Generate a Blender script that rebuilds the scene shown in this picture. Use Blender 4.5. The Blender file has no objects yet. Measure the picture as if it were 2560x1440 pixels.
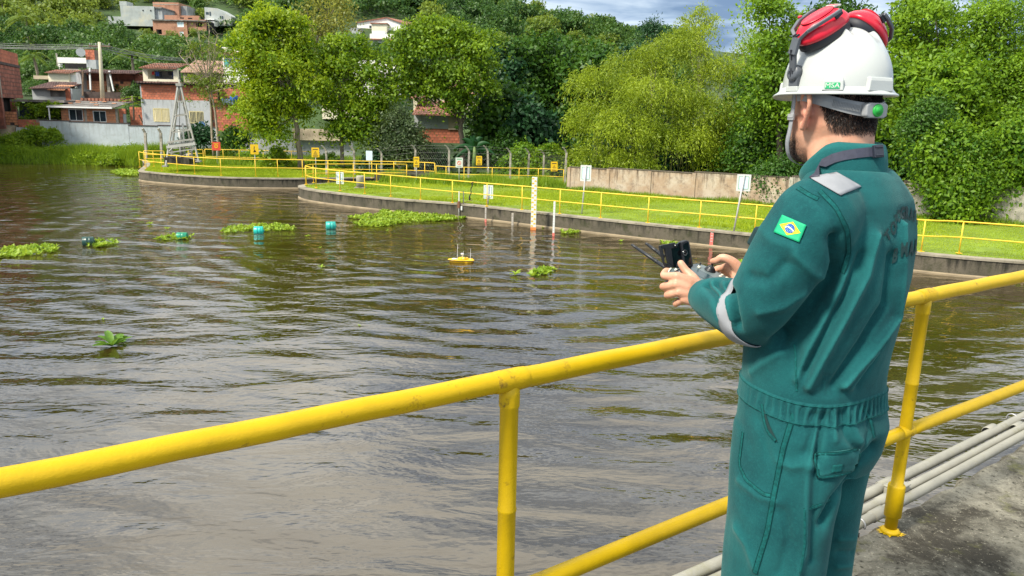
import bpy, math, random
import numpy as np
from mathutils import Vector, Matrix
from mathutils.bvhtree import BVHTree
SC = bpy.context.scene
COL = SC.collection
RNG = np.random.default_rng(7)
random.seed(7)

# ------------------------------------------------------------------ camera
FPX, PITCH, ROLL, CZ = 1900.0, math.radians(12.9), math.radians(1.34), 4.45
_s, _c = math.sin(ROLL), math.cos(ROLL)
_R = Vector((1, 0, 0)); _D = Vector((0, -math.sin(PITCH), -math.cos(PITCH)))
_F = Vector((0, math.cos(PITCH), -math.sin(PITCH)))
cam_x = _c*_R - _s*_D; cam_y = -(_s*_R + _c*_D); cam_z = -_F
cd = bpy.data.cameras.new('camera'); cam = bpy.data.objects.new('camera', cd); COL.objects.link(cam)
cam.matrix_world = Matrix(((cam_x.x, cam_y.x, cam_z.x, 0), (cam_x.y, cam_y.y, cam_z.y, 0), (cam_x.z, cam_y.z, cam_z.z, CZ), (0, 0, 0, 1)))
cd.sensor_width = 36.0; cd.lens = FPX/2560*36.0; cd.clip_start = 0.05; cd.clip_end = 3000
SC.camera = cam
CAM = Vector((0, 0, CZ))

def ray(px, py):
    x = (px-1280)/FPX; y = (py-720)/FPX
    return _F + (_c*x+_s*y)*_R + (-_s*x+_c*y)*_D
def atz(px, py, z):
    r = ray(px, py); return CAM + r*((z-CZ)/r.z)
def aty(px, py, Y):
    r = ray(px, py); return CAM + r*(Y/r.y)

# ------------------------------------------------------------------ world, sun, exposure
SUN_DIR = Vector((-0.66, -0.48, 0.92)).normalized()          # towards the sun
W = bpy.data.worlds.new('World'); SC.world = W; W.use_nodes = True
def build_world():
    nt = W.node_tree; nt.nodes.clear(); N = nt.nodes.new; L = nt.links.new
    out = N('ShaderNodeOutputWorld'); bg = N('ShaderNodeBackground'); bg.inputs['Strength'].default_value = 0.08
    sky = N('ShaderNodeTexSky'); sky.sky_type = 'NISHITA'; sky.sun_disc = False
    sky.sun_elevation = math.asin(SUN_DIR.z); sky.sun_rotation = math.atan2(SUN_DIR.x, SUN_DIR.y)
    sky.air_density = 1.0; sky.dust_density = 1.0
    geo = N('ShaderNodeNewGeometry'); sep = N('ShaderNodeSeparateXYZ')
    tc = N('ShaderNodeTexCoord'); L(tc.outputs['Generated'], sep.inputs[0])
    # project the direction onto a flat cloud deck
    zc = N('ShaderNodeMath'); zc.operation = 'MAXIMUM'; L(sep.outputs['Z'], zc.inputs[0]); zc.inputs[1].default_value = 0.0
    za = N('ShaderNodeMath'); za.operation = 'ADD'; L(zc.outputs[0], za.inputs[0]); za.inputs[1].default_value = 0.10
    dv = N('ShaderNodeVectorMath'); dv.operation = 'DIVIDE'; L(tc.outputs['Generated'], dv.inputs[0])
    cmb = N('ShaderNodeCombineXYZ'); L(za.outputs[0], cmb.inputs[0]); L(za.outputs[0], cmb.inputs[1]); cmb.inputs[2].default_value = 1
    L(cmb.outputs[0], dv.inputs[1])
    n1 = N('ShaderNodeTexNoise'); n1.inputs['Scale'].default_value = 1.5; n1.inputs['Detail'].default_value = 7; n1.inputs['Roughness'].default_value = 0.52
    n1.inputs['Distortion'].default_value = 0.4
    L(dv.outputs[0], n1.inputs['Vector'])
    r1 = N('ShaderNodeValToRGB'); e = r1.color_ramp.elements
    e[0].position = 0.38; e[0].color = (0.32, 0.42, 0.58, 1)
    e[1].position = 0.60; e[1].color = (1.25, 1.22, 1.18, 1)
    m = r1.color_ramp.elements.new(0.48); m.color = (0.70, 0.77, 0.87, 1)
    L(n1.outputs['Fac'], r1.inputs[0])
    # overcast luminance: brighter towards the zenith
    ml = N('ShaderNodeMapRange'); ml.interpolation_type = 'SMOOTHSTEP'; L(zc.outputs[0], ml.inputs['Value'])
    ml.inputs['From Min'].default_value = 0.09; ml.inputs['From Max'].default_value = 0.46; ml.inputs['To Min'].default_value = 6.6; ml.inputs['To Max'].default_value = 13.5
    vm = N('ShaderNodeVectorMath'); vm.operation = 'SCALE'; L(r1.outputs['Color'], vm.inputs[0]); L(ml.outputs[0], vm.inputs['Scale'])
    # distant cloud is seen through more air: bluer low down
    tr = N('ShaderNodeMapRange'); L(zc.outputs[0], tr.inputs['Value']); tr.inputs['From Min'].default_value = .05; tr.inputs['From Max'].default_value = .42
    tm = N('ShaderNodeMix'); tm.data_type = 'RGBA'; L(tr.outputs[0], tm.inputs[0]); tm.inputs[6].default_value = (.72, .92, 1.16, 1); tm.inputs[7].default_value = (1.0, 1.0, .955, 1)
    tv = N('ShaderNodeVectorMath'); tv.operation = 'MULTIPLY'; L(vm.outputs[0], tv.inputs[0]); L(tm.outputs[2], tv.inputs[1]); vm = tv
    n2 = N('ShaderNodeTexNoise'); n2.inputs['Scale'].default_value = 0.55; n2.inputs['Detail'].default_value = 4
    L(dv.outputs[0], n2.inputs['Vector'])
    r2 = N('ShaderNodeMapRange'); r2.inputs['From Min'].default_value = 0.36; r2.inputs['From Max'].default_value = 0.5
    r2.inputs['To Min'].default_value = 0.72; r2.inputs['To Max'].default_value = 1.0
    L(n2.outputs['Fac'], r2.inputs['Value'])
    mx = N('ShaderNodeMix'); mx.data_type = 'RGBA'; L(r2.outputs[0], mx.inputs[0]); L(sky.outputs[0], mx.inputs[6]); L(vm.outputs[0], mx.inputs[7])
    L(mx.outputs[2], bg.inputs['Color']); L(bg.outputs[0], out.inputs['Surface'])
build_world()
sl = bpy.data.lights.new('sun', 'SUN'); sl.energy = 4.5; sl.angle = math.radians(9); sl.color = (1.0, 0.93, 0.80)
so = bpy.data.objects.new('sun', sl); COL.objects.link(so); so.location = (-20, -10, 40)
so.rotation_euler = (-SUN_DIR).to_track_quat('-Z', 'Y').to_euler()
SC.view_settings.view_transform = 'Standard'; SC.view_settings.look = 'None'
SC.view_settings.exposure = 0.64; SC.view_settings.gamma = 1.0; SC.view_settings.use_curve_mapping = False
SC.render.engine = 'CYCLES'
SC.cycles.max_bounces = 6; SC.cycles.diffuse_bounces = 3; SC.cycles.glossy_bounces = 3; SC.cycles.transmission_bounces = 4
SC.cycles.transparent_max_bounces = 6; SC.cycles.use_denoising = True; SC.cycles.sample_clamp_indirect = 8

# ------------------------------------------------------------------ helpers: objects and properties
def link(o, parent=None):
    COL.objects.link(o)
    if parent is not None: o.parent = parent
    return o
def tag(o, label=None, cat=None, group=None, kind=None):
    if label: o['label'] = label
    if cat: o['category'] = cat
    if group: o['group'] = group
    if kind: o['kind'] = kind
    return o
def thing(name, label, cat, loc=(0, 0, 0), rz=0.0, group=None):
    o = bpy.data.objects.new(name, None); COL.objects.link(o); o.location = loc; o.rotation_euler = (0, 0, rz)
    o.empty_display_size = 0.2
    return tag(o, label, cat, group)
def copy_tree(o, parent=None):
    c = o.copy(); COL.objects.link(c)
    if parent is not None: c.parent = parent
    for ch in o.children: copy_tree(ch, c)
    return c
def np_mesh(name, verts, faces, mats=None, smooth=False, midx=None):
    """verts (n,3), faces: (m,k) array or list of lists"""
    me = bpy.data.meshes.new(name)
    v = np.asarray(verts, dtype=np.float32)
    if isinstance(faces, np.ndarray):
        k = faces.shape[1]; m = faces.shape[0]
        me.vertices.add(len(v)); me.vertices.foreach_set('co', v.ravel())
        me.loops.add(m*k); me.loops.foreach_set('vertex_index', faces.astype(np.int32).ravel())
        me.polygons.add(m); me.polygons.foreach_set('loop_start', np.arange(0, m*k, k, dtype=np.int32))
    else:
        me.from_pydata([tuple(map(float, p)) for p in v], [], [tuple(map(int, f)) for f in faces])
    me.update(calc_edges=True)
    if smooth: me.polygons.foreach_set('use_smooth', np.ones(len(me.polygons), dtype=bool))
    for mt in (mats if isinstance(mats, (list, tuple)) else [mats]):
        if mt: me.materials.append(mt)
    if midx is not None: me.polygons.foreach_set('material_index', np.asarray(midx, dtype=np.int32))
    return me
def mobj(name, verts, faces, mats=None, parent=None, smooth=False, midx=None, loc=None):
    o = bpy.data.objects.new(name, np_mesh(name, verts, faces, mats, smooth, midx))
    if loc is not None: o.location = loc
    return link(o, parent)

class MB:
    """collects shapes into one mesh"""
    def __init__(s): s.v = []; s.f = []; s.sm = []
    def add(s, v, f, smooth=False):
        b = len(s.v); s.v += [tuple(p) for p in v]; s.f += [tuple(i+b for i in q) for q in f]; s.sm += [smooth]*len(f); return s
    def box(s, lo, hi, M=None):
        x0, y0, z0 = lo; x1, y1, z1 = hi
        v = [(x0,y0,z0),(x1,y0,z0),(x1,y1,z0),(x0,y1,z0),(x0,y0,z1),(x1,y0,z1),(x1,y1,z1),(x0,y1,z1)]
        if M is not None: v = [tuple(M @ Vector(p)) for p in v]
        return s.add(v, [(0,3,2,1),(4,5,6,7),(0,1,5,4),(1,2,6,5),(2,3,7,6),(3,0,4,7)])
    def cbox(s, c, size, M=None):
        c = Vector(c); h = Vector(size)*0.5
        return s.box(c-h, c+h, M)
    def bar(s, a, b, w, h, up=(0,0,1)):
        """rectangular bar from a to b"""
        a = Vector(a); b = Vector(b); d = (b-a).normalized(); u = Vector(up)
        x = d.cross(u)
        if x.length < 1e-4: x = d.cross(Vector((1,0,0)))
        x.normalize(); y = x.cross(d)
        v = []
        for p in (a, b):
            for sx, sy in ((-1,-1),(1,-1),(1,1),(-1,1)): v.append(p + x*(sx*w/2) + y*(sy*h/2))
        return s.add(v, [(0,3,2,1),(4,5,6,7),(0,1,5,4),(1,2,6,5),(2,3,7,6),(3,0,4,7)])
    def tube(s, pts, r, n=10, cap=True, flat=False):
        pts = [Vector(p) for p in pts]; m = len(pts)
        rs = r if isinstance(r, (list, tuple)) else [r]*m
        ref = None; v = []; f = []
        for i, p in enumerate(pts):
            t = (pts[min(i+1, m-1)]-pts[max(i-1, 0)])
            t = t.normalized() if t.length > 1e-9 else Vector((0,0,1))
            if ref is None:
                ref = t.cross(Vector((0,0,1)))
                if ref.length < 0.05: ref = Vector((1,0,0))
            x = (ref - t*ref.dot(t)); x = x.normalized() if x.length > 1e-6 else t.orthogonal().normalized()
            ref = x; y = t.cross(x)
            for k in range(n):
                a = 2*math.pi*k/n; v.append(p + (x*math.cos(a)+y*math.sin(a))*rs[i])
        for i in range(m-1):
            for k in range(n):
                k2 = (k+1) % n; f.append((i*n+k, i*n+k2, (i+1)*n+k2, (i+1)*n+k))
        s.add(v, f, not flat)
        if cap:
            b = len(s.v) - m*n
            s.f.append(tuple(b+k for k in reversed(range(n)))); s.f.append(tuple(b+(m-1)*n+k for k in range(n))); s.sm += [False, False]
        return s
    def lathe(s, prof, n=20, M=None):
        """prof: list of (r,z)"""
        v = []; f = []; m = len(prof)
        for r, z in prof:
            for k in range(n):
                a = 2*math.pi*k/n; p = Vector((r*math.cos(a), r*math.sin(a), z)); v.append(M @ p if M is not None else p)
        for i in range(m-1):
            for k in range(n):
                k2 = (k+1) % n; f.append((i*n+k, i*n+k2, (i+1)*n+k2, (i+1)*n+k))
        s.add(v, f, True)
        b = len(s.v)-m*n
        if prof[0][0] > 1e-5: s.f.append(tuple(b+k for k in reversed(range(n)))); s.sm.append(False)
        if prof[-1][0] > 1e-5: s.f.append(tuple(b+(m-1)*n+k for k in range(n))); s.sm.append(False)
        return s
    def prism(s, poly, z0, z1, M=None):
        n = len(poly); v = [Vector((p[0], p[1], z0)) for p in poly]+[Vector((p[0], p[1], z1)) for p in poly]
        if M is not None: v = [M @ p for p in v]
        f = [tuple(reversed(range(n))), tuple(range(n, 2*n))]+[(i, (i+1) % n, n+(i+1) % n, n+i) for i in range(n)]
        return s.add(v, f)
    def build(s, name, mat, parent=None, loc=None, bevel=0.0, seg=2):
        me = bpy.data.meshes.new(name); me.from_pydata([tuple(p) for p in s.v], [], s.f); me.update()
        if any(s.sm): me.polygons.foreach_set('use_smooth', s.sm)
        for mt in (mat if isinstance(mat, (list, tuple)) else [mat]):
            if mt: me.materials.append(mt)
        o = bpy.data.objects.new(name, me)
        if loc is not None: o.location = loc
        link(o, parent)
        if bevel > 0:
            b = o.modifiers.new('bevel', 'BEVEL'); b.width = bevel; b.segments = seg; b.limit_method = 'ANGLE'; b.angle_limit = math.radians(35)
        return o
def frame(o, x, y, z):
    """matrix from an origin and three axes"""
    o, x, y, z = Vector(o), Vector(x), Vector(y), Vector(z)
    return Matrix(((x.x, y.x, z.x, o.x), (x.y, y.y, z.y, o.y), (x.z, y.z, z.z, o.z), (0, 0, 0, 1)))

# ------------------------------------------------------------------ materials
def material(name):
    m = bpy.data.materials.new(name); m.use_nodes = True; nt = m.node_tree
    return m, nt, nt.nodes['Principled BSDF']
def simple(name, col, rough=0.6, var=0.12, scale=6.0, bump=0.0, bscale=60.0, metal=0.0, spec=0.5, stretch=(1,1,1), col2=None, lo=0.35, hi=0.65, objrand=0.0, detail=5, dirt=None, dscale=2.0, dlo=0.55, dhi=0.75, coat=0.0, bump2=0.0, b2scale=8.0):
    """a procedural surface: two tones by noise, optional dirt patches, grain relief"""
    m, nt, p = material(name); N = nt.nodes.new; L = nt.links.new
    tc = N('ShaderNodeTexCoord'); mp = N('ShaderNodeMapping'); mp.inputs['Scale'].default_value = stretch
    L(tc.outputs['Object'], mp.inputs[0])
    n = N('ShaderNodeTexNoise'); n.inputs['Scale'].default_value = scale; n.inputs['Detail'].default_value = detail; n.inputs['Roughness'].default_value = 0.62
    L(mp.outputs[0], n.inputs['Vector'])
    r = N('ShaderNodeMapRange'); r.inputs['From Min'].default_value = lo; r.inputs['From Max'].default_value = hi; L(n.outputs['Fac'], r.inputs['Value'])
    c1 = tuple(max(0, c*(1-var)) for c in col); c2 = col2 if col2 else tuple(min(1, c*(1+var)) for c in col)
    mx = N('ShaderNodeMix'); mx.data_type = 'RGBA'; mx.inputs[6].default_value = (*c1, 1); mx.inputs[7].default_value = (*c2, 1); L(r.outputs[0], mx.inputs[0])
    col_out = mx.outputs[2]
    if dirt is not None:
        n2 = N('ShaderNodeTexNoise'); n2.inputs['Scale'].default_value = dscale; n2.inputs['Detail'].default_value = 8; n2.inputs['Roughness'].default_value = 0.7
        L(mp.outputs[0], n2.inputs['Vector'])
        r2 = N('ShaderNodeMapRange'); r2.inputs['From Min'].default_value = dlo; r2.inputs['From Max'].default_value = dhi; L(n2.outputs['Fac'], r2.inputs['Value'])
        m2 = N('ShaderNodeMix'); m2.data_type = 'RGBA'; L(r2.outputs[0], m2.inputs[0]); L(col_out, m2.inputs[6]); m2.inputs[7].default_value = (*dirt, 1); col_out = m2.outputs[2]
    if objrand > 0:
        oi = N('ShaderNodeObjectInfo'); mr = N('ShaderNodeMapRange'); L(oi.outputs['Random'], mr.inputs['Value']); mr.inputs['To Min'].default_value = 1-objrand; mr.inputs['To Max'].default_value = 1+objrand
        sc = N('ShaderNodeVectorMath'); sc.operation = 'SCALE'; L(col_out, sc.inputs[0]); L(mr.outputs[0], sc.inputs['Scale']); col_out = sc.outputs[0]
    L(col_out, p.inputs['Base Color'])
    p.inputs['Roughness'].default_value = rough; p.inputs['Metallic'].default_value = metal; p.inputs['Specular IOR Level'].default_value = spec
    if coat: p.inputs['Coat Weight'].default_value = coat; p.inputs['Coat Roughness'].default_value = 0.15
    if bump > 0 or bump2 > 0:
        last = None
        for s_, b_ in ((bscale, bump), (b2scale, bump2)):
            if b_ <= 0: continue
            nb = N('ShaderNodeTexNoise'); nb.inputs['Scale'].default_value = s_; nb.inputs['Detail'].default_value = 4; L(tc.outputs['Object'], nb.inputs['Vector'])
            bp = N('ShaderNodeBump'); bp.inputs['Strength'].default_value = 1.0; bp.inputs['Distance'].default_value = b_; L(nb.outputs['Fac'], bp.inputs['Height'])
            if last: L(last, bp.inputs['Normal'])
            last = bp.outputs[0]
        L(last, p.inputs['Normal'])
    return m
def leaf_mat(name, c1, c2, trans=0.45, scale=0.5, rough=0.5, spec=0.35):
    """leaf: colour per leaf and by clump, light passing through"""
    m, nt, p = material(name); N = nt.nodes.new; L = nt.links.new
    g = N('ShaderNodeNewGeometry'); tc = N('ShaderNodeTexCoord')
    n = N('ShaderNodeTexNoise'); n.inputs['Scale'].default_value = scale; n.inputs['Detail'].default_value = 3; L(tc.outputs['Object'], n.inputs['Vector'])
    a = N('ShaderNodeMath'); a.operation = 'MULTIPLY_ADD'; L(g.outputs['Random Per Island'], a.inputs[0]); a.inputs[1].default_value = 0.55
    b = N('ShaderNodeMapRange'); L(n.outputs['Fac'], b.inputs['Value']); b.inputs['From Min'].default_value = 0.35; b.inputs['From Max'].default_value = 0.65; b.inputs['To Max'].default_value = 0.45
    L(b.outputs[0], a.inputs[2])
    mx = N('ShaderNodeMix'); mx.data_type = 'RGBA'; L(a.outputs[0], mx.inputs[0]); mx.inputs[6].default_value = (*c1, 1); mx.inputs[7].default_value = (*c2, 1)
    L(mx.outputs[2], p.inputs['Base Color']); p.inputs['Roughness'].default_value = rough; p.inputs['Specular IOR Level'].default_value = spec
    t = N('ShaderNodeBsdfTranslucent'); hs = N('ShaderNodeHueSaturation'); hs.inputs['Value'].default_value = 1.25; hs.inputs['Hue'].default_value = 0.485; L(mx.outputs[2], hs.inputs['Color']); L(hs.outputs[0], t.inputs['Color'])
    ms = N('ShaderNodeMixShader'); ms.inputs[0].default_value = trans; L(p.outputs[0], ms.inputs[1]); L(t.outputs[0], ms.inputs[2])
    L(ms.outputs[0], nt.nodes['Material Output'].inputs['Surface'])
    return m

def streaky(name, col, col_dark, col_mid, moss=None, h0=0.0, h1=1.0, rough=0.9):
    """old render / concrete: vertical run-off streaks from the top, mottling"""
    m, nt, p = material(name); N = nt.nodes.new; L = nt.links.new
    tc = N('ShaderNodeTexCoord')
    mp = N('ShaderNodeMapping'); mp.inputs['Scale'].default_value = (3.0, 3.0, 0.35); L(tc.outputs['Object'], mp.inputs[0])
    n = N('ShaderNodeTexNoise'); n.inputs['Scale'].default_value = 1.6; n.inputs['Detail'].default_value = 8; n.inputs['Roughness'].default_value = 0.7; L(mp.outputs[0], n.inputs['Vector'])
    n2 = N('ShaderNodeTexNoise'); n2.inputs['Scale'].default_value = 1.1; n2.inputs['Detail'].default_value = 7; n2.inputs['Roughness'].default_value = 0.7; L(tc.outputs['Object'], n2.inputs['Vector'])
    r = N('ShaderNodeMapRange'); r.inputs['From Min'].default_value = 0.42; r.inputs['From Max'].default_value = 0.62; L(n2.outputs['Fac'], r.inputs['Value'])
    m1 = N('ShaderNodeMix'); m1.data_type = 'RGBA'; L(r.outputs[0], m1.inputs[0]); m1.inputs[6].default_value = (*col, 1); m1.inputs[7].default_value = (*col_mid, 1)
    sp = N('ShaderNodeSeparateXYZ'); L(tc.outputs['Object'], sp.inputs[0])
    hr = N('ShaderNodeMapRange'); L(sp.outputs['Z'], hr.inputs['Value']); hr.inputs['From Min'].default_value = h0; hr.inputs['From Max'].default_value = h1; hr.inputs['To Min'].default_value = -0.16; hr.inputs['To Max'].default_value = 0.12
    ad = N('ShaderNodeMath'); ad.operation = 'ADD'; L(n.outputs['Fac'], ad.inputs[0]); L(hr.outputs[0], ad.inputs[1])
    r3 = N('ShaderNodeMapRange'); r3.inputs['From Min'].default_value = 0.5; r3.inputs['From Max'].default_value = 0.68; L(ad.outputs[0], r3.inputs['Value'])
    m2 = N('ShaderNodeMix'); m2.data_type = 'RGBA'; L(r3.outputs[0], m2.inputs[0]); L(m1.outputs[2], m2.inputs[6]); m2.inputs[7].default_value = (*col_dark, 1)
    out = m2.outputs[2]
    if moss:
        n4 = N('ShaderNodeTexNoise'); n4.inputs['Scale'].default_value = 2.3; n4.inputs['Detail'].default_value = 9; n4.inputs['Roughness'].default_value = 0.75; L(tc.outputs['Object'], n4.inputs['Vector'])
        r4 = N('ShaderNodeMapRange'); r4.inputs['From Min'].default_value = 0.52; r4.inputs['From Max'].default_value = 0.66; L(n4.outputs['Fac'], r4.inputs['Value'])
        m3 = N('ShaderNodeMix'); m3.data_type = 'RGBA'; L(r4.outputs[0], m3.inputs[0]); L(out, m3.inputs[6]); m3.inputs[7].default_value = (*moss, 1); out = m3.outputs[2]
    L(out, p.inputs['Base Color']); p.inputs['Roughness'].default_value = rough; p.inputs['Specular IOR Level'].default_value = 0.25
    bp = N('ShaderNodeBump'); bp.inputs['Distance'].default_value = 0.012; nb = N('ShaderNodeTexNoise'); nb.inputs['Scale'].default_value = 22; nb.inputs['Detail'].default_value = 6; L(tc.outputs['Object'], nb.inputs['Vector'])
    L(nb.outputs['Fac'], bp.inputs['Height']); L(bp.outputs[0], p.inputs['Normal'])
    return m

YEL = simple('yellow_paint', (0.53, 0.345, 0.001), rough=0.45, var=0.09, scale=6, bump=0.0006, bscale=190, bump2=0.0009, b2scale=37, dirt=(0.13, 0.075, 0.012), dscale=16, dlo=0.61, dhi=0.72, spec=0.3)
YEL_GRIME = simple('grimy_yellow_paint', (0.50, 0.32, 0.001), rough=0.55, var=0.12, scale=8, bump=0.001, bscale=150, bump2=0.0012, b2scale=45, dirt=(0.10, 0.055, 0.012), dscale=26, dlo=0.52, dhi=0.68, spec=0.3)
YEL_OLD = simple('weathered_yellow_paint', (0.76, 0.50, 0.03), rough=0.55, var=0.1, scale=3, dirt=(0.42, 0.22, 0.06), dscale=2.2, dlo=0.56, dhi=0.75)
# ------------------------------------------------------------------ water
def build_water():
    m, nt, p = material('murky_water'); N = nt.nodes.new; L = nt.links.new
    tc = N('ShaderNodeTexCoord'); last = None
    def mapping(scale, rz):
        mp = N('ShaderNodeMapping'); mp.inputs['Scale'].default_value = scale; mp.inputs['Rotation'].default_value = (0, 0, rz); L(tc.outputs['Object'], mp.inputs[0]); return mp.outputs[0]
    terms = []
    def noise(scale, stretch, rz, amp, detail=3, rough=0.5, dist=0.0):
        n = N('ShaderNodeTexNoise'); n.inputs['Scale'].default_value = scale; n.inputs['Detail'].default_value = detail; n.inputs['Roughness'].default_value = rough; n.inputs['Distortion'].default_value = dist
        L(mapping(stretch, rz), n.inputs['Vector'])
        a = N('ShaderNodeMath'); a.operation = 'MULTIPLY'; L(n.outputs['Fac'], a.inputs[0]); a.inputs[1].default_value = amp; terms.append(a.outputs[0]); return a
    def rings(cx, cy, wl, amp, dist, mscale):
        mp = N('ShaderNodeMapping'); mp.vector_type = 'TEXTURE'; mp.inputs['Location'].default_value = (cx, cy, 0); L(tc.outputs['Object'], mp.inputs[0])
        w = N('ShaderNodeTexWave'); w.wave_type = 'RINGS'; w.rings_direction = 'Z'; w.inputs['Scale'].default_value = 0.314/wl*1.0; w.inputs['Distortion'].default_value = dist; w.inputs['Detail'].default_value = 2.5; w.inputs['Detail Scale'].default_value = 0.7
        L(mp.outputs[0], w.inputs['Vector'])
        nm = N('ShaderNodeTexNoise'); nm.inputs['Scale'].default_value = mscale; nm.inputs['Detail'].default_value = 2; L(tc.outputs['Object'], nm.inputs['Vector'])
        r = N('ShaderNodeMapRange'); r.inputs['From Min'].default_value = 0.38; r.inputs['From Max'].default_value = 0.62; r.inputs['To Max'].default_value = amp; L(nm.outputs['Fac'], r.inputs['Value'])
        a = N('ShaderNodeMath'); a.operation = 'MULTIPLY'; L(w.outputs['Fac'], a.inputs[0]); L(r.outputs[0], a.inputs[1]); terms.append(a.outputs[0])
    noise(0.42, (0.50, 1.0, 1), 0.35, 0.075, 2, 0.45, 0.5)
    noise(1.35, (0.48, 1.0, 1), 0.16, 0.056, 4, 0.52, 0.4)
    noise(4.6, (0.5, 1.0, 1), -0.15, 0.0080, 3, 0.55)
    rings(4.0, 33.0, 0.95, 0.024, 3.0, 0.12)
    rings(-9.0, 47.0, 1.2, 0.022, 4.0, 0.09)
    # wash round the small boat
    vd = N('ShaderNodeVectorMath'); vd.operation = 'DISTANCE'; L(tc.outputs['Object'], vd.inputs[0]); bp_ = atz(1185, 645, 0); vd.inputs[1].default_value = (bp_.x, bp_.y, 0)
    rm = N('ShaderNodeMapRange'); rm.inputs['From Min'].default_value = 2.6; rm.inputs['From Max'].default_value = .2; rm.inputs['To Max'].default_value = .075; L(vd.outputs['Value'], rm.inputs['Value'])
    nw = N('ShaderNodeTexNoise'); nw.inputs['Scale'].default_value = 3.6; nw.inputs['Detail'].default_value = 3; L(mapping((.6, 1, 1), .5), nw.inputs['Vector'])
    mw = N('ShaderNodeMath'); mw.operation = 'MULTIPLY'; L(nw.outputs['Fac'], mw.inputs[0]); L(rm.outputs[0], mw.inputs[1]); terms.append(mw.outputs[0])
    acc = terms[0]
    for t in terms[1:]:
        a = N('ShaderNodeMath'); a.operation = 'ADD'; L(acc, a.inputs[0]); L(t, a.inputs[1]); acc = a.outputs[0]
    bp = N('ShaderNodeBump'); bp.inputs['Strength'].default_value = 1.0; bp.inputs['Distance'].default_value = 1.0; L(acc, bp.inputs['Height'])
    n = N('ShaderNodeTexNoise'); n.inputs['Scale'].default_value = 0.35; n.inputs['Detail'].default_value = 6; n.inputs['Distortion'].default_value = 1.2; L(mapping((0.6, 1, 1), 0.3), n.inputs['Vector'])
    mr = N('ShaderNodeMapRange'); mr.inputs['From Min'].default_value = 0.42; mr.inputs['From Max'].default_value = 0.66; L(n.outputs['Fac'], mr.inputs['Value'])
    mx = N('ShaderNodeMix'); mx.data_type = 'RGBA'; L(mr.outputs[0], mx.inputs[0]); mx.inputs[6].default_value = (0.026, 0.0165, 0.003, 1); mx.inputs[7].default_value = (0.046, 0.034, 0.015, 1)
    L(mx.outputs[2], p.inputs['Base Color']); p.inputs['Roughness'].default_value = 0.02; p.inputs['IOR'].default_value = 1.95
    L(bp.outputs[0], p.inputs['Normal'])
    xs = np.linspace(-90, 60, 76); ys = np.linspace(-12, 66, 40)
    X, Y = np.meshgrid(xs, ys); v = np.stack([X.ravel(), Y.ravel(), np.zeros(X.size)], 1)
    i = np.arange(40*76).reshape(40, 76); f = np.stack([i[:-1,:-1], i[:-1,1:], i[1:,1:], i[1:,:-1]], -1).reshape(-1, 4)
    tag(mobj('water', v, f, m), kind='structure', label='murky brown rippled water of the intake basin')
build_water()

# ------------------------------------------------------------------ terrain
GROUND_L = 0.75
def smooth(a, b, x):
    t = np.clip((x-a)/(b-a), 0, 1); return t*t*(3-2*t)
def terrain_z(x, y):
    x = np.asarray(x, float); y = np.asarray(y, float)
    # left bank starts behind y = 56, raised terrace of the houses, hill beyond
    left = smooth(2, -14, x)
    z = -3 + 3.7*smooth(55, 58.5, y+0*x)*smooth(-6, -22, x) + 3.7*smooth(46.5, 47.5, y)*smooth(-22, -6, x)
    terr = 1.9*smooth(62.2, 63.0, y)*smooth(-13, -17, x)
    A = np.interp(x, [-260, -100, -12, 38, 100, 220], [92, 66, 44, 33, 27, 22])
    hill = np.interp(y, [70, 90, 120, 178, 230, 300, 345, 420], [0, .03, .10, .27, .60, .90, 1, 1.05])*A + smooth(65, 73, y)*2.2
    ridge = 3*np.sin(x*0.031+1.3)*smooth(120, 260, y)
    return z + terr + hill + ridge*smooth(40, -60, x)
def hit_hill(px, py):
    r = ray(px, py); t = 60.0
    while t < 420:
        p = CAM + r*t
        if p.z < float(terrain_z(p.x, p.y)): return p
        t += 0.5
    return CAM + r*420
def build_terrain():
    xs = np.concatenate([np.linspace(-260, -60, 30), np.linspace(-58, 20, 60), np.linspace(24, 220, 30)])
    ys = np.concatenate([np.linspace(50, 80, 50), np.linspace(82, 420, 70)])
    X, Y = np.meshgrid(xs, ys); Z = terrain_z(X, Y)
    # right side: flat ground behind the bank
    Z = np.where((X > -6) & (Y < 80), np.maximum(Z, 0.55), Z)
    v = np.stack([X.ravel(), Y.ravel(), Z.ravel()], 1)
    i = np.arange(X.size).reshape(X.shape); f = np.stack([i[:-1,:-1], i[:-1,1:], i[1:,1:], i[1:,:-1]], -1).reshape(-1, 4)
    g = simple('hill_soil', (0.030, 0.060, 0.012), rough=0.95, var=0.35, scale=0.3, dirt=(0.14, 0.085, 0.04), dscale=0.12, dlo=0.6, dhi=0.72, bump=0.05, bscale=3)
    tag(mobj('hillside', v, f, g, smooth=True), kind='structure', label='green hillside behind the houses')
build_terrain()

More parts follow.
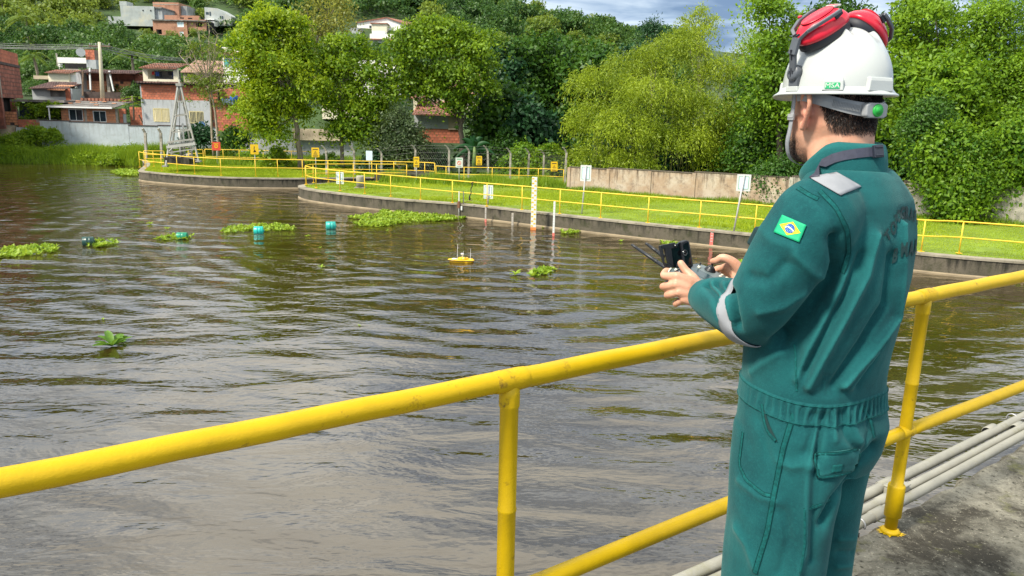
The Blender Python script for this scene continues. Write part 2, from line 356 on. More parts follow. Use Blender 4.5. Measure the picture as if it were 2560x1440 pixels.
# ------------------------------------------------------------------ banks with concrete edge
CONC = streaky('bank_concrete', (0.11, 0.095, 0.07), (0.022, 0.021, 0.016), (0.065, 0.06, 0.042), moss=(0.04, 0.044, 0.02), h0=0.0, h1=0.6)
CONC_TOP = simple('bank_concrete_top', (0.27, 0.24, 0.18), rough=0.95, var=0.25, scale=3, dirt=(0.10, 0.09, 0.06), dscale=1.5, dlo=0.5, dhi=0.65)
TIDE = simple('waterline_silt', (0.24, 0.19, 0.12), rough=0.9, var=0.2, scale=2, stretch=(1, 1, 3))
LAWN = simple('lawn_soil', (0.15, 0.22, 0.014), rough=0.95, var=0.25, scale=0.9, dirt=(0.25, 0.21, 0.10), dscale=0.6, dlo=0.58, dhi=0.68, bump=0.03, bscale=14)
def spline(pts, n):
    """Catmull-Rom through 2D points, n samples per span"""
    P = [Vector((p[0], p[1])) for p in pts]; P = [P[0]*2-P[1]]+P+[P[-1]*2-P[-2]]; out = []
    for i in range(1, len(P)-2):
        for k in range(n):
            t = k/n; a, b, c, d = P[i-1], P[i], P[i+1], P[i+2]
            out.append(0.5*((2*b)+(c-a)*t+(2*a-5*b+4*c-d)*t*t+(3*b-a-3*c+d)*t**3))
    out.append(P[-2]); return out
def offset_line(line, d):
    o = []
    for i, p in enumerate(line):
        t = line[min(i+1, len(line)-1)]-line[max(i-1, 0)]; t.normalize(); o.append(p+Vector((-t.y, t.x))*d)
    return o
def bank_edge(name, label, line, z=0.6, w=0.32, inward=1):
    """retaining wall along a line: face, coping top, silt line at the water"""
    root = thing(name, label, 'retaining wall')
    inn = offset_line(line, w*inward)
    v = []; f = []; n = len(line)
    for p in line: v += [(p.x, p.y, -1.5), (p.x, p.y, z)]
    for i in range(n-1): f.append((2*i, 2*i+2, 2*i+3, 2*i+1))
    if inward < 0: f = [tuple(reversed(q)) for q in f]
    mobj('wall_face', v, f, CONC, root)
    v = []; f = []
    for p, q in zip(line, inn): v += [(p.x, p.y, z), (q.x, q.y, z), (p.x, p.y, z-0.04), (q.x, q.y, z-0.3)]
    o2 = offset_line(line, -0.03*inward)
    v = []
    for p, q in zip(o2, inn): v += [(p.x, p.y, z-0.06), (p.x, p.y, z+0.004), (q.x, q.y, z+0.01), (q.x, q.y, z-0.2)]
    for i in range(n-1):
        for k in range(3): f.append((4*i+k, 4*i+4+k, 4*i+5+k, 4*i+1+k))
    mobj('coping', v, f, CONC_TOP, root)
    o3 = offset_line(line, -0.05*inward)
    v = []; f = []
    for p, q in zip(o3, line): v += [(p.x, p.y, -0.3), (p.x, p.y, 0.05), (q.x, q.y, 0.085)]
    for i in range(n-1):
        for k in range(2): f.append((3*i+k, 3*i+3+k, 3*i+4+k, 3*i+1+k))
    mobj('silt_line', v, f, TIDE, root)
    return root
MID_PTS = [(-9.6, 41.5), (-10.9, 40.2), (-11.0, 38.9), (-9.6, 37.0), (-5.8, 34.4), (-2.2, 32.8), (1.0, 30.6), (4.2, 28.4), (8.2, 25.9), (12.3, 22.9), (15.2, 21.6), (20, 19.6), (30, 15.5)]
ISL_PTS = [(-27.0, 55.6), (-24.6, 51), (-23.1, 47.2), (-22.2, 45.6), (-19.2, 43.9), (-16.3, 43.0), (-13.5, 43.1), (-11.8, 43.6), (-9.6, 44.6), (-7, 45.6)]
MID = spline(MID_PTS, 6); ISL = spline(ISL_PTS, 6)
bank_edge('retaining_wall', 'stained dark concrete wall along the near side of the right lawn', MID)
bank_edge('retaining_wall', 'stained dark concrete wall round the point of lawn under the steel tower', ISL)
def fill_poly(name, poly, z, mat):
    import bmesh
    bm = bmesh.new(); vs = [bm.verts.new((p[0], p[1], z)) for p in poly]; f = bm.faces.new(vs); bmesh.ops.triangulate(bm, faces=[f])
    if f.is_valid and f.normal.z < 0: bmesh.ops.reverse_faces(bm, faces=bm.faces[:])
    me = bpy.data.meshes.new(name); bm.to_mesh(me); bm.free(); me.materials.append(mat); o = bpy.data.objects.new(name, me); link(o); return o
mid_in = offset_line(MID, 0.30); isl_in = offset_line(ISL, 0.30)
POLY_MID = [(p.x, p.y) for p in mid_in]+[(60, 12), (60, 90), (-6.5, 90), (-6.5, 44.5)]
POLY_ISL = [(p.x, p.y) for p in isl_in]+[(-6.5, 46.3), (-6.5, 66), (-16, 66), (-28, 60)]
tag(fill_poly('lawn', POLY_MID, 0.585, LAWN), kind='structure', label='mown lawn behind the yellow railing')
tag(fill_poly('lawn', POLY_ISL, 0.580, LAWN), kind='structure', label='lawn on the point round the steel tower')

# ------------------------------------------------------------------ near walkway
def edge_pt(x):
    """line of the innermost conduit along the walkway edge"""
    return Vector((x, 1.86+.664*x+float(np.interp(x, [-6, .4, 1.526, 2.918, 9], [.115, .115, .123, .227, .60])), 0))
def build_walkway():
    m, nt, p = material('weathered_concrete'); N = nt.nodes.new; L = nt.links.new
    tc = N('ShaderNodeTexCoord')
    def nz(s, d, r, dist=0.0):
        n = N('ShaderNodeTexNoise'); n.inputs['Scale'].default_value = s; n.inputs['Detail'].default_value = d; n.inputs['Roughness'].default_value = r; n.inputs['Distortion'].default_value = dist; L(tc.outputs['Object'], n.inputs['Vector']); return n.outputs['Fac']
    def mr(x, a, b):
        r = N('ShaderNodeMapRange'); r.inputs['From Min'].default_value = a; r.inputs['From Max'].default_value = b; L(x, r.inputs['Value']); return r.outputs[0]
    def mix(f, a, b):
        x = N('ShaderNodeMix'); x.data_type = 'RGBA'; L(f, x.inputs[0])
        for k, c in ((6, a), (7, b)):
            if isinstance(c, tuple): x.inputs[k].default_value = (*c, 1)
            else: L(c, x.inputs[k])
        return x.outputs[2]
    c = mix(mr(nz(2.0, 9, 0.75, 0.3), 0.42, 0.60), (0.045, 0.040, 0.030), (0.25, 0.235, 0.185))
    c = mix(mr(nz(75, 4, 0.75), 0.59, 0.70), c, (0.42, 0.39, 0.30))
    c = mix(mr(nz(38, 5, 0.75), 0.55, 0.66), c, (0.022, 0.020, 0.014))
    c = mix(mr(nz(6, 7, 0.7), 0.58, 0.72), c, (0.13, 0.13, 0.045))
    L(c, p.inputs['Base Color']); p.inputs['Roughness'].default_value = 0.93; p.inputs['Specular IOR Level'].default_value = 0.25
    b1 = N('ShaderNodeBump'); b1.inputs['Distance'].default_value = 0.006; L(nz(70, 6, 0.7), b1.inputs['Height'])
    b2 = N('ShaderNodeBump'); b2.inputs['Distance'].default_value = 0.02; L(nz(7, 8, 0.7), b2.inputs['Height']); L(b1.outputs[0], b2.inputs['Normal']); L(b2.outputs[0], p.inputs['Normal'])
    # edge line runs along the railing
    d = Vector((1.0, .755, 0)).normalized(); nrm = Vector((-d.y, d.x, 0))      # nrm points over the water
    back = -nrm*3.2
    rr = random.Random(3); top = []
    n = 240
    v = []; f = []
    for i in range(n+1):
        q = edge_pt(-5+14*i/n) - nrm*.034 + nrm*(rr.uniform(-0.012, 0.012)); v += [(q.x, q.y, 2.25), (q.x, q.y, 2.715+rr.uniform(-0.008, 0.004)), (q.x-nrm.x*0.03, q.y-nrm.y*0.03, 2.74), (q.x+back.x, q.y+back.y, 2.74), (q.x+back.x, q.y+back.y, 2.25)]
    for i in range(n):
        for k in range(4): f.append((5*i+k, 5*i+5+k, 5*i+6+k, 5*i+1+k))
        f.append((5*i+4, 5*i+9, 5*i+5, 5*i))
    o = mobj('walkway', v, f, m); tag(o, kind='structure', label='weathered concrete walkway the man stands on')
    return d, nrm
WD, WN = build_walkway()

# ------------------------------------------------------------------ near yellow railing
def build_near_railing():
    root = thing('railing', 'thick glossy yellow pipe railing the man stands at on the walkway', 'railing', (0.0, 1.86, 2.74))
    P0 = Vector((0.0, 1.86, 2.74)); d = Vector((1.0, 0.664, 0)).normalized()
    L0 = lambda s, z: d*s + Vector((0, 0, z))
    MZ = lambda s: .408+.027*s if s < 2 else .462+.01*(s-2)
    R = 0.0278
    ms = [-3.94, -1.97, 0.0, 1.975, 3.94]
    m = MB(); pts = [L0(-4.6+i*0.1, 1.04+0.0012*math.sin(i*1.7)) for i in range(110)]
    m.tube(pts, [R*(1+0.006*math.sin(i*2.1)) for i in range(110)], 20)
    m.build('top_rail', YEL, root)
    for a, b in zip(ms[:-1], ms[1:]):
        q = MB(); n = 18
        q.tube([L0(a+(b-a)*i/n, MZ(a+(b-a)*i/n)) for i in range(n+1)], 0.0262, 16); q.build('mid_rail', YEL, root)
    for s in ms:
        q = MB(); prof = [(0.025, 0.012), (0.025, 0.075), (0.0345, 0.078), (0.0345, 0.215), (0.032, 0.222), (0.0245, 0.225)]
        for z in (0.30, 0.40, 0.452, 0.55): prof.append((0.0245, z))
        prof += [(0.0245, 0.668), (0.0262, 0.671), (0.0262, 0.678), (0.0245, 0.681), (0.0245, 0.79), (0.0245, 0.965), (0.0270, 0.969), (0.0275, 0.974), (0.0275, 1.0), (0.0262, 1.03)]
        q.lathe(prof, 24, Matrix.Translation(d*s)); q.build('post', YEL, root)
        for fa in ('top', 'mid'):
          q = MB()
          if fa == 'top': q.tube([L0(s+q, 1.04) for q in (-.05, -.046, -.03, .03, .046, .05)], [0.0279, 0.0290, 0.0300, 0.0300, 0.0290, 0.0279], 20, cap=False)
          else: q.tube([L0(s+q, MZ(s)) for q in (-.042, -.036, .036, .042)], [0.0264, 0.0285, 0.0285, 0.0264], 16, cap=False)
          q.build('pipe_fitting', YEL_GRIME, root)
        # splashed paint round the foot
        rr = random.Random(int(s*10)+50); k = 46; q = MB(); v = [d*s+Vector((0, 0, 0.0075))]
        for i in range(k):
            a = 2*math.pi*i/k; r = 0.040+rr.uniform(0, 0.026)*(1 if i % 2 else 0.25); v.append(d*s+Vector((math.cos(a)*r, math.sin(a)*r, 0.0035)))
        q.add(v, [(0, 1+i, 1+(i+1) % k) for i in range(k)])
        q.lathe([(0.042, 0.004), (0.036, 0.012), (0.027, 0.022)], 20, Matrix.Translation(d*s)); q.build('paint_foot', YEL, root)
build_near_railing()

# ------------------------------------------------------------------ conduits along the edge
PVC = simple('grey_pvc', (0.27, 0.26, 0.215), rough=0.5, var=0.1, scale=5, dirt=(0.22, 0.21, 0.13), dscale=7, dlo=0.52, dhi=0.70)
GALV = simple('galvanised_steel', (0.42, 0.42, 0.42), rough=0.45, var=0.15, scale=20, metal=0.7)
def build_conduits():
    e0 = edge_pt(1.55)+Vector((0, 0, 2.745))
    lab = ['grey conduit pipe on the water side, outermost of the three', 'grey conduit pipe with a junction box, middle of the three', 'grey conduit pipe resting against the walkway edge']
    for i, (off, z, r) in enumerate(((0.118, 0.004, 0.0255), (0.052, 0.0, 0.0215), (0.0, 0.0, 0.0235))):
        root = thing('conduit_pipe', lab[i], 'pipe', e0 + WN*off + Vector((0, 0, z)), 0, 'conduit pipes along the walkway edge')
        m = MB(); m.tube([edge_pt(-4.5+k*.4)-edge_pt(1.55)+Vector((0, 0, 0.003*math.sin(k*1.3+i))) for k in range(33)], r, 14); m.build('pipe', PVC, root)
        for s in (0.43-0.15*i, 1.6+0.2*i):
            m = MB(); m.tube([WD*(s-0.05), WD*(s-0.045), WD*(s+0.045), WD*(s+0.05)], [r*1.02, r*1.16, r*1.16, r*1.02], 14, cap=False); m.build('coupling', PVC, root)
        for s in (-0.10+0.04*i, 1.9):
            m = MB(); ring = []
            for k in range(13):
                a = -0.4+ (math.pi+0.8)*k/12; ring.append(WD*s + WN*(math.cos(a)*(r+0.004)) + Vector((0, 0, math.sin(a)*(r+0.004))))
            m.tube(ring, 0.0045, 6); m.build('pipe_clamp', GALV, root)
        if i == 1:
            m = MB(); M = frame(WD*0.40, WD, WN, (0, 0, 1)); m.box((-0.058, -.034, -0.030), (0.058, .034, 0.036), M); m.build('junction_box', PVC, root, bevel=0.006)
            m = MB(); m.box((-0.061, -.037, 0.0365), (0.061, .037, 0.045), M); m.build('box_lid', PVC, root, bevel=0.004)
    # brackets fixed to the deck edge
    for s in (0.0, 1.9):
        m = MB(); M = frame(e0 + WD*(s-.06), WD, WN, (0, 0, 1)); m.box((-0.02, -.018, -0.034), (0.02, 0.16, -0.0285), M); m.box((-0.02, -.018, -0.16), (0.02, -.012, -0.034), M)
        tag(m.build('pipe_bracket', GALV), 'steel angle bracket under the conduits '+('at the foot of the right yellow post' if s == 0 else 'right of the right yellow post'), 'bracket', 'pipe brackets')
build_conduits()
# ------------------------------------------------------------------ far yellow railings
def far_railing(label, bases, z=0.6, h=0.98, hm=0.50, r=0.024, feet=True, mat=None, top_h=None, dense=3, hms=None):
    """bases: list of ground points; rails follow a spline through them, a post stands on each"""
    mat = mat or YEL_OLD
    root = thing('railing', label, 'railing', (bases[0][0], bases[0][1], z))
    o = Vector((bases[0][0], bases[0][1], 0)); line = spline([(b[0], b[1]) for b in bases], dense)
    for hh, nm, rr in [(h, 'top_rail', r)]+[(q, 'mid_rail', r*0.85) for q in (hms or [hm])]:
        m = MB(); m.tube([Vector((p.x, p.y, hh))-o for p in line], rr, 8); m.build(nm, mat, root)
    for b in bases:
        m = MB(); q = Vector((b[0], b[1], 0))-o; m.tube([q, q+Vector((0, 0, h))], r*0.9, 8)
        if feet: m.box((q.x-0.07, q.y-0.07, 0.012), (q.x+0.07, q.y+0.07, 0.026))
        m.build('post', mat, root)
    return root
mid_px = [(764.6, 464), (790.6, 471.5), (850, 479), (912, 486), (977, 493), (1051.6, 501), (1131, 509), (1217, 518), (1304.6, 526.5), (1399, 536.6), (1501, 547), (1619, 559), (1748, 571), (1886, 584)]
mb = [atz(x, y-1.5, 0.6) for x, y in mid_px]
def along(p, q, s): return p+(q-p).normalized()*s
mb += [Vector((10.5, 24.55, .6)), Vector((12.55, 23.1, .6)), atz(2397, 634, 0.6), Vector((16.6, 21.35, .6)), Vector((19.2, 20.3, .6))]
far_railing('long yellow pipe railing along the concrete edge of the right lawn, behind the staff gauge', mb)
far_railing('yellow pipe railing on the far side of the right lawn, along the narrow channel', [atz(x, y, .6) for x, y in ((766, 461), (784, 457), (821, 456), (884, 455), (942, 455), (1017, 455))])
far_railing('yellow pipe railing along the water edge of the point under the steel tower', [atz(x, y-1.5, .6) for x, y in ((350, 420), (366, 424), (405, 429), (444, 433), (487, 437), (553, 441), (639.5, 443), (695, 443), (757, 444), (821, 446), (930, 447), (985, 448), (1062, 450), (1087, 452))])
p0, p1 = atz(353, 418, .6), atz(404, 418, .6)
far_railing('short yellow railing with three rails crossing the point left of the steel tower', [p0.lerp(p1, t)+Vector((0, .5, 0)) for t in (0, .45, 1)], hms=[0.28, 0.52, 0.76], h=1.0)
p0, p1 = atz(473, 414, .6), atz(510, 414, .6)
far_railing('small yellow railing at the foot of the steel tower', [p0, p0.lerp(p1, .5), p1], hms=[0.3, 0.55, 0.8], h=1.05)
far_railing('faded yellow railing running behind the grass by the green gate', [aty(x, 421, 53) for x in (515, 560, 600, 660, 730, 800)], z=.6, h=1.0, r=0.022)
far_railing('faded yellow railing in front of the concrete fence posts', [atz(x, y, .6) for x, y in ((1090, 455), (1115, 457), (1160, 459), (1230, 460), (1297, 461), (1345, 462), (1408, 465))], r=0.02, h=0.9)

# ------------------------------------------------------------------ concrete fence posts with wire
FENCE_C = simple('fence_concrete', (0.34, 0.31, 0.26), rough=0.95, var=0.2, scale=4, dirt=(0.13, 0.12, 0.09), dscale=2.5, dlo=0.52, dhi=0.66, bump=0.004, bscale=40)
WIRE = simple('fence_wire', (0.16, 0.16, 0.15), rough=0.5, metal=0.6)
def fence():
    root = thing('wire_fence', 'wire fence on pale concrete posts with bent tops at the back of the lawn', 'fence', (-3.5, 44, .6)); o = Vector((-3.5, 44, .6))
    rr = random.Random(5); tops = []
    for x, y, h in ((817, 437, 1.75), (886, 437, 1.75), (954, 437, 1.6), (1038, 438, 1.85), (1122, 449, 2.0), (1171, 448, 1.95), (1220, 450, 2.0), (1275, 451, 1.9), (1320, 448, 1.85), (1358, 446, 1.75), (1412, 462, 2.1)):
        b = atz(x, y, .6)-o; w = 0.13; lean = rr.uniform(-.04, .04); m = MB()
        pts = [b, b+Vector((lean*.5, 0, h*.55)), b+Vector((lean, 0, h-.32)), b+Vector((lean-.10, -.05, h-.15)), b+Vector((lean-.24, -.12, h))]
        prev = None; v = []; f = []
        for i, p in enumerate(pts):
            ww = w*(1-0.06*i)/2
            v += [p+Vector((-ww, -ww, 0)), p+Vector((ww, -ww, 0)), p+Vector((ww, ww, 0)), p+Vector((-ww, ww, 0))]
            if i: f += [((i-1)*4+k, (i-1)*4+(k+1) % 4, i*4+(k+1) % 4, i*4+k) for k in range(4)]
        f += [(3, 2, 1, 0), (16, 17, 18, 19)]
        m.add(v, f); m.build('fence_post', FENCE_C, root, bevel=0.012, seg=1); tops.append((b, h, lean))
    m = MB()
    for k, (dz, dx) in enumerate(((-.04, -.2), (-.18, -.1), (-.45, 0), (-.8, 0), (-1.2, 0))):
        pts = []
        for (b, h, l) in tops: pts.append(b+Vector((l+dx, -.07, min(h, 2.0)+dz)))
        m.tube(pts, 0.0055, 4, cap=False)
    m.build('wire', WIRE, root)
    # chain-link mesh as thin diagonals
    m = MB()
    for i in range(3, len(tops)-1):
        a, b = tops[i][0], tops[i+1][0]; n = max(4, int((b-a).length/0.22))
        for k in range(-8, n):
            for sg in (1, -1):
                t0, t1 = k/n, (k+7)/n
                z0, z1 = 0.0, 1.6
                if t0 < 0: z0 = 1.6*(-t0)/(t1-t0); t0 = 0
                if t1 > 1: z1 = z0+(1.6-z0)*(1-t0)/(t1-t0); t1 = 1
                if sg < 0: z0, z1 = 1.6-z0, 1.6-z1
                m.tube([a.lerp(b, t0)+Vector((0, .03, z0)), a.lerp(b, t1)+Vector((0, .03, z1))], 0.0035, 3, cap=False)
    m.build('chain_link_mesh', WIRE, root)
    root['label'] = 'wire fence on pale concrete posts with bent tops at the back of the lawn'
fence()
def dark_posts():
    for i, (x, yt, yb, lab) in enumerate(((366, 332, 395, 'dark weathered concrete post in the tall grass, leftmost before the grey wall'), (405, 332, 400, 'grey bent-top concrete post in the grass between the dark post and the steel tower'))):
        b = aty(x, yb, 56); t = aty(x-3, yt, 56); m = MB(); m.bar(b, t, .16, .16, (0, 1, 0)); m.bar(t, t+Vector((-.12, -.1, .3)), .14, .14, (0, 1, 0))
        tag(m.build('fence_post', FENCE_C, bevel=.01), lab, 'post', 'old posts before the grey wall')
dark_posts()

# ------------------------------------------------------------------ long stained wall at the back of the lawn
def back_wall():
    col = streaky('stained_wall', (0.36, 0.26, 0.18), (0.07, 0.05, 0.035), (0.46, 0.39, 0.31), moss=(0.20, 0.15, 0.11), h0=0.3, h1=1.75)
    col2 = streaky('stained_wall_grey', (0.36, 0.33, 0.27), (0.11, 0.10, 0.08), (0.46, 0.43, 0.37), moss=(0.26, 0.24, 0.19), h0=0.3, h1=1.9)
    cap = simple('wall_cap', (0.10, 0.08, 0.06), rough=0.95, var=0.4, scale=5)
    A = atz(1421, 476, .55); B = atz(2330, 549, .55); A = Vector((A.x, A.y, .4)); B = Vector((B.x, B.y, .4)); d = (B-A).normalized(); B2 = A+d*34
    root = thing('boundary_wall', 'long stained pinkish concrete wall at the back of the lawn', 'wall', A, math.atan2(d.y, d.x))
    n = 15; Lw = 34/n; rr = random.Random(4)
    for i in range(n):
        h = 1.38+0.035*i + (0.02 if i % 2 else -.015)
        m = MB(); m.box((i*Lw+.006, 0 + rr.uniform(-.012, .012), -.2), ((i+1)*Lw-.006, .2, h)); m.build('wall_panel', col if i < 5 else col2, root, bevel=.008, seg=1)
        m = MB(); m.box((i*Lw, -.025, h+.001), ((i+1)*Lw-.003, .225, h+.045)); m.build('wall_cap', cap, root)
    for i in range(n+1):
        m = MB(); m.box((i*Lw-.09, -.05, -.2), (i*Lw+.09, .0-.014, 1.36+.035*i)); m.build('pilaster', col if i < 5 else col2, root, bevel=.006, seg=1)
    return A, d
WALL_A, WALL_D = back_wall()

# ------------------------------------------------------------------ signs
SIGN_Y = simple('sign_yellow', (0.66, 0.42, 0.008), rough=0.45, var=0.06, scale=4)
SIGN_W = simple('sign_white', (0.58, 0.60, 0.56), rough=0.45, var=0.05, scale=4)
SIGN_R = simple('sign_red', (0.62, 0.07, 0.035), rough=0.5, var=0.06, scale=4)
SIGN_K = simple('sign_black_print', (0.02, 0.02, 0.02), rough=0.5)
SIGN_G = simple('sign_green_print', (0.10, 0.30, 0.16), rough=0.5)
SIGN_BL = simple('sign_pale_panel', (0.60, 0.72, 0.76), rough=0.4, var=0.05)
POLE_G = simple('sign_pole_grey', (0.45, 0.44, 0.42), rough=0.5, var=0.15, scale=6)
RUST = simple('rust_brown', (0.16, 0.075, 0.04), rough=0.9, var=0.3, scale=8)
def plate(root, M, w, h, mat, t=0.012, name='panel', r=0.03):
    import math as _m
    pts = []
    for cx, cy, a0 in ((w/2-r, h/2-r, 0), (-w/2+r, h/2-r, 90), (-w/2+r, -h/2+r, 180), (w/2-r, -h/2+r, 270)):
        for k in range(4):
            a = math.radians(a0+30*k); pts.append((cx+r*math.cos(a), cy+r*math.sin(a)))
    m = MB(); m.prism(pts, 0, t, M); return m.build(name, mat, root)
def flat(root, M, polys, z, mat, name):
    m = MB()
    for poly in polys: m.prism(poly, z, z+.003, M)
    return m.build(name, mat, root)
def rect(x0, y0, x1, y1): return [(x0, y0), (x1, y0), (x1, y1), (x0, y1)]
def ring_poly(cx, cy, r0, r1, n=18):
    out = []
    for k in range(n):
        a, b = 2*math.pi*k/n, 2*math.pi*(k+1)/n
        out.append([(cx+r0*math.cos(a), cy+r0*math.sin(a)), (cx+r1*math.cos(a), cy+r1*math.sin(a)), (cx+r1*math.cos(b), cy+r1*math.sin(b)), (cx+r0*math.cos(b), cy+r0*math.sin(b))])
    return out
def warning(px0, py0, px1, py1, Y, label, mat, kind='tri', pole=None, tilt=0.0, group=None):
    """sign facing the camera side; px box gives its centre and size at depth Y"""
    c = aty((px0+px1)/2, (py0+py1)/2, Y); w = abs(aty(px1, (py0+py1)/2, Y).x-aty(px0, (py0+py1)/2, Y).x); h = aty(px0, py0, Y).z-aty(px0, py1, Y).z
    root = thing('warning_sign', label, 'sign', c, 0, group)
    to = Vector((-c.x, -c.y, 0)).normalized()*0.35+Vector((0, -1, 0)); to.normalize(); to = Vector((to.x, to.y, 0)).normalized()
    x = Vector((-to.y, to.x, 0)); M = frame((0, 0, 0), x, (0, 0, 1), to) @ Matrix.Rotation(tilt, 4, 'Z')
    plate(root, M, w, h, mat)
    if kind == 'tri':
        s = w*0.26; T = lambda k, cy: [(-k, cy-k*.85), (k, cy-k*.85), (0, cy+k*.9)]
        cy = -h*.03
        o, i = T(s, cy), T(s*.66, cy-.004)
        flat(root, M, [[o[0], o[1], i[1], i[0]], [o[1], o[2], i[2], i[1]], [o[2], o[0], i[0], i[2]], rect(-s*.08, cy-s*.5, s*.08, cy+s*.15)], .0125, SIGN_K, 'warning_triangle')
        flat(root, M, [rect(-w*.34, h*.26, w*.34, h*.34), rect(-w*.34, -h*.36, w*.34, -h*.31), rect(-w*.3, -h*.43, w*.3, -h*.39)], .0125, SIGN_K if kind == 'tri' else SIGN_G, 'print_lines')
    elif kind == 'bolt':
        flat(root, M, [[(-.06*w/.3, -.12*h/.4), (.0, -.02*h/.4), (.07*w/.3, -.10*h/.4), (.02, .0)], [(-.02, .12*h/.4), (.03, .12*h/.4), (.0, -.0), (-.04, -.02)]], .0125, SIGN_K, 'print_mark')
    elif kind == 'no':
        flat(root, M, ring_poly(0, -h*.04, w*.20, w*.28)+[[(-w*.16, h*.10), (-w*.11, h*.14), (w*.16, -h*.18), (w*.11, -h*.22)]], .0125, SIGN_R, 'prohibition_ring')
        flat(root, M, [rect(-w*.36, h*.30, w*.36, h*.40)], .0125, SIGN_G, 'print_line'); flat(root, M, [rect(-w*.3, -h*.38, w*.3, -h*.34)], .0125, SIGN_K, 'print_lines')
    elif kind == 'red':
        flat(root, M, ring_poly(0, 0, w*.12, w*.22, 12)+[rect(-w*.3, h*.26, w*.3, h*.32)], .0125, SIGN_Y, 'print_mark')
    if pole:
        b = aty((px0+px1)/2, pole, Y)-c; m = MB(); off = -to*.03
        m.tube([Vector((0, 0, h*.4))+off, Vector((0, 0, b.z))+off], .028, 8); m.build('pole', POLE_G, root)
    return root
g = 'warning signs by the fence'
warning(530, 355, 551, 376, 50, 'red square sign among the thin trunks by the steel tower', SIGN_R, 'red', pole=408)
warning(626, 361, 646, 386, 48, 'yellow sign with a black mark, left of the trunk of the bright tree', SIGN_Y, 'bolt', pole=425)
warning(779, 369, 798, 393, 46, 'yellow warning sign right of the leaning trunk of the bright tree', SIGN_Y, 'tri', pole=432)
warning(915, 377, 931, 401, 46, 'plain pale grey sign in the shade before the dark shrubs', SIGN_BL, None, pole=436)
warning(1034, 392, 1048, 418, 41.5, 'ochre yellow warning sign on a pole beside a concrete post', SIGN_Y, 'tri', pole=449)
warning(1139, 394, 1157, 419, 41.5, 'white sign with a red prohibition ring between two concrete posts', SIGN_W, 'no', pole=450)
warning(1190, 390, 1205, 413, 44, 'yellow warning sign on the wire under the banana plant', SIGN_Y, 'tri')
warning(1377, 404, 1394, 428, 43, 'yellow warning sign on the wire near the last concrete post', SIGN_Y, 'tri', tilt=.03)
pw = aty(1787, 465, 37.9)
warning(1777, 453, 1797, 478, 36.9, 'bright yellow warning sign fixed on the stained boundary wall', SIGN_Y, 'tri', tilt=-.06)
def board(px0, py0, px1, py1, base, Y, label, lean=0.0):
    c = aty((px0+px1)/2, (py0+py1)/2, Y); w = aty(px1, py0, Y).x-aty(px0, py0, Y).x; h = aty(px0, py0, Y).z-aty(px0, py1, Y).z
    root = thing('sign_board', label, 'sign', c, 0, 'white boards on poles on the lawn')
    to = Vector((-.15, -1, 0)).normalized(); x = Vector((-to.y, to.x, 0)); M = frame((0, 0, 0), x, (0, 0, 1), to)
    plate(root, M, w, h, SIGN_W, t=.02, r=.02)
    a, b = w*.36, h*.38; t = .016
    flat(root, M, [rect(-a, b-t, a, b), rect(-a, -b, a, -b+t), rect(-a, -b+t, -a+t, b-t), rect(a-t, -b+t, a, b-t)], .0205, SIGN_G, 'border_line')
    flat(root, M, [rect(-a+t, -b+t, a-t, b-t)], .0205, SIGN_BL, 'pale_field')
    bz = aty((px0+px1)/2, base, Y)-c; m = MB()
    m.tube([Vector((0, 0, h*.47))+to*.045, Vector((-lean, 0, bz.z))+to*.045], .03, 10); m.build('pole', POLE_G, root)
board(1451, 413, 1478, 453, 540, 30.5, 'white green-bordered board on a pole, right of the staff gauge', .09)
board(1842, 436, 1876, 478, 579, 26.6, 'white green-bordered board on a brownish pole next to the man', .2)
board(1209, 463, 1233, 497, 519, 33.0, 'low white board behind the railing left of the staff gauge', .0)
board(840, 430, 860, 460, 476, 37.6, 'low white two-panel board near the rounded end of the lawn')

# ------------------------------------------------------------------ staff gauges, posts in the water, frame on the wall
def staff_gauge():
    b = atz(1333, 574, 0); root = thing('staff_gauge', 'tall white staff gauge with yellow marks standing in the water by the wall', 'water gauge', b, -.15)
    m = MB(); m.box((-.105, -.02, -.6), (.105, .02, 2.07)); m.build('board', SIGN_W, root, bevel=.006)
    for k in range(21):
        z = .12+k*.093
        x0 = -.095 if k % 2 == 0 else .0
        m = MB(); m.box((x0, -.0235, z), (x0+.085, -.0205, z+.05)); m.box((x0+.02, -.0245, z+.05), (x0+.045, -.0205, z+.062)); m.build('gauge_mark', SIGN_Y, root)
    m = MB(); m.box((-.108, -.024, -.5), (.108, .024, .10)); m.build('foot', simple('gauge_orange', (.70, .22, .05), var=.2), root)
    m = MB(); m.box((-.04, .021, -.6), (.04, .08, 1.6)); m.build('back_post', FENCE_C, root)
staff_gauge()
def thin_gauges():
    PINK = simple('gauge_pink', (.62, .16, .13), rough=.6, var=.25, scale=8)
    for x, yb, h, w, mt, ft, lab in ((1383.5, 590, 1.30, .075, SIGN_W, PINK, 'slim white gauge with a red foot right of the tall staff gauge'),
                                     (1778, 618, .62, .13, PINK, PINK, 'short faded red gauge plate in the water by the wall'),
                                     (1214, 555, .62, .07, FENCE_C, PINK, 'pale narrow gauge strip on the wall left of the tall staff gauge'),
                                     (1281, 563, .5, .09, FENCE_C, FENCE_C, 'pale stained strip on the wall just left of the tall staff gauge')):
        b = atz(x, yb, 0); root = thing('level_gauge', lab, 'water gauge', b, -.3)
        m = MB(); m.box((-w/2, -.015, .12), (w/2, .015, h)); m.build('board', mt, root, bevel=.004)
        for k in range(int((h-.2)/.1)):
            q = MB(); q.box((-w*.35, -.018, .2+k*.1), (w*.2, -.0155, .225+k*.1)); q.build('gauge_mark', POLE_G, root)
        m = MB(); m.box((-w/2-.002, -.017, -.3), (w/2+.002, .017, .119)); m.build('foot', ft, root)
thin_gauges()
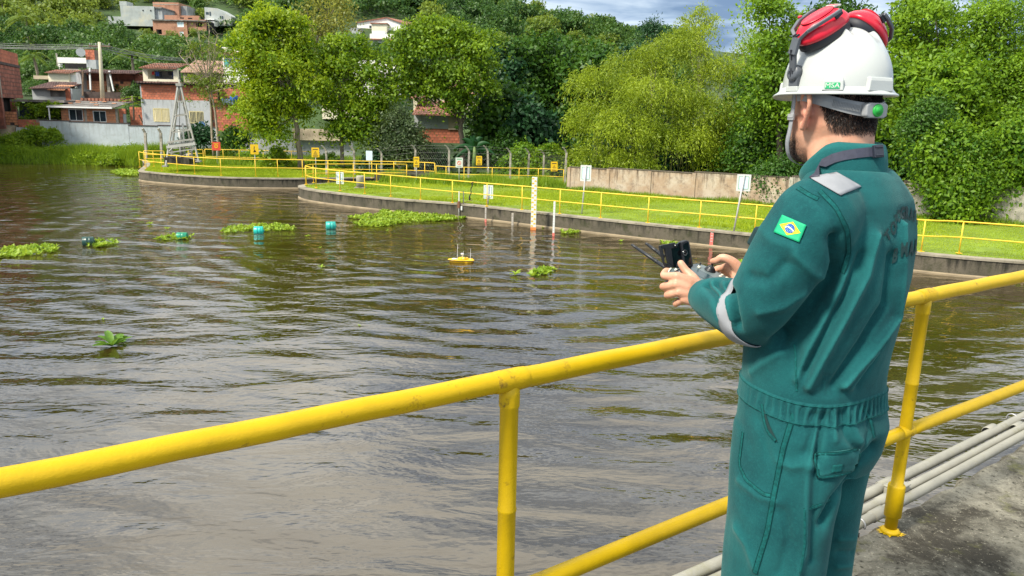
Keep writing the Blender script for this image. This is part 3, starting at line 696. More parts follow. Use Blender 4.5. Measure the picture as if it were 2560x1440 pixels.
def wall_frame():
    b = atz(1152, 545, 0); root = thing('iron_frame', 'rusty grey iron frame with a cable box fixed on the wall edge', 'frame', b, -.35)
    m = MB(); m.tube([(-.09, 0, -.2), (-.09, 0, 1.15), (.10, .05, 1.15), (.10, .05, .55)], .022, 8); m.build('frame_pipe', POLE_G, root)
    m = MB(); m.box((-.16, -.03, .42), (-.05, .05, .72)); m.build('cable_box', RUST, root, bevel=.01)
    m = MB(); m.box((.0, -.02, .34), (.07, .02, .52)); m.build('label_plate', SIGN_W, root)
    m = MB(); m.bar((-.1, 0, .6), (.45, .25, .78), .02, .02); m.build('arm', RUST, root)
    t = aty(1181, 458, 32.4); pts = [t+Vector((.02*math.sin(k*1.4)-.012*k, -.05, -.072*k)) for k in range(11)]
    m = MB(); m.tube(pts, [.02]*8+[.03, .045, .03], 8); m.tube([t+Vector((.05, -.03, .03)), t+Vector((0, -.06, .035)), t+Vector((-.05, -.03, .0))], .024, 8)
    tag(m.build('knotted_rope', simple('black_rope', (.015, .015, .016), rough=.9)), 'black rope knotted to the long yellow railing and hanging down', 'rope')
wall_frame()
def stumps():
    for x, y, w, h, lab in ((901, 470, .2, .62, 'pale concrete stump on the lawn near the rounded end of the railing'), (474, 413, .2, .75, 'pale concrete stump by the foot of the steel tower')):
        b = atz(x, y, .59); root = thing('concrete_stump', lab, 'concrete block', b)
        m = MB(); m.lathe([(w*1.02, 0), (w*1.0, h*.9), (w*.97, h)], 14); m.build('shaft', FENCE_C, root)
        m = MB(); m.box((-w*1.4, -w*1.4, -.05), (w*1.4, w*1.4, .05)); m.build('base_slab', CONC_TOP, root, bevel=.02)
    # slab and channel wall behind the rounded end
    a = atz(936, 452, .55); b = atz(1090, 449, .55); m = MB(); m.box((a.x, a.y, .3), (b.x, a.y+2.2, .98))
    tag(m.build('concrete_slab', CONC, bevel=.03), 'dark low concrete slab behind the rounded end of the lawn', 'concrete block')
stumps()

# ------------------------------------------------------------------ steel tower (A-frame) on the point
def tower():
    G = simple('tower_steel', (.27, .27, .24), rough=.6, var=.2, scale=3, dirt=(.16, .09, .05), dscale=3, dlo=.56, dhi=.7)
    GW = simple('tower_pipe_white', (.36, .36, .33), rough=.5, var=.1, scale=3)
    Y = 46.5; P = lambda x, y, dy=0: aty(x, y, Y+dy)
    o = atz(455, 415, .6); o = Vector((o.x, Y, .6)); root = thing('steel_tower', 'tall weathered steel A-frame tower with cross platforms on the grassy point', 'tower', o)
    Q = lambda x, y, dy=0: P(x, y, dy)-o
    top = Q(449, 214)
    feet = [Q(414, 416, -.6), Q(427, 402, .9), Q(497, 404, -.6), Q(482, 398, .9)]
    for i, f in enumerate(feet):
        m = MB(); t = top+Vector(((-.08, -.05, .08, .05)[i], (-.05, .06, -.05, .06)[i], 0)); m.bar(f, t, .085, .085, (0, 1, 0)); m.build('leg', GW if i == 0 else G, root)
        m = MB(); m.cbox(f+Vector((0, 0, .02)), (.3, .3, .08)); m.build('foot_plate', G, root)
    L = lambda i, t: feet[i].lerp(top, t)
    for t in (.17, .27, .42, .62, .8):
        for a, b in ((0, 2), (1, 3), (0, 1), (2, 3)):
            m = MB(); m.bar(L(a, t), L(b, t), .07, .07); m.build('cross_bar', G, root)
    for k, t in enumerate((.24, .30)):
        m = MB(); a, b = L(0, t), L(2, t); m.bar(a+Vector((-.1, -.05, 0)), b+Vector((.1, -.05, 0)), .16, .16 if k == 0 else .1); m.build('platform_beam', GW if k == 0 else G, root)
    for a, b, t0, t1 in ((0, 2, .02, .17), (2, 0, .02, .17), (0, 1, .3, .6), (2, 3, .3, .6)):
        m = MB(); m.bar(L(a, t0), L(b, t1), .035, .035); m.build('brace', G, root)
    m = MB(); m.tube([top+Vector((0, 0, .35)), top+Vector((0, 0, -.9))], .05, 8); m.cbox(top+Vector((0, 0, .05)), (.34, .3, .16)); m.build('head_block', G, root)
    c = (feet[0]+feet[1]+feet[2]+feet[3])/4
    m = MB(); m.tube([c+Vector((0, 0, 0)), c+Vector((0, 0, 1.9))], .10, 10); m.tube([c+Vector((.25, -.1, 0)), c+Vector((.25, -.1, 2.3))], .06, 8); m.build('riser_pipe', GW, root)
    m = MB(); m.tube([c+Vector((0, 0, 1.9)), c.lerp(top, .97)], .018, 6); m.build('hoist_cable', WIRE, root)
    m = MB(); m.cbox(c+Vector((0, 0, .12)), (1.5, 1.5, .4)); m.build('pump_base', CONC, root, bevel=.03)
tower()
# ------------------------------------------------------------------ houses
BRICK = simple('clay_brick', (.43, .135, .075), rough=.9, var=.25, scale=3, objrand=.22, dirt=(.20, .09, .06), dscale=2.5, dlo=.56, dhi=.75)
BRICK_D = simple('weathered_clay_brick', (.30, .10, .065), rough=.95, var=.35, scale=2, objrand=.28, dirt=(.075, .05, .04), dscale=1.2, dlo=.48, dhi=.66)
BRICK_O = simple('orange_brick', (.52, .22, .11), rough=.9, var=.2, scale=3, objrand=.2, dirt=(.30, .20, .14), dscale=2.2, dlo=.55, dhi=.7)
MORTAR = simple('mortar', (.26, .19, .15), rough=.95, var=.25, scale=3, dirt=(.12, .09, .08), dscale=1.5, dlo=.5, dhi=.7)
MORTAR_D = simple('dark_mortar', (.07, .05, .045), rough=.95, var=.35, scale=2)
GREY_P = streaky('grey_render', (.42, .44, .45), (.22, .22, .21), (.36, .38, .39), h0=0, h1=3.2)
BLUE_P = streaky('bluish_wall_paint', (.44, .49, .52), (.33, .36, .37), (.39, .44, .46), moss=(.33, .35, .35), h0=.3, h1=2.7)
CREAM = simple('cream_paint', (.72, .66, .50), rough=.8, var=.08, scale=1.5, dirt=(.40, .34, .25), dscale=1.2, dlo=.6, dhi=.75)
WHITE_P = simple('white_paint', (.78, .77, .72), rough=.8, var=.06, scale=1.5, dirt=(.45, .42, .36), dscale=1, dlo=.6, dhi=.75)
BEIGE_P = simple('beige_render', (.46, .38, .27), rough=.9, var=.15, scale=1.2, dirt=(.22, .17, .12), dscale=1, dlo=.5, dhi=.7)
DARK_IN = simple('dark_interior', (.018, .017, .018), rough=.95, var=.3, scale=1)  # near-black; behind openings it stands in for room shade
PANE = simple('window_glass', (.03, .045, .055), rough=.08, var=.3, scale=2, spec=.8)
FRAME_W = simple('white_window_frame', (.75, .76, .75), rough=.5, var=.04)
FRAME_C = simple('cream_window_frame', (.68, .60, .32), rough=.6, var=.08)
TILE_R = simple('clay_roof_tile', (.33, .14, .09), rough=.9, var=.35, scale=3, dirt=(.10, .07, .055), dscale=1.2, dlo=.45, dhi=.65)
TILE_D = simple('old_dark_roof_tile', (.15, .085, .075), rough=.95, var=.4, scale=2.5, dirt=(.05, .04, .04), dscale=1.4, dlo=.45, dhi=.65)
TILE_O = simple('new_orange_roof_tile', (.55, .26, .14), rough=.9, var=.25, scale=4)
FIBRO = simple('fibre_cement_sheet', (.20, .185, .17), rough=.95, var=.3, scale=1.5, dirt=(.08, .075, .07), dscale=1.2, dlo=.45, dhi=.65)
WOOD_D = simple('old_timber', (.16, .11, .075), rough=.9, var=.3, scale=4)
TEAL_P = simple('teal_paint', (.10, .42, .36), rough=.7, var=.1)
def brick_texture(name, c1, c2, mortar, scale=1.0):
    m, nt, p = material(name); N = nt.nodes.new; L = nt.links.new
    tc = N('ShaderNodeTexCoord'); sp = N('ShaderNodeSeparateXYZ'); L(tc.outputs['Object'], sp.inputs[0]); ad = N('ShaderNodeMath'); L(sp.outputs[0], ad.inputs[0]); L(sp.outputs[1], ad.inputs[1])
    cb = N('ShaderNodeCombineXYZ'); L(ad.outputs[0], cb.inputs[0]); L(sp.outputs[2], cb.inputs[1])
    b = N('ShaderNodeTexBrick'); L(cb.outputs[0], b.inputs['Vector']); b.inputs['Color1'].default_value = (*c1, 1); b.inputs['Color2'].default_value = (*c2, 1); b.inputs['Mortar'].default_value = (*mortar, 1)
    b.inputs['Scale'].default_value = scale; b.inputs['Brick Width'].default_value = .3; b.inputs['Row Height'].default_value = .2; b.inputs['Mortar Size'].default_value = .016
    n = N('ShaderNodeTexNoise'); n.inputs['Scale'].default_value = .7; n.inputs['Detail'].default_value = 7; L(tc.outputs['Object'], n.inputs['Vector'])
    r = N('ShaderNodeMapRange'); r.inputs['From Min'].default_value = .5; r.inputs['From Max'].default_value = .72; L(n.outputs['Fac'], r.inputs['Value'])
    mx = N('ShaderNodeMix'); mx.data_type = 'RGBA'; L(r.outputs[0], mx.inputs[0]); L(b.outputs['Color'], mx.inputs[6]); mx.inputs[7].default_value = (*(c*.45 for c in c1), 1)
    L(mx.outputs[2], p.inputs['Base Color']); p.inputs['Roughness'].default_value = .95
    return m
BRICK_FAR = brick_texture('far_brick', (.44, .21, .13), (.38, .17, .10), (.34, .24, .18))

class House:
    """a building whose front is laid out from its position at depth Y; local x right, y away, z up"""
    def __init__(s, name, label, cat, x0, yb, Y, rz=0.0, group=None):
        s.x0, s.yb, s.Y = x0, yb, Y; o = aty(x0, yb, Y); s.o = o
        s.s = (aty(x0+50, yb, Y).x-o.x)/50; s.sz = (aty(x0, yb-50, Y).z-o.z)/50
        s.root = thing(name, label, cat, o, rz, group)
    def x(s, px): return (px-s.x0)*s.s
    def z(s, py): return (s.yb-py)*s.sz
    def box(s, name, x0, y0, x1, y1, mat, d0=0.0, d1=3.0, parent=None, bevel=0.0):
        m = MB(); m.box((s.x(x0), d0, s.z(y1)), (s.x(x1), d1, s.z(y0))); return m.build(name, mat, parent or s.root, bevel=bevel, seg=1)
    def hole_wall(s, name, x0, y0, x1, y1, holes, mat, d0=0.0, d1=.18):
        """wall with real openings; holes: px rects"""
        xs = sorted({x0, x1, *[h[0] for h in holes], *[h[2] for h in holes]}); ys = sorted({y0, y1, *[h[1] for h in holes], *[h[3] for h in holes]}); m = MB()
        for a, b in zip(xs[:-1], xs[1:]):
            run = None
            for c, d in zip(ys[:-1], ys[1:]):
                mx, my = (a+b)/2, (c+d)/2
                if any(h[0] < mx < h[2] and h[1] < my < h[3] for h in holes): 
                    if run: m.box((s.x(a), d0, s.z(run[1])), (s.x(b), d1, s.z(run[0]))); run = None
                else: run = (run[0], d) if run else (c, d)
            if run: m.box((s.x(a), d0, s.z(run[1])), (s.x(b), d1, s.z(run[0])))
        return m.build(name, mat, s.root)
    def window(s, x0, y0, x1, y1, fmat, pmat=PANE, nv=1, nh=0, d=.06, bars=0, fw=.055, barmat=None, label=None):
        a, b, c, e = s.x(x0), s.x(x1), s.z(y1), s.z(y0); m = MB()
        m.box((a, d-.05, c), (a+fw, d+.04, e)); m.box((b-fw, d-.05, c), (b, d+.04, e)); m.box((a+fw, d-.05, c), (b-fw, d+.04, c+fw)); m.box((a+fw, d-.05, e-fw), (b-fw, d+.04, e))
        for k in range(nv):
            xx = a+(b-a)*(k+1)/(nv+1); m.box((xx-fw*.4, d-.035, c+fw), (xx+fw*.4, d+.035, e-fw))
        for k in range(nh):
            zz = c+(e-c)*(k+1)/(nh+1); m.box((a+fw, d-.034, zz-fw*.35), (b-fw, d+.034, zz+fw*.35))
        w = m.build('window', fmat, s.root)
        if label: w['label'] = label
        n = nv+1
        for k in range(n):
            q = MB(); q.box((a+fw+(b-a-2*fw)*k/n+.01, d-.01, c+fw), (a+fw+(b-a-2*fw)*(k+1)/n-.01, d+.01, e-fw)); q.build('pane', pmat, w)
        for k in range(bars):
            xx = a+(b-a)*(k+1)/(bars+1); q = MB(); q.box((xx-.014, d-.11, c-.02), (xx+.014, d-.085, e+.02)); q.build('grille_bar', barmat or fmat, w)
        return w
    def opening(s, x0, y0, x1, y1, d=.5, mat=DARK_IN, name='room_shade'):  # dark panel behind an opening, room shade put into its colour
        m = MB(); m.box((s.x(x0)-.02, d, s.z(y1)-.02), (s.x(x1)+.02, d+.05, s.z(y0)+.02)); return m.build(name, mat, s.root)
    def bricks(s, x0, y0, x1, y1, holes=(), bmat=BRICK, mmat=MORTAR, bw=.285, bh=.185, gap=.016, d=0.0, thick=.17, miss=0.0, parts=True, seed=1, proud=.012, side=None):
        """backing wall with laid bricks standing proud of recessed joints"""
        wall = s.hole_wall('wall', x0, y0, x1, y1, list(holes), mmat, d, d+thick); rr = random.Random(seed)
        X0, X1, Z0, Z1 = s.x(x0), s.x(x1), s.z(y1), s.z(y0); H = [(s.x(h[0]), s.z(h[3]), s.x(h[2]), s.z(h[1])) for h in holes]
        cache = {}; rows = int((Z1-Z0)/(bh+gap)+.3); n = 0; J = MB()
        bh = (Z1-Z0)/max(1, rows)-gap
        for r in range(rows):
            z = Z0+r*(bh+gap)+gap/2; x = X0 - (bw/2 if r % 2 else 0)
            while x < X1-.03:
                a, b = max(x, X0+.004), min(x+bw, X1-.004); x += bw+gap
                segs = [(a, b)]
                for h in H:
                    if h[1] < z+bh-.02 and h[3] > z+.02:
                        ns = []
                        for (p, q) in segs:
                            if h[2] <= p or h[0] >= q: ns.append((p, q)); continue
                            if h[0]-p > .05: ns.append((p, h[0]-.004))
                            if q-h[2] > .05: ns.append((h[2]+.004, q))
                        segs = ns
                for (p, q) in segs:
                    if q-p < .05 or rr.random() < miss: continue
                    key = (round((q-p)/.02), 0); w = key[0]*.02-.004
                    if parts:
                        if key not in cache:
                            t = MB(); t.box((-w/2, -proud, -bh/2), (w/2, .03, bh/2)); t.build('brick', bmat, wall, (0, 0, 0)); ob = wall.children[-1] if wall.children else None
                            ob = COL.objects[-1] if ob is None else ob; cache[key] = ob
                            o = ob
                        else:
                            o = cache[key].copy(); COL.objects.link(o); o.parent = wall
                        o.location = ((p+q)/2, d+rr.uniform(-.006, .004), z+bh/2); o.rotation_euler = (rr.uniform(-.012, .012), rr.uniform(-.008, .008), rr.uniform(-.012, .012)); n += 1
                    else:
                        y = d+rr.uniform(-.006, .004); J.box((p, y-proud, z), (q, y+.03, z+bh))
        if not parts: tag(J.build('bricks', bmat, wall), kind='stuff')
        return wall
    def tile_roof(s, x0, ye, x1, yr, mat, d0=-.35, d1=2.6, pitch=.21, name='roof', amp=.045, rows=7, kind='stuff'):
        """curved tiles in columns, stepped at every course"""
        a, b, z0, z1 = s.x(x0), s.x(x1), s.z(ye), s.z(yr); nc = max(2, int((b-a)/pitch)); V = []; F = []; rr = random.Random(int(x0))
        xs = []
        for c in range(nc):
            for k in range(6): xs.append(((c+k/6)/nc, abs(math.sin(math.pi*(k/6)))))
        xs.append((1, 0))
        base = 0
        for r in range(rows):
            t0, t1 = r/rows, (r+1.12)/rows
            for t, dz in ((t0, .035), (t1, .0)):
                for u, hgt in xs: V.append((a+(b-a)*u, d0+(d1-d0)*t, z0+(z1-z0)*t+dz+hgt*amp+rr.uniform(-.004, .004)))
            n = len(xs)
            for k in range(n-1): F.append((base+k, base+k+1, base+n+k+1, base+n+k))
            base += 2*n
        und = len(V); V += [(a, d0, z0-.03), (b, d0, z0-.03), (b, d1, z1-.03), (a, d1, z1-.03), (a, d0, z0+.03), (b, d0, z0+.03)]
        F += [(und+3, und+2, und+1, und), (und, und+1, und+5, und+4)]
        o = mobj(name, V, F, mat, s.root); o['kind'] = kind
        return o

def houses():
    rr = random.Random(11)
    # -- large brick block, far left: its long side runs away from the bank
    A = Vector((-39.3, 58.4, 0)); B = Vector((-43.35, 68.6, 0)); zt = aty(73, 135, 68.6).z; zb = aty(82, 247, 68).z
    h = House('brick_house', 'tall dark red brick block with a lighter brick top storey at the left edge', 'house', 0, 0, 60)
    h.root.location = (A.x, A.y, 0); h.root.rotation_euler = (0, 0, math.atan2(B.y-A.y, B.x-A.x)); h.x0 = 0; h.yb = 0; h.s = 1.0; h.sz = 1.0
    Lw = (B-A).length; z_mid = aty(76, 170, 68).z; zf = zb
    h.bricks(-4, -z_mid+.02, Lw, -zf, bmat=BRICK_D, mmat=MORTAR_D, bw=.46, bh=.27, gap=.03, seed=2, d=0, thick=.3)
    h.bricks(-4, -zt, Lw, -z_mid-.2, bmat=BRICK, mmat=MORTAR, bw=.46, bh=.27, gap=.02, seed=3, d=.05, thick=.3)
    m = MB(); m.box((-4, -.06, z_mid), (Lw+.08, .45, z_mid+.2)); m.build('floor_slab', MORTAR_D, h.root)
    for x in (Lw*.30,): m = MB(); m.box((x-.14, -.035, zf), (x+.14, .01, z_mid)); m.box((x-.14, .0, z_mid+.2), (x+.14, .03, zt)); m.build('concrete_column', FENCE_C, h.root)
    m = MB(); m.box((-4, .36, zf), (Lw, 6, z_mid)); m.box((-4, .40, z_mid+.2), (Lw, 6, zt-.2)); m.build('inner_block', MORTAR_D, h.root)
    m = MB(); m.box((-4, .5, zf-2.4), (Lw, 6, zf)); m.build('room_shade', DARK_IN, h.root)
    for x in (-1, Lw*.3, Lw*.72): m = MB(); m.box((x-.3, -.02, zf-2.4), (x+.3, .35, zf)); m.build('brick_pillar', BRICK_D, h.root)
    # -- broken brick wall and tan wall under it
    h = House('garden_wall', 'broken pale brick wall on a tan base below the tall brick block', 'wall', -60, 338, 62.5)
    h.bricks(-60, 277, 48, 311, bmat=BRICK_O, mmat=MORTAR_D, bw=.30, bh=.19, gap=.025, miss=.10, seed=5)
    h.box('tan_base', -60, 311.5, 40, 345, BEIGE_P, -.04, .35); h.bricks(49, 296, 107, 315, bmat=BRICK, mmat=MORTAR, seed=6, miss=.05); h.box('base_panel', 42, 315.5, 108, 350, GREY_P, -.02, .3)
    # -- long bluish wall
    h = House('boundary_wall', 'long bluish painted wall below the brick houses on the left bank', 'wall', 108, 385, 62.0)
    n = 6
    for i in range(n):
        a = 108+(545-108)*i/n; b = 108+(545-108)*(i+1)/n; yt = 302+9*i/n+(3 if i == 3 else 0)
        h.box('wall_panel', a+.15, yt, b-.15, 395, BLUE_P, (i % 2)*.015, .3)
        h.box('wall_cap', a, yt-2.2, b, yt-.1, MORTAR_D, -.03, .34)
    h.box('footing', 232, 362, 290, 392, CREAM, -.16, -.004)
    # -- vine hung store
    h = House('brick_shed', 'low dark shed hung with green vines beside the broken brick wall', 'shed', 44, 296, 64)
    h.box('roof_slab', 38, 248, 172, 254, FIBRO, -.4, 3.5); h.box('back_wall', 44, 254, 160, 296, MORTAR_D, 1.2, 1.4); h.box('opening_shade', 45, 257, 74, 292, simple('opening_shade_blue', (.045, .06, .085), var=.3, scale=3), .3, .34)  # dark blue-grey panel stands in for the shade in the shed opening
    h.box('pillar', 138, 254, 150, 300, DARK_IN, .2, .6)
    # -- grey house with patched tile roof
    h = House('tiled_house', 'grey rendered house with an old dark tile roof patched in orange', 'house', 80, 248, 70)
    h.box('wall', 82, 219, 182, 250, GREY_P, 0, 4); h.tile_roof(80, 221, 172, 201, TILE_D, d1=3.2, rows=8); h.tile_roof(128, 223.5, 171, 211, TILE_O, d0=-.45, d1=1.2, rows=4)
    h.box('corner_pier', 166, 219, 178, 250, BRICK, -.06, -.004); h.box('eave_shade_panel', 128, 223, 166, 240, FIBRO, -.04, -.004)  # darker panel paints the shade under the orange tile eave
    # -- cream annex
    h = House('cream_house', 'small cream house with a red tile edge and a white side door', 'house', 125, 232, 76)
    h.box('wall', 125, 180, 176, 226, CREAM, 0, 3); h.tile_roof(122, 182, 186, 173, TILE_R, d1=1.6, rows=4); h.box('side_wall', 176.3, 185, 197, 230, WHITE_P, .25, 3)
    h.box('door', 186, 205, 196, 230, FRAME_W, .19, .245); h.box('beam', 80, 189, 124.7, 198, BEIGE_P, .5, 2)
    # -- white flat-roof building with dark opening
    h = House('flat_roof_house', 'white parapet building with a dark open storey behind the cream house', 'house', 145, 176, 84)
    h.box('parapet', 146, 143, 218, 157, WHITE_P, 0, .35); h.box('room_shade', 150, 157, 214, 176, DARK_IN, 1.0, 1.2); h.box('left_pier', 146, 157.2, 151, 176, WHITE_P, .05, .5); h.box('floor', 146, 171, 200, 176, FENCE_C, .1, .9)
    h.box('antenna_pole', 142, 133, 144.5, 178, FENCE_C, .1, .25)
    # -- brick water tower
    h = House('brick_tower', 'small brick water tower on a grey base above the unfinished house', 'tower', 217, 172, 82)
    h.bricks(217, 124, 240, 149, bw=.30, bh=.2, seed=9); h.box('base', 218, 149.2, 242, 172, GREY_P, -.05, .9); h.box('tower_core', 217.2, 124.2, 239.8, 148.8, MORTAR, .18, .9)
    d = MB(); c = Vector((h.x(210), -.3, h.z(131))); d.lathe([(.02, 0), (.2, .03), (.36, .10), (.44, .17)], 16, Matrix.Translation(c) @ Matrix.Rotation(math.radians(100), 4, Vector((.8, .4, 0)))); dish = thing('satellite_dish', 'white satellite dish beside the small brick water tower', 'satellite dish', h.o); d.build('reflector', FRAME_W, dish); d = MB(); d.bar(c, c+Vector((.5, .4, -.5)), .05, .05); d.build('arm', GALV, dish)
    # -- unfinished open brick house
    h = House('unfinished_house', 'unfinished open-fronted brick house with white props and a tiled edge', 'house', 197, 232, 72)
    h.bricks(197, 200, 370, 232, holes=[(313, 200, 331, 214)], bmat=BRICK_O, mmat=MORTAR_D, seed=12, d=1.2, parts=False, miss=.04)
    h.bricks(197, 178, 370, 200, bmat=BRICK_D, mmat=MORTAR_D, seed=13, d=1.4, parts=False)
    h.box('room_shade', 312, 199, 332, 215, DARK_IN, 1.5, 1.6); h.tile_roof(197, 181, 345, 172, TILE_D, d0=-.2, d1=1.6, rows=4)
    for x0, y0, x1, y1 in ((230, 170, 229, 224), (278, 175, 286, 226)): m = MB(); m.bar((h.x(x0), 0, h.z(y0)), (h.x(x1), -.1, h.z(y1)), .12, .12, (0, 1, 0)); m.build('prop', FRAME_W, h.root)
    h.box('column', 262, 180, 269, 232, FENCE_C, .5, .8); h.box('left_wall', 190, 180, 202, 228, GREY_P, .3, 1.3)
    m = MB(); m.prism([(h.x(330), h.z(200)), (h.x(372), h.z(200)), (h.x(331), h.z(176))], 0, .15, frame((0, .9, 0), (1, 0, 0), (0, 0, 1), (0, -1, 0))); m.build('gable', BRICK_D, h.root)
    h.box('sill_wall', 180, 228.5, 362, 250, MORTAR_D, -.1, 1.0); h.box('tile_edge', 330, 199, 372, 203, TILE_D, .5, 1)
    # -- two-window brick house
    h = House('brick_cottage', 'small orange brick house with two white windows above the bluish wall', 'house', 155, 306, 63.5)
    w = [(174, 272, 209, 301), (234, 275, 267, 303)]
    h.bricks(155, 268, 296, 308, holes=w, bmat=BRICK_O, mmat=MORTAR, seed=15, bw=.29, bh=.19)
    for q in w: h.window(*q, FRAME_W, nv=1); h.opening(*q, d=.6)
    for x in (216, 294): h.box('column', x-3, 268, x+3, 308, FENCE_C, -.03, -.014)
    h.bricks(297, 268, 314, 308, holes=[(306, 281, 314, 308)], bmat=BRICK, seed=16, d=.15, parts=True); h.box('door', 306, 281, 313.5, 308, GREY_P, .2, .25)
    h.tile_roof(135, 265.5, 300, 250, FIBRO, d0=-.55, d1=2.6, amp=.02, pitch=.18, rows=3); h.box('gutter', 133, 265, 293, 269, FRAME_W, -.66, -.54); h.box('downpipe', 135, 269.2, 137.2, 302, FRAME_W, -.6, -.52)
    for i in range(9):
        m = MB(); x = h.x(160+rr.uniform(0, 125)); t = rr.uniform(.1, .9); m.cbox((x, -.5+3*t, h.z(265-15*t)+.09), (.34, .18, .06), None); o = m.build('loose_tile', TILE_O, h.root)
    for i in range(14): m = MB(); m.cbox((h.x(172+i*9.5), 2.4, h.z(246.5)), (.20, .3, .22)); m.build('ridge_tile', TILE_R, h.root)
    h.bricks(314.5, 263, 360, 310, bmat=BRICK, mmat=MORTAR, seed=17, d=.8)
    m = MB(); m.bar((h.x(350), -.1, h.z(282)), (h.x(361), -.1, h.z(311)), .14, .05); m.build('leaning_plank', WOOD_D, h.root)
    # -- grey house with brick band
    h = House('grey_house', 'grey rendered house with a red brick band and two barred cream windows', 'house', 358, 313, 63)
    w = [(385, 270, 426, 303), (474, 275, 511, 305)]
    h.hole_wall('wall', 359, 248.2, 528, 314, w, GREY_P); h.bricks(361, 211, 480, 248, bmat=BRICK, mmat=MORTAR, seed=19); h.bricks(480.3, 211, 548, 252, bmat=BRICK, mmat=MORTAR, seed=20, d=.02)
    h.window(*w[0], FRAME_C, pmat=CREAM, nv=1, bars=11, label='cream barred window with its shutters closed'); h.window(*w[1], FRAME_C, nv=1, bars=10, label='cream barred window over dark glass')
    for q in w: h.opening(*q, d=.5)
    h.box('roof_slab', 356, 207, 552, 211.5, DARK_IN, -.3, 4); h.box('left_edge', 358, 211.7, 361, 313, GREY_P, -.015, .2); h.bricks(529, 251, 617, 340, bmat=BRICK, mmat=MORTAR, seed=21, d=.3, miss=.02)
    for i in range(26): m = MB(); m.cbox((h.x(360+i*7.5), -.3, h.z(206)), (.2, .25, .13)); m.build('edge_tile', TILE_D, h.root)
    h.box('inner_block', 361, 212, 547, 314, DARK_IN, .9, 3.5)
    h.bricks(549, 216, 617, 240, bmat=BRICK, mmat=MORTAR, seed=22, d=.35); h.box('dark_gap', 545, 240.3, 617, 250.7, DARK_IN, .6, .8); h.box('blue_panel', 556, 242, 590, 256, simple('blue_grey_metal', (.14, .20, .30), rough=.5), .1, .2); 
    tank = MB(); tank.lathe([(.28, 0), (.33, .1), (.33, .42), (.25, .5), (.05, .52)], 14, Matrix.Translation((h.x(590), -.1, h.z(249)))); tag(tank.build('water_tank', simple('blue_plastic', (.02, .10, .34), rough=.4), loc=h.o), 'blue plastic tank behind the thin tree on the grey house', 'tank')
    dd = MB(); c = Vector((h.x(510), -.4, h.z(309))); dd.lathe([(.02, 0), (.18, .02), (.3, .08)], 14, Matrix.Translation(c) @ Matrix.Rotation(math.radians(80), 4, 'X')); tag(dd.build('satellite_dish', simple('blue_dish', (.04, .12, .30), rough=.5), loc=h.o), 'small blue dish at the foot of the grey house', 'satellite dish')
    # -- terrace house with laundry
    h = House('terrace_house', 'small cream terrace with laundry under a red tile roof, above the grey house', 'house', 357, 209, 69)
    h.hole_wall('wall', 359, 169, 446, 209, [(371, 174, 435, 197)], CREAM, 0, .25); h.opening(371, 174, 435, 197, d=1.4, mat=simple('dim_terrace', (.20, .19, .18), var=.3)); h.tile_roof(355, 170, 447, 154, TILE_R, d1=2.6, rows=7)
    h.box('side_post', 359.5, 170, 371, 208, CREAM, .26, 2); h.box('floor', 371, 196, 435, 199, CREAM, .26, 1.4)
    lm = [simple('laundry_blue', (.03, .07, .25), rough=.9), simple('laundry_black', (.02, .02, .025), rough=.9), simple('laundry_red', (.45, .03, .03), rough=.9), simple('laundry_blue_dark', (.03, .05, .12), rough=.9)]
    for i, (x, w) in enumerate(((377, 6), (386, 9), (396, 6), (418, 10), (428, 7))):
        v = []; f = []
        for k in range(7): xx = h.x(x+w*k/6); yy = .35+.03*math.sin(k*2.3+i); v += [(xx, yy, h.z(178)), (xx, yy+.02, h.z(186+(i*3) % 8))]
        for k in range(6): f.append((2*k, 2*k+2, 2*k+3, 2*k+1))
        c = ['small red', 'blue', 'dark', 'black', 'navy'][i]; o = mobj('laundry', [(a, b+.0, c_) for a, b, c_ in v], f, lm[(2, 0, 1, 1, 3)[i]], loc=h.o); s2 = o.modifiers.new('thickness', 'SOLIDIFY'); s2.thickness = .012
        tag(o, c+' garment hanging in the cream terrace, number %s from its left post' % ('one', 'two', 'three', 'four', 'five')[i], 'laundry', 'washing in the terrace')
    # -- beige tiled house behind the thin tree
    h = House('tiled_house', 'long pale house with a beige tile roof behind the thin bare tree', 'house', 455, 209, 76)
    h.box('wall', 460, 178, 562, 210, BEIGE_P, 0, 4); h.tile_roof(455, 181, 566, 146, simple('pale_roof_tile', (.40, .25, .18), rough=.9, var=.3, scale=2.5, dirt=(.22, .15, .11), dscale=1.3, dlo=.5, dhi=.66), d1=3.4, rows=9)
    # -- teal and white house
    h = House('teal_house', 'white two storey house with teal shutters left of the bright tree', 'house', 558, 205, 74)
    h.hole_wall('wall', 560, 118, 640, 206, [(563, 147, 598, 168)], WHITE_P, 0, .2); h.box('shutter', 563, 148, 574, 167, TEAL_P, .05, .1); h.box('shutter', 588, 148, 598, 167, TEAL_P, .05, .1); h.window(574.3, 148, 587.7, 167, FRAME_W, nv=1, d=.1); h.opening(563, 147, 598, 168, d=.5)
    h.tile_roof(556, 136, 640, 130, TILE_R, d0=-.6, d1=.0, rows=2); h.box('band', 560, 139, 640, 141, FENCE_C, -.05, -.003)
    # -- olive wall and roof glimpsed below the bright trees
    h = House('boundary_wall', 'pale olive wall glimpsed between the trunks of the bright trees', 'wall', 735, 420, 60)
    h.box('wall_panel', 735, 322, 860, 350, BEIGE_P, 0, .3); h.box('lower_wall', 600, 350.5, 880, 425, GREY_P, .4, .7)
    # -- house under the umbrella tree
    h = House('tiled_house', 'brick house with a reddish tile roof under the umbrella-shaped tree', 'house', 1030, 350, 58)
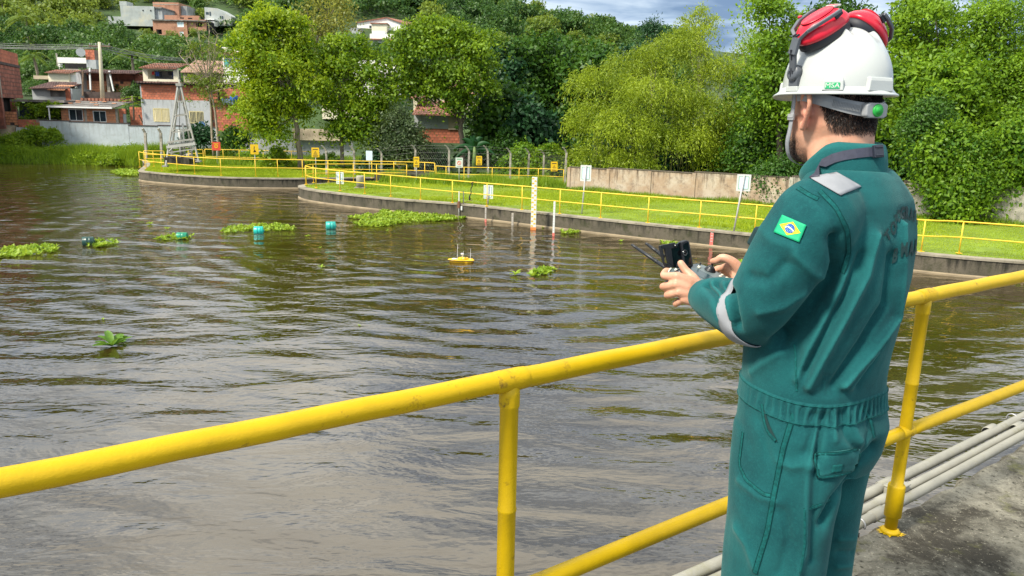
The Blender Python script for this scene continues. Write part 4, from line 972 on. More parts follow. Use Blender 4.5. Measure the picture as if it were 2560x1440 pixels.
    h.tile_roof(1033, 286, 1146, 252, TILE_R, d0=-.4, d1=3.2, rows=9); h.box('wall', 1035, 287, 1120, 320, GREY_P, .2, 3); h.box('wall_end', 1120.3, 287, 1143, 322, BEIGE_P, .15, 3); h.bricks(1040, 320.5, 1150, 356, bmat=BRICK, seed=31, d=.25, parts=True); h.tile_roof(1018, 246, 1064, 236, TILE_R, d0=1.2, d1=3, rows=3); h.box('upper_wall', 1020, 246, 1200, 280, CREAM, 3.2, 3.6)
    h = House('orange_house', 'pink and orange house wall glimpsed through the umbrella-shaped tree', 'house', 1140, 230, 66)
    h.box('wall', 1120, 170, 1240, 235, simple('salmon_paint', (.58, .33, .24), var=.12, scale=1), 0, 3); h.box('orange_panel', 1153, 165, 1169, 182, simple('orange_paint', (.75, .36, .03), var=.06), -.08, -.004)
    h = House('white_house', 'white house with a grey corrugated roof behind the second bright tree', 'house', 880, 235, 68)
    h.box('wall', 885, 150, 990, 240, WHITE_P, 0, 3); h.tile_roof(940, 197, 992, 180, FIBRO, d0=-1.6, d1=-.1, amp=.03, pitch=.25, rows=3); h.box('lower_room', 800, 255, 905, 300, CREAM, .5, 3)
houses()

def hill_houses():
    def at(x, y): 
        p = hit_hill(x, y); return p.y
    Y = 178.0; D = dict
    gw = simple('grey_block_wall', (.36, .39, .38), rough=.95, var=.15, scale=.6, dirt=(.50, .47, .36), dscale=.35, dlo=.5, dhi=.7)
    h = House('grey_house', 'big windowless grey block house high on the hill', 'house', 303, 60, Y)
    h.box('wall', 304, 14, 388, 64, gw, 0, 9); h.box('stair_tower', 303, 3, 321, 13.8, gw, 0, 3); h.box('side_wing', 388.3, 18, 405, 60, GREY_P, .5, 8); h.box('roof_edge', 386, 15, 406, 18.5, FIBRO, .2, 9); h.box('garden_wall', 270, 41, 303.6, 60, gw, .3, 1.0)
    for x in (359, 378): h.box('vent', x, 23, x+3, 26.5, DARK_IN, -.06, -.004)
    h = House('brick_house', 'brick top floor standing behind the long brick house on the hill', 'house', 385, 60, Y+7); h.box('wall', 386, 5, 450, 60, BRICK_FAR, 0, 7); h.box('side_wall', 450.3, 12, 466, 60, GREY_P, 1, 7); h.box('ring_beam', 385.5, 9.5, 450.2, 11, FENCE_C, -.06, -.004)
    h = House('brick_house', 'long raw brick house with several window openings on the hill', 'house', 385, 98, Y-4)
    h.hole_wall('wall', 385, 51, 470, 100, [(445, 53, 462, 66), (450, 77, 460, 88), (392, 73, 406, 85)], BRICK_FAR, 0, .4); h.box('inner_block', 385.5, 52, 469.5, 99, DARK_IN, .9, 7)
    h.window(445, 53, 462, 66, FRAME_W, nv=1, d=.1, fw=.16, pmat=SIGN_BL); h.window(450, 77, 460, 88, FRAME_W, nv=1, d=.1, fw=.12, pmat=SIGN_BL)
    h.hole_wall('right_wing', 470.3, 46, 516, 75, [(491, 54, 506, 64)], BRICK_FAR, .3, .7); h.box('wing_block', 470.5, 47, 515.5, 74, DARK_IN, 1, 6)
    h.hole_wall('upper_floor', 404, 34, 492, 50.5, [(443, 39, 453, 42.5), (463, 39.5, 474, 43)], BRICK_FAR, 2.2, 2.6); h.box('upper_block', 404.5, 35, 491.5, 50, DARK_IN, 3.2, 8)
    h.box('roof_slab', 384, 48.5, 517, 51, FIBRO, -.3, 2.1)
    h = House('grey_house', 'grey house with a sloping top at the right end of the hill group', 'house', 513, 66, Y+3)
    m = MB(); m.prism([(h.x(513), h.z(66)), (h.x(579), h.z(62)), (h.x(579), h.z(39)), (h.x(545), h.z(20)), (h.x(514), h.z(18))], 0, 6, frame((0, 6, 0), (1, 0, 0), (0, 0, 1), (0, -1, 0))); m.build('wall', gw, h.root)
    for x0, y0, x1, y1 in ((517, 30, 524, 36), (526, 29, 529, 39), (551, 39, 554, 45), (556, 39, 559, 46)): h.box('window', x0, y0, x1, y1, PANE, -.07, -.004)
    h.box('lower_wall', 526, 55, 545, 67, WHITE_P, -2, -.1); h.box('canopy', 520, 49, 546, 52, FRAME_W, -2.2, -.1)
    # white gable house and neighbours
    h = House('gable_house', 'large white gabled house with a red roof behind the trees on the slope', 'house', 893, 88, 195)
    m = MB(); m.prism([(h.x(893), h.z(110)), (h.x(1020), h.z(110)), (h.x(1020), h.z(62)), (h.x(968), h.z(42)), (h.x(893), h.z(56))], 0, 8, frame((0, 8, 0), (1, 0, 0), (0, 0, 1), (0, -1, 0))); m.build('wall', WHITE_P, h.root)
    m = MB(); m.add([(h.x(891), -.3, h.z(56)), (h.x(968), -.3, h.z(41)), (h.x(968), 9, h.z(41)), (h.x(891), 9, h.z(56))], [(0, 1, 2, 3)]); m.add([(h.x(968), -.35, h.z(41.3)), (h.x(1034), -.35, h.z(64)), (h.x(1034), 9, h.z(46)), (h.x(968), 9, h.z(41.3))], [(0, 1, 2, 3)]); o = m.build('roof', TILE_R, h.root); sd = o.modifiers.new('thickness', 'SOLIDIFY'); sd.thickness = .2
    h.box('window', 924, 63, 929, 69, PANE, -.08, -.004); h.box('window', 997, 70, 1003, 77, PANE, -.08, -.004); h.box('porch', 935, 62, 972, 88, CREAM, -3, -.1); h.box('porch_roof', 932, 59.5, 974, 62, TILE_R, -3.3, -.05)
    h = House('white_house', 'small white house with a red roof just below the white gabled house', 'house', 922, 118, 182); h.box('wall', 925, 84, 985, 145, WHITE_P, 0, 5); h.box('roof', 921, 97, 989, 100, TILE_R, -1, -.05); h.box('parapet', 930, 76, 962, 83.7, WHITE_P, .2, 3)
    h = House('tiled_house', 'low brown tile roof left of the white gabled house on the slope', 'house', 812, 100, 186); h.tile_roof(812, 92, 884, 78, TILE_D, d1=4, rows=5, pitch=.7); h.box('wall', 815, 92, 882, 125, WHITE_P, 0, 4); h.box('back_wall', 868, 64, 896, 80, GREY_P, 3, 6)
hill_houses()

def street():
    # utility pole and its cables
    b = aty(256, 250, 66); t = aty(248.5, 105, 66); root = thing('utility_pole', 'pale concrete utility pole above the brick houses', 'pole', b)
    m = MB(); m.tube([Vector((0, 0, -1)), t-b], [.19, .12], 10); m.build('shaft', simple('pole_concrete', (.46, .42, .30), rough=.9, var=.15, scale=2), root)
    m = MB(); q = (t-b)*.93; m.bar(q+Vector((-.9, 0, 0)), q+Vector((.9, 0, 0)), .1, .1); m.build('cross_arm', WOOD_D, root)
    for x in (-.8, -.3, .3, .8): m = MB(); m.lathe([(.03, 0), (.06, .05), (.035, .1), (.06, .15), (.0, .2)], 8, Matrix.Translation(q+Vector((x, 0, .05)))); m.build('insulator', GREY_P, root)
    cab = simple('cable', (.22, .23, .22), rough=.6)
    def cable(p, q, sag, r, label, grp):
        m = MB(); m.tube([p.lerp(q, k/16)-Vector((0, 0, sag*4*(k/16)*(1-k/16))) for k in range(17)], r, 5, cap=False); tag(m.build('overhead_cable', cab), label, 'cable', grp)
    P = lambda x, y, Y=66: aty(x, y, Y)
    for i, (ya, yb, yc) in enumerate(((109, 113, 148), (114, 117, 153), (117, 119.5, 150), (104, 109, 146))):
        n = ('topmost', 'second from the top', 'third from the top', 'thin upper')[(1, 2, 3, 0)[i] if False else i]
        cable(P(-60, ya), P(249, yb), .15, .025 if i < 3 else .012, n+' cable running left from the utility pole', 'cables left of the pole')
        cable(P(249, yb), P(470, yc, 70), .25, .022, n+' cable running right from the utility pole towards the thin tree', 'cables right of the pole')
    cable(P(250, 122), P(445, 168, 69), .2, .015, 'slack thin cable from the utility pole down to the cream terrace', None)
    # brick post and TV antenna masts
    for x, y0, y1, lab in ((207, 178, 240, 'dark thin mast in front of the unfinished house left of its white props'),):
        m = MB(); m.bar(aty(x, y1, 66), aty(x, y0, 66), .12, .12, (0, 1, 0)); tag(m.build('mast', WOOD_D), lab, 'mast')
street()
# ------------------------------------------------------------------ vegetation
BARK = simple('grey_bark', (.20, .165, .125), rough=.95, var=.3, scale=5, stretch=(1, 1, .25), bump=.01, bscale=18)
BARK_D = simple('dark_bark', (.075, .06, .045), rough=.95, var=.35, scale=5, stretch=(1, 1, .25), bump=.01, bscale=18)
LF_YEL = leaf_mat('bright_yellow_green_leaf', (.09, .21, .006), (.36, .46, .015), .5, .6)
LF_MID = leaf_mat('mid_green_leaf', (.065, .17, .006), (.28, .40, .016), .5, .6)
LF_UMB = leaf_mat('umbrella_tree_leaf', (.034, .11, .006), (.26, .40, .014), .42, .7)
LF_DARK = leaf_mat('dark_green_leaf', (.014, .065, .009), (.085, .19, .014), .35, .5)
LF_DEEP = leaf_mat('deep_blue_green_leaf', (.010, .045, .018), (.03, .10, .028), .3, .5)
LF_BAM = leaf_mat('bamboo_leaf', (.08, .15, .005), (.38, .48, .03), .45, .35)
LF_FEA = leaf_mat('feathery_leaf', (.032, .115, .006), (.25, .41, .018), .42, .45)
LF_GRASS = leaf_mat('grass_blade', (.17, .27, .008), (.42, .50, .025), .35, .3)
LF_TALL = leaf_mat('tall_grass_blade', (.09, .19, .009), (.28, .40, .022), .4, .3)
LF_PALM = leaf_mat('palm_leaf', (.06, .13, .012), (.20, .27, .03), .4, .4)
LF_BAN = leaf_mat('banana_leaf', (.010, .065, .02), (.03, .12, .03), .4, .4)
LF_HILL = leaf_mat('hill_tree_leaf', (.018, .075, .018), (.10, .19, .025), .35, .012)
LF_HILL2 = leaf_mat('light_hill_tree_leaf', (.07, .14, .014), (.23, .30, .035), .4, .02)

def unit(a): return a/np.maximum(np.linalg.norm(a, axis=-1, keepdims=True), 1e-9)
def leaf_arrays(P, D, Nn, ln, wd, fold=.25):
    """one folded rhombus per leaf: P base, D direction, Nn normal hint; ln, wd lengths"""
    D = unit(D); S = unit(np.cross(D, Nn)); N2 = np.cross(S, D)
    ln = np.asarray(ln)[:, None]; wd = np.asarray(wd)[:, None]
    v0 = P; v2 = P+D*ln; mid = P+D*ln*.45
    v1 = mid+S*wd*.5+N2*wd*fold; v3 = mid-S*wd*.5+N2*wd*fold
    V = np.stack([v0, v1, v2, v3], 1).reshape(-1, 3); n = len(P); F = np.arange(4*n).reshape(n, 4)
    return V, F
def rand_dirs(n, up=.0):
    d = RNG.normal(size=(n, 3)); d = unit(d); d[:, 2] = d[:, 2]*(1-abs(up))+up; return unit(d)
def clump_points(blobs, n_clump, per, clump_r, flat=.5, shell=(.55, 1.0), low_cut=-.75):
    """leaf bases gathered in sub-clumps on the shell of each ellipsoid blob"""
    P = []; Nn = []; C = []
    vol = np.array([b[3]*b[4]+b[4]*b[5]+b[3]*b[5] for b in blobs]); cnt = np.maximum(3, (n_clump*vol/vol.sum()).astype(int))
    for b, k in zip(blobs, cnt):
        c = np.array(b[:3]); r = np.array(b[3:6]); d = unit(RNG.normal(size=(k*2, 3))); d = d[d[:, 2] > low_cut][:k]; k = len(d)
        rad = RNG.uniform(shell[0], shell[1], (k, 1)); cc = c+d*r*rad; C.append(cc)
        q = RNG.normal(size=(k, per, 3))*clump_r*RNG.uniform(.6, 1.3, (k, 1, 1)); q[:, :, 2] *= flat
        # dome each clump so its rim hangs
        q[:, :, 2] -= (q[:, :, 0]**2+q[:, :, 1]**2)*.35/clump_r
        P.append((cc[:, None, :]+q).reshape(-1, 3)); nn = unit(q*np.array([1, 1, .4])+np.array([0, 0, .9])*clump_r+d[:, None, :]*clump_r*.6); Nn.append(nn.reshape(-1, 3))
    return np.concatenate(P), np.concatenate(Nn), np.concatenate(C)
def limbs(m, base, fork, centres, r0, r1, rr, n=9):
    """tapered trunk to the fork then bent limbs towards crown centres"""
    base, fork = Vector(base), Vector(fork); k = 7; pts = []; rs = []
    for i in range(k+1):
        t = i/k; p = base.lerp(fork, t); w = r0*1.2*math.sin(t*math.pi); p += Vector((rr.uniform(-.25, .25)*w, rr.uniform(-.25, .25)*w, 0)); pts.append(p); rs.append(r0*(1.35 if i == 0 else 1)*(1-t)+r1*t)
    m.tube(pts, rs, n)
    for c in centres:
        c = Vector(c); s = fork.lerp(base, rr.uniform(0, .25)); mid = s.lerp(c, .5)+Vector((rr.uniform(-.2, .2), rr.uniform(-.2, .2), rr.uniform(-.1, .25)))*(c-s).length*.35
        pp = []
        for i in range(6):
            t = i/5; pp.append((1-t)**2*s+2*t*(1-t)*mid+t*t*c)
        m.tube(pp, [r1*.62*(1-.8*i/5) for i in range(6)], 6)
        for q in range(3):
            e = pp[3]+Vector((rr.uniform(-1, 1), rr.uniform(-1, 1), rr.uniform(-.3, 1)))*(c-s).length*.28; m.tube([pp[3], pp[3].lerp(e, .5)+Vector((0, 0, .05)), e], [r1*.25, r1*.16, r1*.05], 5)
def tree(name, label, cat, base, blobs, mat, bark=BARK, leaf=(.26, .16), n_clump=160, per=45, clump_r=.42, flat=.5, shell=(.55, 1.0), r0=.16, fork=None, group=None, droop=.0, seed=1, low_cut=-.75, n_limb=None, trunk=True, loc0=None, fold=.25, spread=1.0):
    base = Vector(base); rr = random.Random(seed); root = thing(name, label, cat, base, 0, group); b0 = np.array(base)
    B = [tuple(np.array(b[:3])-b0+np.array([rr.uniform(-.12, .12)*b[3], rr.uniform(-.1, .1)*b[4], rr.uniform(-.12, .12)*b[5]]))+tuple(q*rr.uniform(.72, .98) for q in b[3:6]) for b in blobs]
    P, Nn, C = clump_points(B, int(n_clump*.62), int(per*1.45), clump_r*1.22, flat*.85, shell, low_cut)
    D = unit(RNG.normal(size=P.shape)*spread+Nn*.25+np.array([0, 0, -droop]))
    s = RNG.uniform(.65, 1.25, len(P)); V, F = leaf_arrays(P, D, Nn+RNG.normal(size=P.shape)*.35, leaf[0]*s, leaf[1]*s, fold)
    mobj('crown', V, F, mat, root)
    if trunk:
        fk = Vector(fork)-base if fork is not None else Vector(B[0][:3])*.55
        m = MB(); cs = [b[:3] for b in B]; rr.shuffle(cs); limbs(m, (0, 0, -.2), fk, cs[:n_limb or len(cs)], r0, r0*.6, rr); m.build('trunk', bark, root)
    return root
def blob(px, py, Y, rpx, rpy, dep=1.0):
    """ellipsoid at a pixel and depth, radii in source pixels"""
    c = aty(px, py, Y); k = Y/FPX; return (c.x, c.y, c.z, rpx*k, rpx*k*dep, rpy*k)

def main_trees():
    Y = 50; z2 = lambda X, Yp, r, q, dy=0: blob(560+X/3, Yp/3, Y+dy, r/3, q/3)
    L1 = [(380, 90, 150, 110, 0), (270, 190, 140, 90, -.6), (510, 170, 110, 90, .4), (140, 300, 130, 90, 0), (260, 360, 150, 90, -.9), (540, 300, 150, 110, .5), (420, 440, 150, 90, -.8), (200, 500, 140, 80, .2), (600, 470, 130, 90, .2), (330, 560, 120, 80, .6), (250, 660, 170, 90, -.5), (430, 700, 130, 100, -.6), (170, 790, 130, 90, .1), (320, 860, 150, 100, -.3), (390, 980, 120, 60, -.2), (650, 620, 130, 90, -.5), (250, 920, 100, 70, .5), (560, 830, 90, 70, .4)]
    tree('bright_tree', 'tall bright yellow-green tree with a leaning grey trunk', 'tree', atz(766, 410, .6) if False else aty(754, 412, Y), [z2(*b) for b in L1], LF_YEL, leaf=(.25, .13), n_clump=480, per=60, clump_r=.34, r0=.20, fork=aty(733, 255, Y), seed=3, shell=(.45, 1.05), group='bright trees on the point')
    Y = 51
    L2 = [(880, 330, 110, 80, 0), (1010, 330, 90, 60, .4), (800, 400, 90, 80, .6), (900, 470, 130, 80, -.4), (1110, 420, 110, 80, .3), (830, 560, 120, 80, .2), (1090, 560, 110, 80, -.3), (980, 640, 130, 80, .2), (1240, 660, 110, 80, .2), (880, 770, 140, 80, -.3), (1060, 780, 130, 80, -.4), (1180, 800, 120, 80, .4), (840, 920, 120, 70, -.5), (1000, 930, 140, 80, -.5), (1130, 950, 100, 90, .1), (960, 1020, 90, 50, -.2), (760, 680, 80, 60, .6)]
    tree('bright_tree', 'second mid green feathery tree with a straight thin trunk, right of the tall bright tree', 'tree', aty(855, 410, Y), [z2(*b) for b in L2], LF_MID, leaf=(.26, .13), n_clump=310, per=55, clump_r=.34, r0=.14, fork=aty(852, 250, Y), seed=5, shell=(.45, 1.05), group='bright trees on the point')
    Y = 52
    L3 = [(1600, 170, 190, 80, 0), (1420, 260, 170, 80, -.6), (1780, 220, 190, 90, .4), (1300, 360, 130, 90, .2), (1600, 330, 190, 90, -.9), (1850, 360, 170, 90, -.5), (1330, 500, 150, 90, -.2), (1540, 540, 150, 80, .2), (1780, 520, 190, 80, -.8), (1440, 640, 130, 60, .2), (1680, 650, 180, 70, -.5), (1900, 620, 160, 80, .3), (1750, 760, 130, 60, 0), (1960, 480, 120, 90, .5), (1960, 280, 110, 80, .8)]
    tree('umbrella_tree', 'broad dark green umbrella-shaped tree with layered foliage and a dark forked trunk', 'tree', aty(1160, 420, Y), [z2(*b) for b in L3], LF_UMB, bark=BARK_D, leaf=(.24, .14), n_clump=360, per=62, clump_r=.36, flat=.38, r0=.22, fork=aty(1150, 285, Y), seed=8, shell=(.6, 1.05))
    # olive open tree high behind the bright tree
    Y = 62; tree('pale_tree', 'pale olive open-crowned tree rising behind the tall bright tree', 'tree', aty(790, 200, Y), [blob(x, y, Y, r, q) for x, y, r, q in ((770, 20, 40, 30), (820, 15, 45, 30), (855, 45, 35, 30), (800, 60, 45, 35), (750, 75, 30, 30), (850, 5, 30, 25))], leaf_mat('olive_leaf', (.12, .15, .02), (.32, .33, .05), .4), leaf=(.26, .14), n_clump=110, per=26, clump_r=.5, r0=.16, fork=aty(790, 100, Y), seed=4)
    # grey-leaved shrubs below
    Y = 50; tree('shrub_tree', 'grey-green bushy tree under the gap between the bright tree and the umbrella tree', 'tree', aty(1000, 430, Y), [blob(x, y, Y, r, q) for x, y, r, q in ((985, 300, 40, 45), (1030, 330, 45, 45), (1000, 370, 55, 50), (960, 340, 30, 45), (1055, 375, 35, 45))], leaf_mat('grey_green_leaf', (.025, .055, .018), (.12, .17, .06), .35), leaf=(.22, .10), n_clump=170, per=40, clump_r=.34, r0=.1, droop=.4, seed=9)
def bare_tree():
    Y = 56.5; b = aty(545, 408, Y); root = thing('slender_tree', 'slender half-bare tree with thin pale trunks and fine twigs in front of the grey house', 'tree', b); rr = random.Random(21); m = MB(); tips = []
    def Q(x, y, dy=0): return aty(x, y, Y+dy)-b
    for pts, r in (([(548, 412), (545, 350), (538, 280), (528, 230)], .11), ([(536, 408), (530, 340), (527, 265), (520, 215)], .10)):
        pp = [Q(x, y) for x, y in pts]; m.tube(pp, [r*(1-.16*i) for i in range(len(pp))], 7)
        f = pp[-1]
        for (x, y) in ((470, 95), (500, 80), (520, 70), (545, 90), (562, 110), (450, 140), (585, 160), (480, 150), (530, 130), (570, 190), (600, 215)):
            e = Q(x+rr.uniform(-8, 8), y+rr.uniform(-8, 8), rr.uniform(-1, 1)); mid = f.lerp(e, .5)+Vector((rr.uniform(-.3, .3), 0, rr.uniform(-.1, .4))); pl = []
            for i in range(6): t = i/5; pl.append((1-t)**2*f+2*t*(1-t)*mid+t*t*e)
            m.tube(pl, [.045*(1-.14*i) for i in range(6)], 5)
            for k in range(6):
                s = pl[rr.randint(2, 5)]; e2 = s+Vector((rr.uniform(-.7, .7), rr.uniform(-.5, .5), rr.uniform(.0, .9))); m.tube([s, s.lerp(e2, .5)+Vector((rr.uniform(-.08, .08), 0, 0)), e2], [.018, .013, .007], 4, cap=False); tips.append(e2)
    m.build('trunk', simple('pale_bark', (.30, .25, .18), rough=.9, var=.25, scale=4), root)
    T = np.array([tuple(t) for t in tips]); B = [tuple(np.array(Q(x, y, 0)))+(r*Y/FPX, r*Y/FPX*.8, q*Y/FPX) for x, y, r, q in ((500, 190, 40, 25), (530, 215, 55, 32), (500, 235, 35, 22), (560, 200, 30, 25), (540, 250, 30, 20), (530, 120, 40, 30), (490, 120, 30, 20))]
    P, Nn, C = clump_points(B, 60, 42, .24); P2 = np.repeat(T, 4, 0)+RNG.normal(size=(len(T)*4, 3))*.16; P = np.concatenate([P, P2]); D = unit(RNG.normal(size=P.shape)+np.array([0, 0, -.3])); s = RNG.uniform(.6, 1.2, len(P))
    V, F = leaf_arrays(P, D, rand_dirs(len(P), .5), .19*s, .09*s); mobj('crown', V, F, leaf_mat('thin_leaf', (.07, .13, .015), (.22, .30, .03), .45), root)
def dark_wood():
    # row of tall dark trees behind the fence
    spec = [(1235, 60, 250, 60), (1290, 52, 150, 62), (1345, 48, 210, 64), (1400, 55, 150, 66), (1455, 60, 240, 62), (1520, 66, 150, 60), (1575, 72, 220, 64), (1640, 66, 150, 68), (1250, 180, 300, 56), (1320, 210, 320, 55)]
    for i, (x, yt, ym, Y) in enumerate(spec):
        rr = random.Random(i+40); B = []; yt += 24
        for k in range(9):
            t = k/8; y = yt+38+(330-yt)*t*(1.0 if yt < 150 else .55); B.append(blob(x+rr.uniform(-34, 34), y, Y+rr.uniform(-2, 1), rr.uniform(38, 58), rr.uniform(30, 44), .9))
        far = ['narrow', 'rounded', 'tall', 'broad', 'dense', 'shaggy', 'high', 'deep shaded', 'low', 'bushy'][i]
        tree('dark_tree', far+' dark green tree behind the concrete fence posts, '+('next to the umbrella tree' if i in (0, 1, 8, 9) else 'left of the bamboo' if i < 5 else 'above the bamboo'), 'tree', Vector((aty(x, 440, Y).x, Y, .6)), B, LF_DARK if i % 3 else LF_DEEP, bark=BARK_D, leaf=(.40, .24), n_clump=190, per=34, clump_r=.5, r0=.25, seed=i+3, group='dark trees behind the fence', shell=(.6, 1.05))
    for i, (x, y, r, q, Y, lab) in enumerate(((1310, 400, 60, 60, 50, 'rounded green bush behind the fence posts right of the banana plant'), (1370, 395, 50, 55, 49, 'leafy bush behind the last two fence posts'), (1270, 360, 45, 45, 52, 'dark bush just right of the banana plant'), (1080, 400, 40, 45, 51, 'dark shrub under the umbrella tree trunk'), (940, 405, 45, 40, 50, 'dark shrub behind the plain pale sign'), (690, 400, 35, 45, 52, 'leafy shrub left of the leaning trunk'), (820, 405, 30, 30, 51, 'low shrub right of the leaning trunk'), (630, 400, 45, 35, 54, 'tangled shrub behind the yellow sign'), (500, 330, 30, 25, 58, 'dark leafy shrub at the foot of the slender tree'), (590, 335, 20, 25, 58, 'small shrub by the brick wall behind the slender tree'))):
        B = [blob(x+dx*r, y+dy*q, Y, r*.62, q*.6) for dx, dy in ((0, -.3), (-.5, .2), (.5, .15), (0, .5), (.1, 0))]
        tree('shrub', lab, 'shrub', Vector((aty(x, y+q, Y).x, Y, .6 if Y < 56 else 1.6)), B, (LF_FEA, LF_MID, LF_DARK, LF_DEEP, LF_DEEP, LF_MID, LF_FEA, LF_FEA, LF_DEEP, LF_DARK)[i], bark=BARK_D, leaf=(.24, .13), n_clump=110, per=36, clump_r=.28, r0=.06, seed=i+70)
def bamboo():
    Y = 46; b = aty(1660, 445, Y); b.z = .6; root = thing('bamboo_thicket', 'huge drooping yellow-olive bamboo thicket behind the stained boundary wall', 'bamboo', b)
    rr = random.Random(33); b0 = np.array(b); Ps = []; Ds = []; m = MB()
    heads = []
    # mounds of the thicket: px centre, radii
    mounds = [(1690, 110, 120, 75, 1), (1600, 140, 120, 60, .5), (1800, 170, 110, 80, .8), (1500, 190, 110, 70, 0), (1640, 220, 150, 80, -.8), (1770, 260, 130, 80, -.7), (1480, 280, 80, 90, -.6), (1570, 300, 120, 80, -1.4), (1700, 330, 130, 70, -1.2), (1850, 300, 90, 90, -.3), (1480, 370, 75, 70, -.9), (1580, 390, 90, 55, -1.6), (1790, 370, 70, 60, -.5), (1880, 220, 70, 80, .6), (1740, 60, 60, 40, 1.2)]
    for (x, y, rx, ry, dy) in mounds:
        dy *= 2.2; c = np.array(aty(x, y+16, Y+dy))-b0; k = (Y+dy)/FPX*.72; n = int(rx*ry*.022)
        d = unit(RNG.normal(size=(n, 3))); d[:, 2] = np.abs(d[:, 2])*.9-.15; s0 = c+d*np.array([rx*k, rx*k*.7, ry*k])*RNG.uniform(.6, 1.12, (n, 1))
        out = unit(np.stack([d[:, 0], d[:, 1]-.25, d[:, 2]*.3+.15], 1)); L = RNG.uniform(.5, 1.5, n)
        q = 13
        for i in range(q):
            t = (i+RNG.uniform(0, 1, n))/q; p = s0+out*(L*t*.55)[:, None]; p[:, 2] -= L*t*t*1.15
            Ps.append(p+RNG.normal(size=p.shape)*.07); dd = out*.5+RNG.normal(size=p.shape)*.45; dd[:, 2] -= .35+1.1*t; Ds.append(dd)
    P = np.concatenate(Ps); D = np.concatenate(Ds); s = RNG.uniform(.6, 1.3, len(P)); P2, N2, C2 = clump_points([tuple(np.array(aty(x, y+14, Y+2.2*dy))-b0)+(rx*Y/FPX*.64, rx*Y/FPX*.5, ry*Y/FPX*.56) for x, y, rx, ry, dy in mounds], 330, 110, .36, .5, (.55, 1.1)); P = np.concatenate([P, P2]); D = np.concatenate([D, RNG.normal(size=P2.shape)*.8+N2*.3+np.array([0, 0, -.55])]); s = RNG.uniform(.55, 1.3, len(P))
    V, F = leaf_arrays(P, D, rand_dirs(len(P), .2), .19*s, .052*s, .15); mobj('crown', V, F, LF_BAM, root)
    # culms
    for i in range(60):
        x = rr.uniform(1480, 1880); h = rr.uniform(4.5, 9); s = Vector((aty(x, 440, Y).x, Y+rr.uniform(-1, 2.5), .3)) - b; pts = []; lean = Vector((rr.uniform(-.5, .5), rr.uniform(-.5, .1), 0))
        for k in range(7): t = k/6; pts.append(s+Vector((0, 0, h*t*(1-.22*t)))+lean*(h*.45*t*t))
        m.tube(pts, [.045*(1-.12*k) for k in range(7)], 6)
    m.build('culms', simple('bamboo_culm', (.14, .15, .04), rough=.7, var=.3, scale=4), root)['kind'] = 'stuff'
    # airy tops seen against the sky
    for i, (x, y, rx, ry, Yd, lab) in enumerate(((1750, 40, 55, 32, 52, 'airy pale green tree top against the sky above the bamboo'), (1880, 110, 60, 50, 53, 'sparse feathery tree top against the sky between bamboo and right trees'), (1630, 62, 28, 18, 55, 'small blue-green tree top against the sky left of the bamboo peak'))):
        tree('airy_tree', lab, 'tree', Vector((aty(x, 420, Yd).x, Yd, .6)), [blob(x+dx*rx, y+dy*ry, Yd, rx*.6, ry*.6) for dx, dy in ((0, 0), (-.5, .3), (.5, .4), (0, -.5), (.2, .8))], LF_BAM if i < 2 else LF_DEEP, leaf=(.20, .07), n_clump=70, per=26, clump_r=.30, r0=.09, seed=i+90, droop=.4, shell=(.3, 1.05))
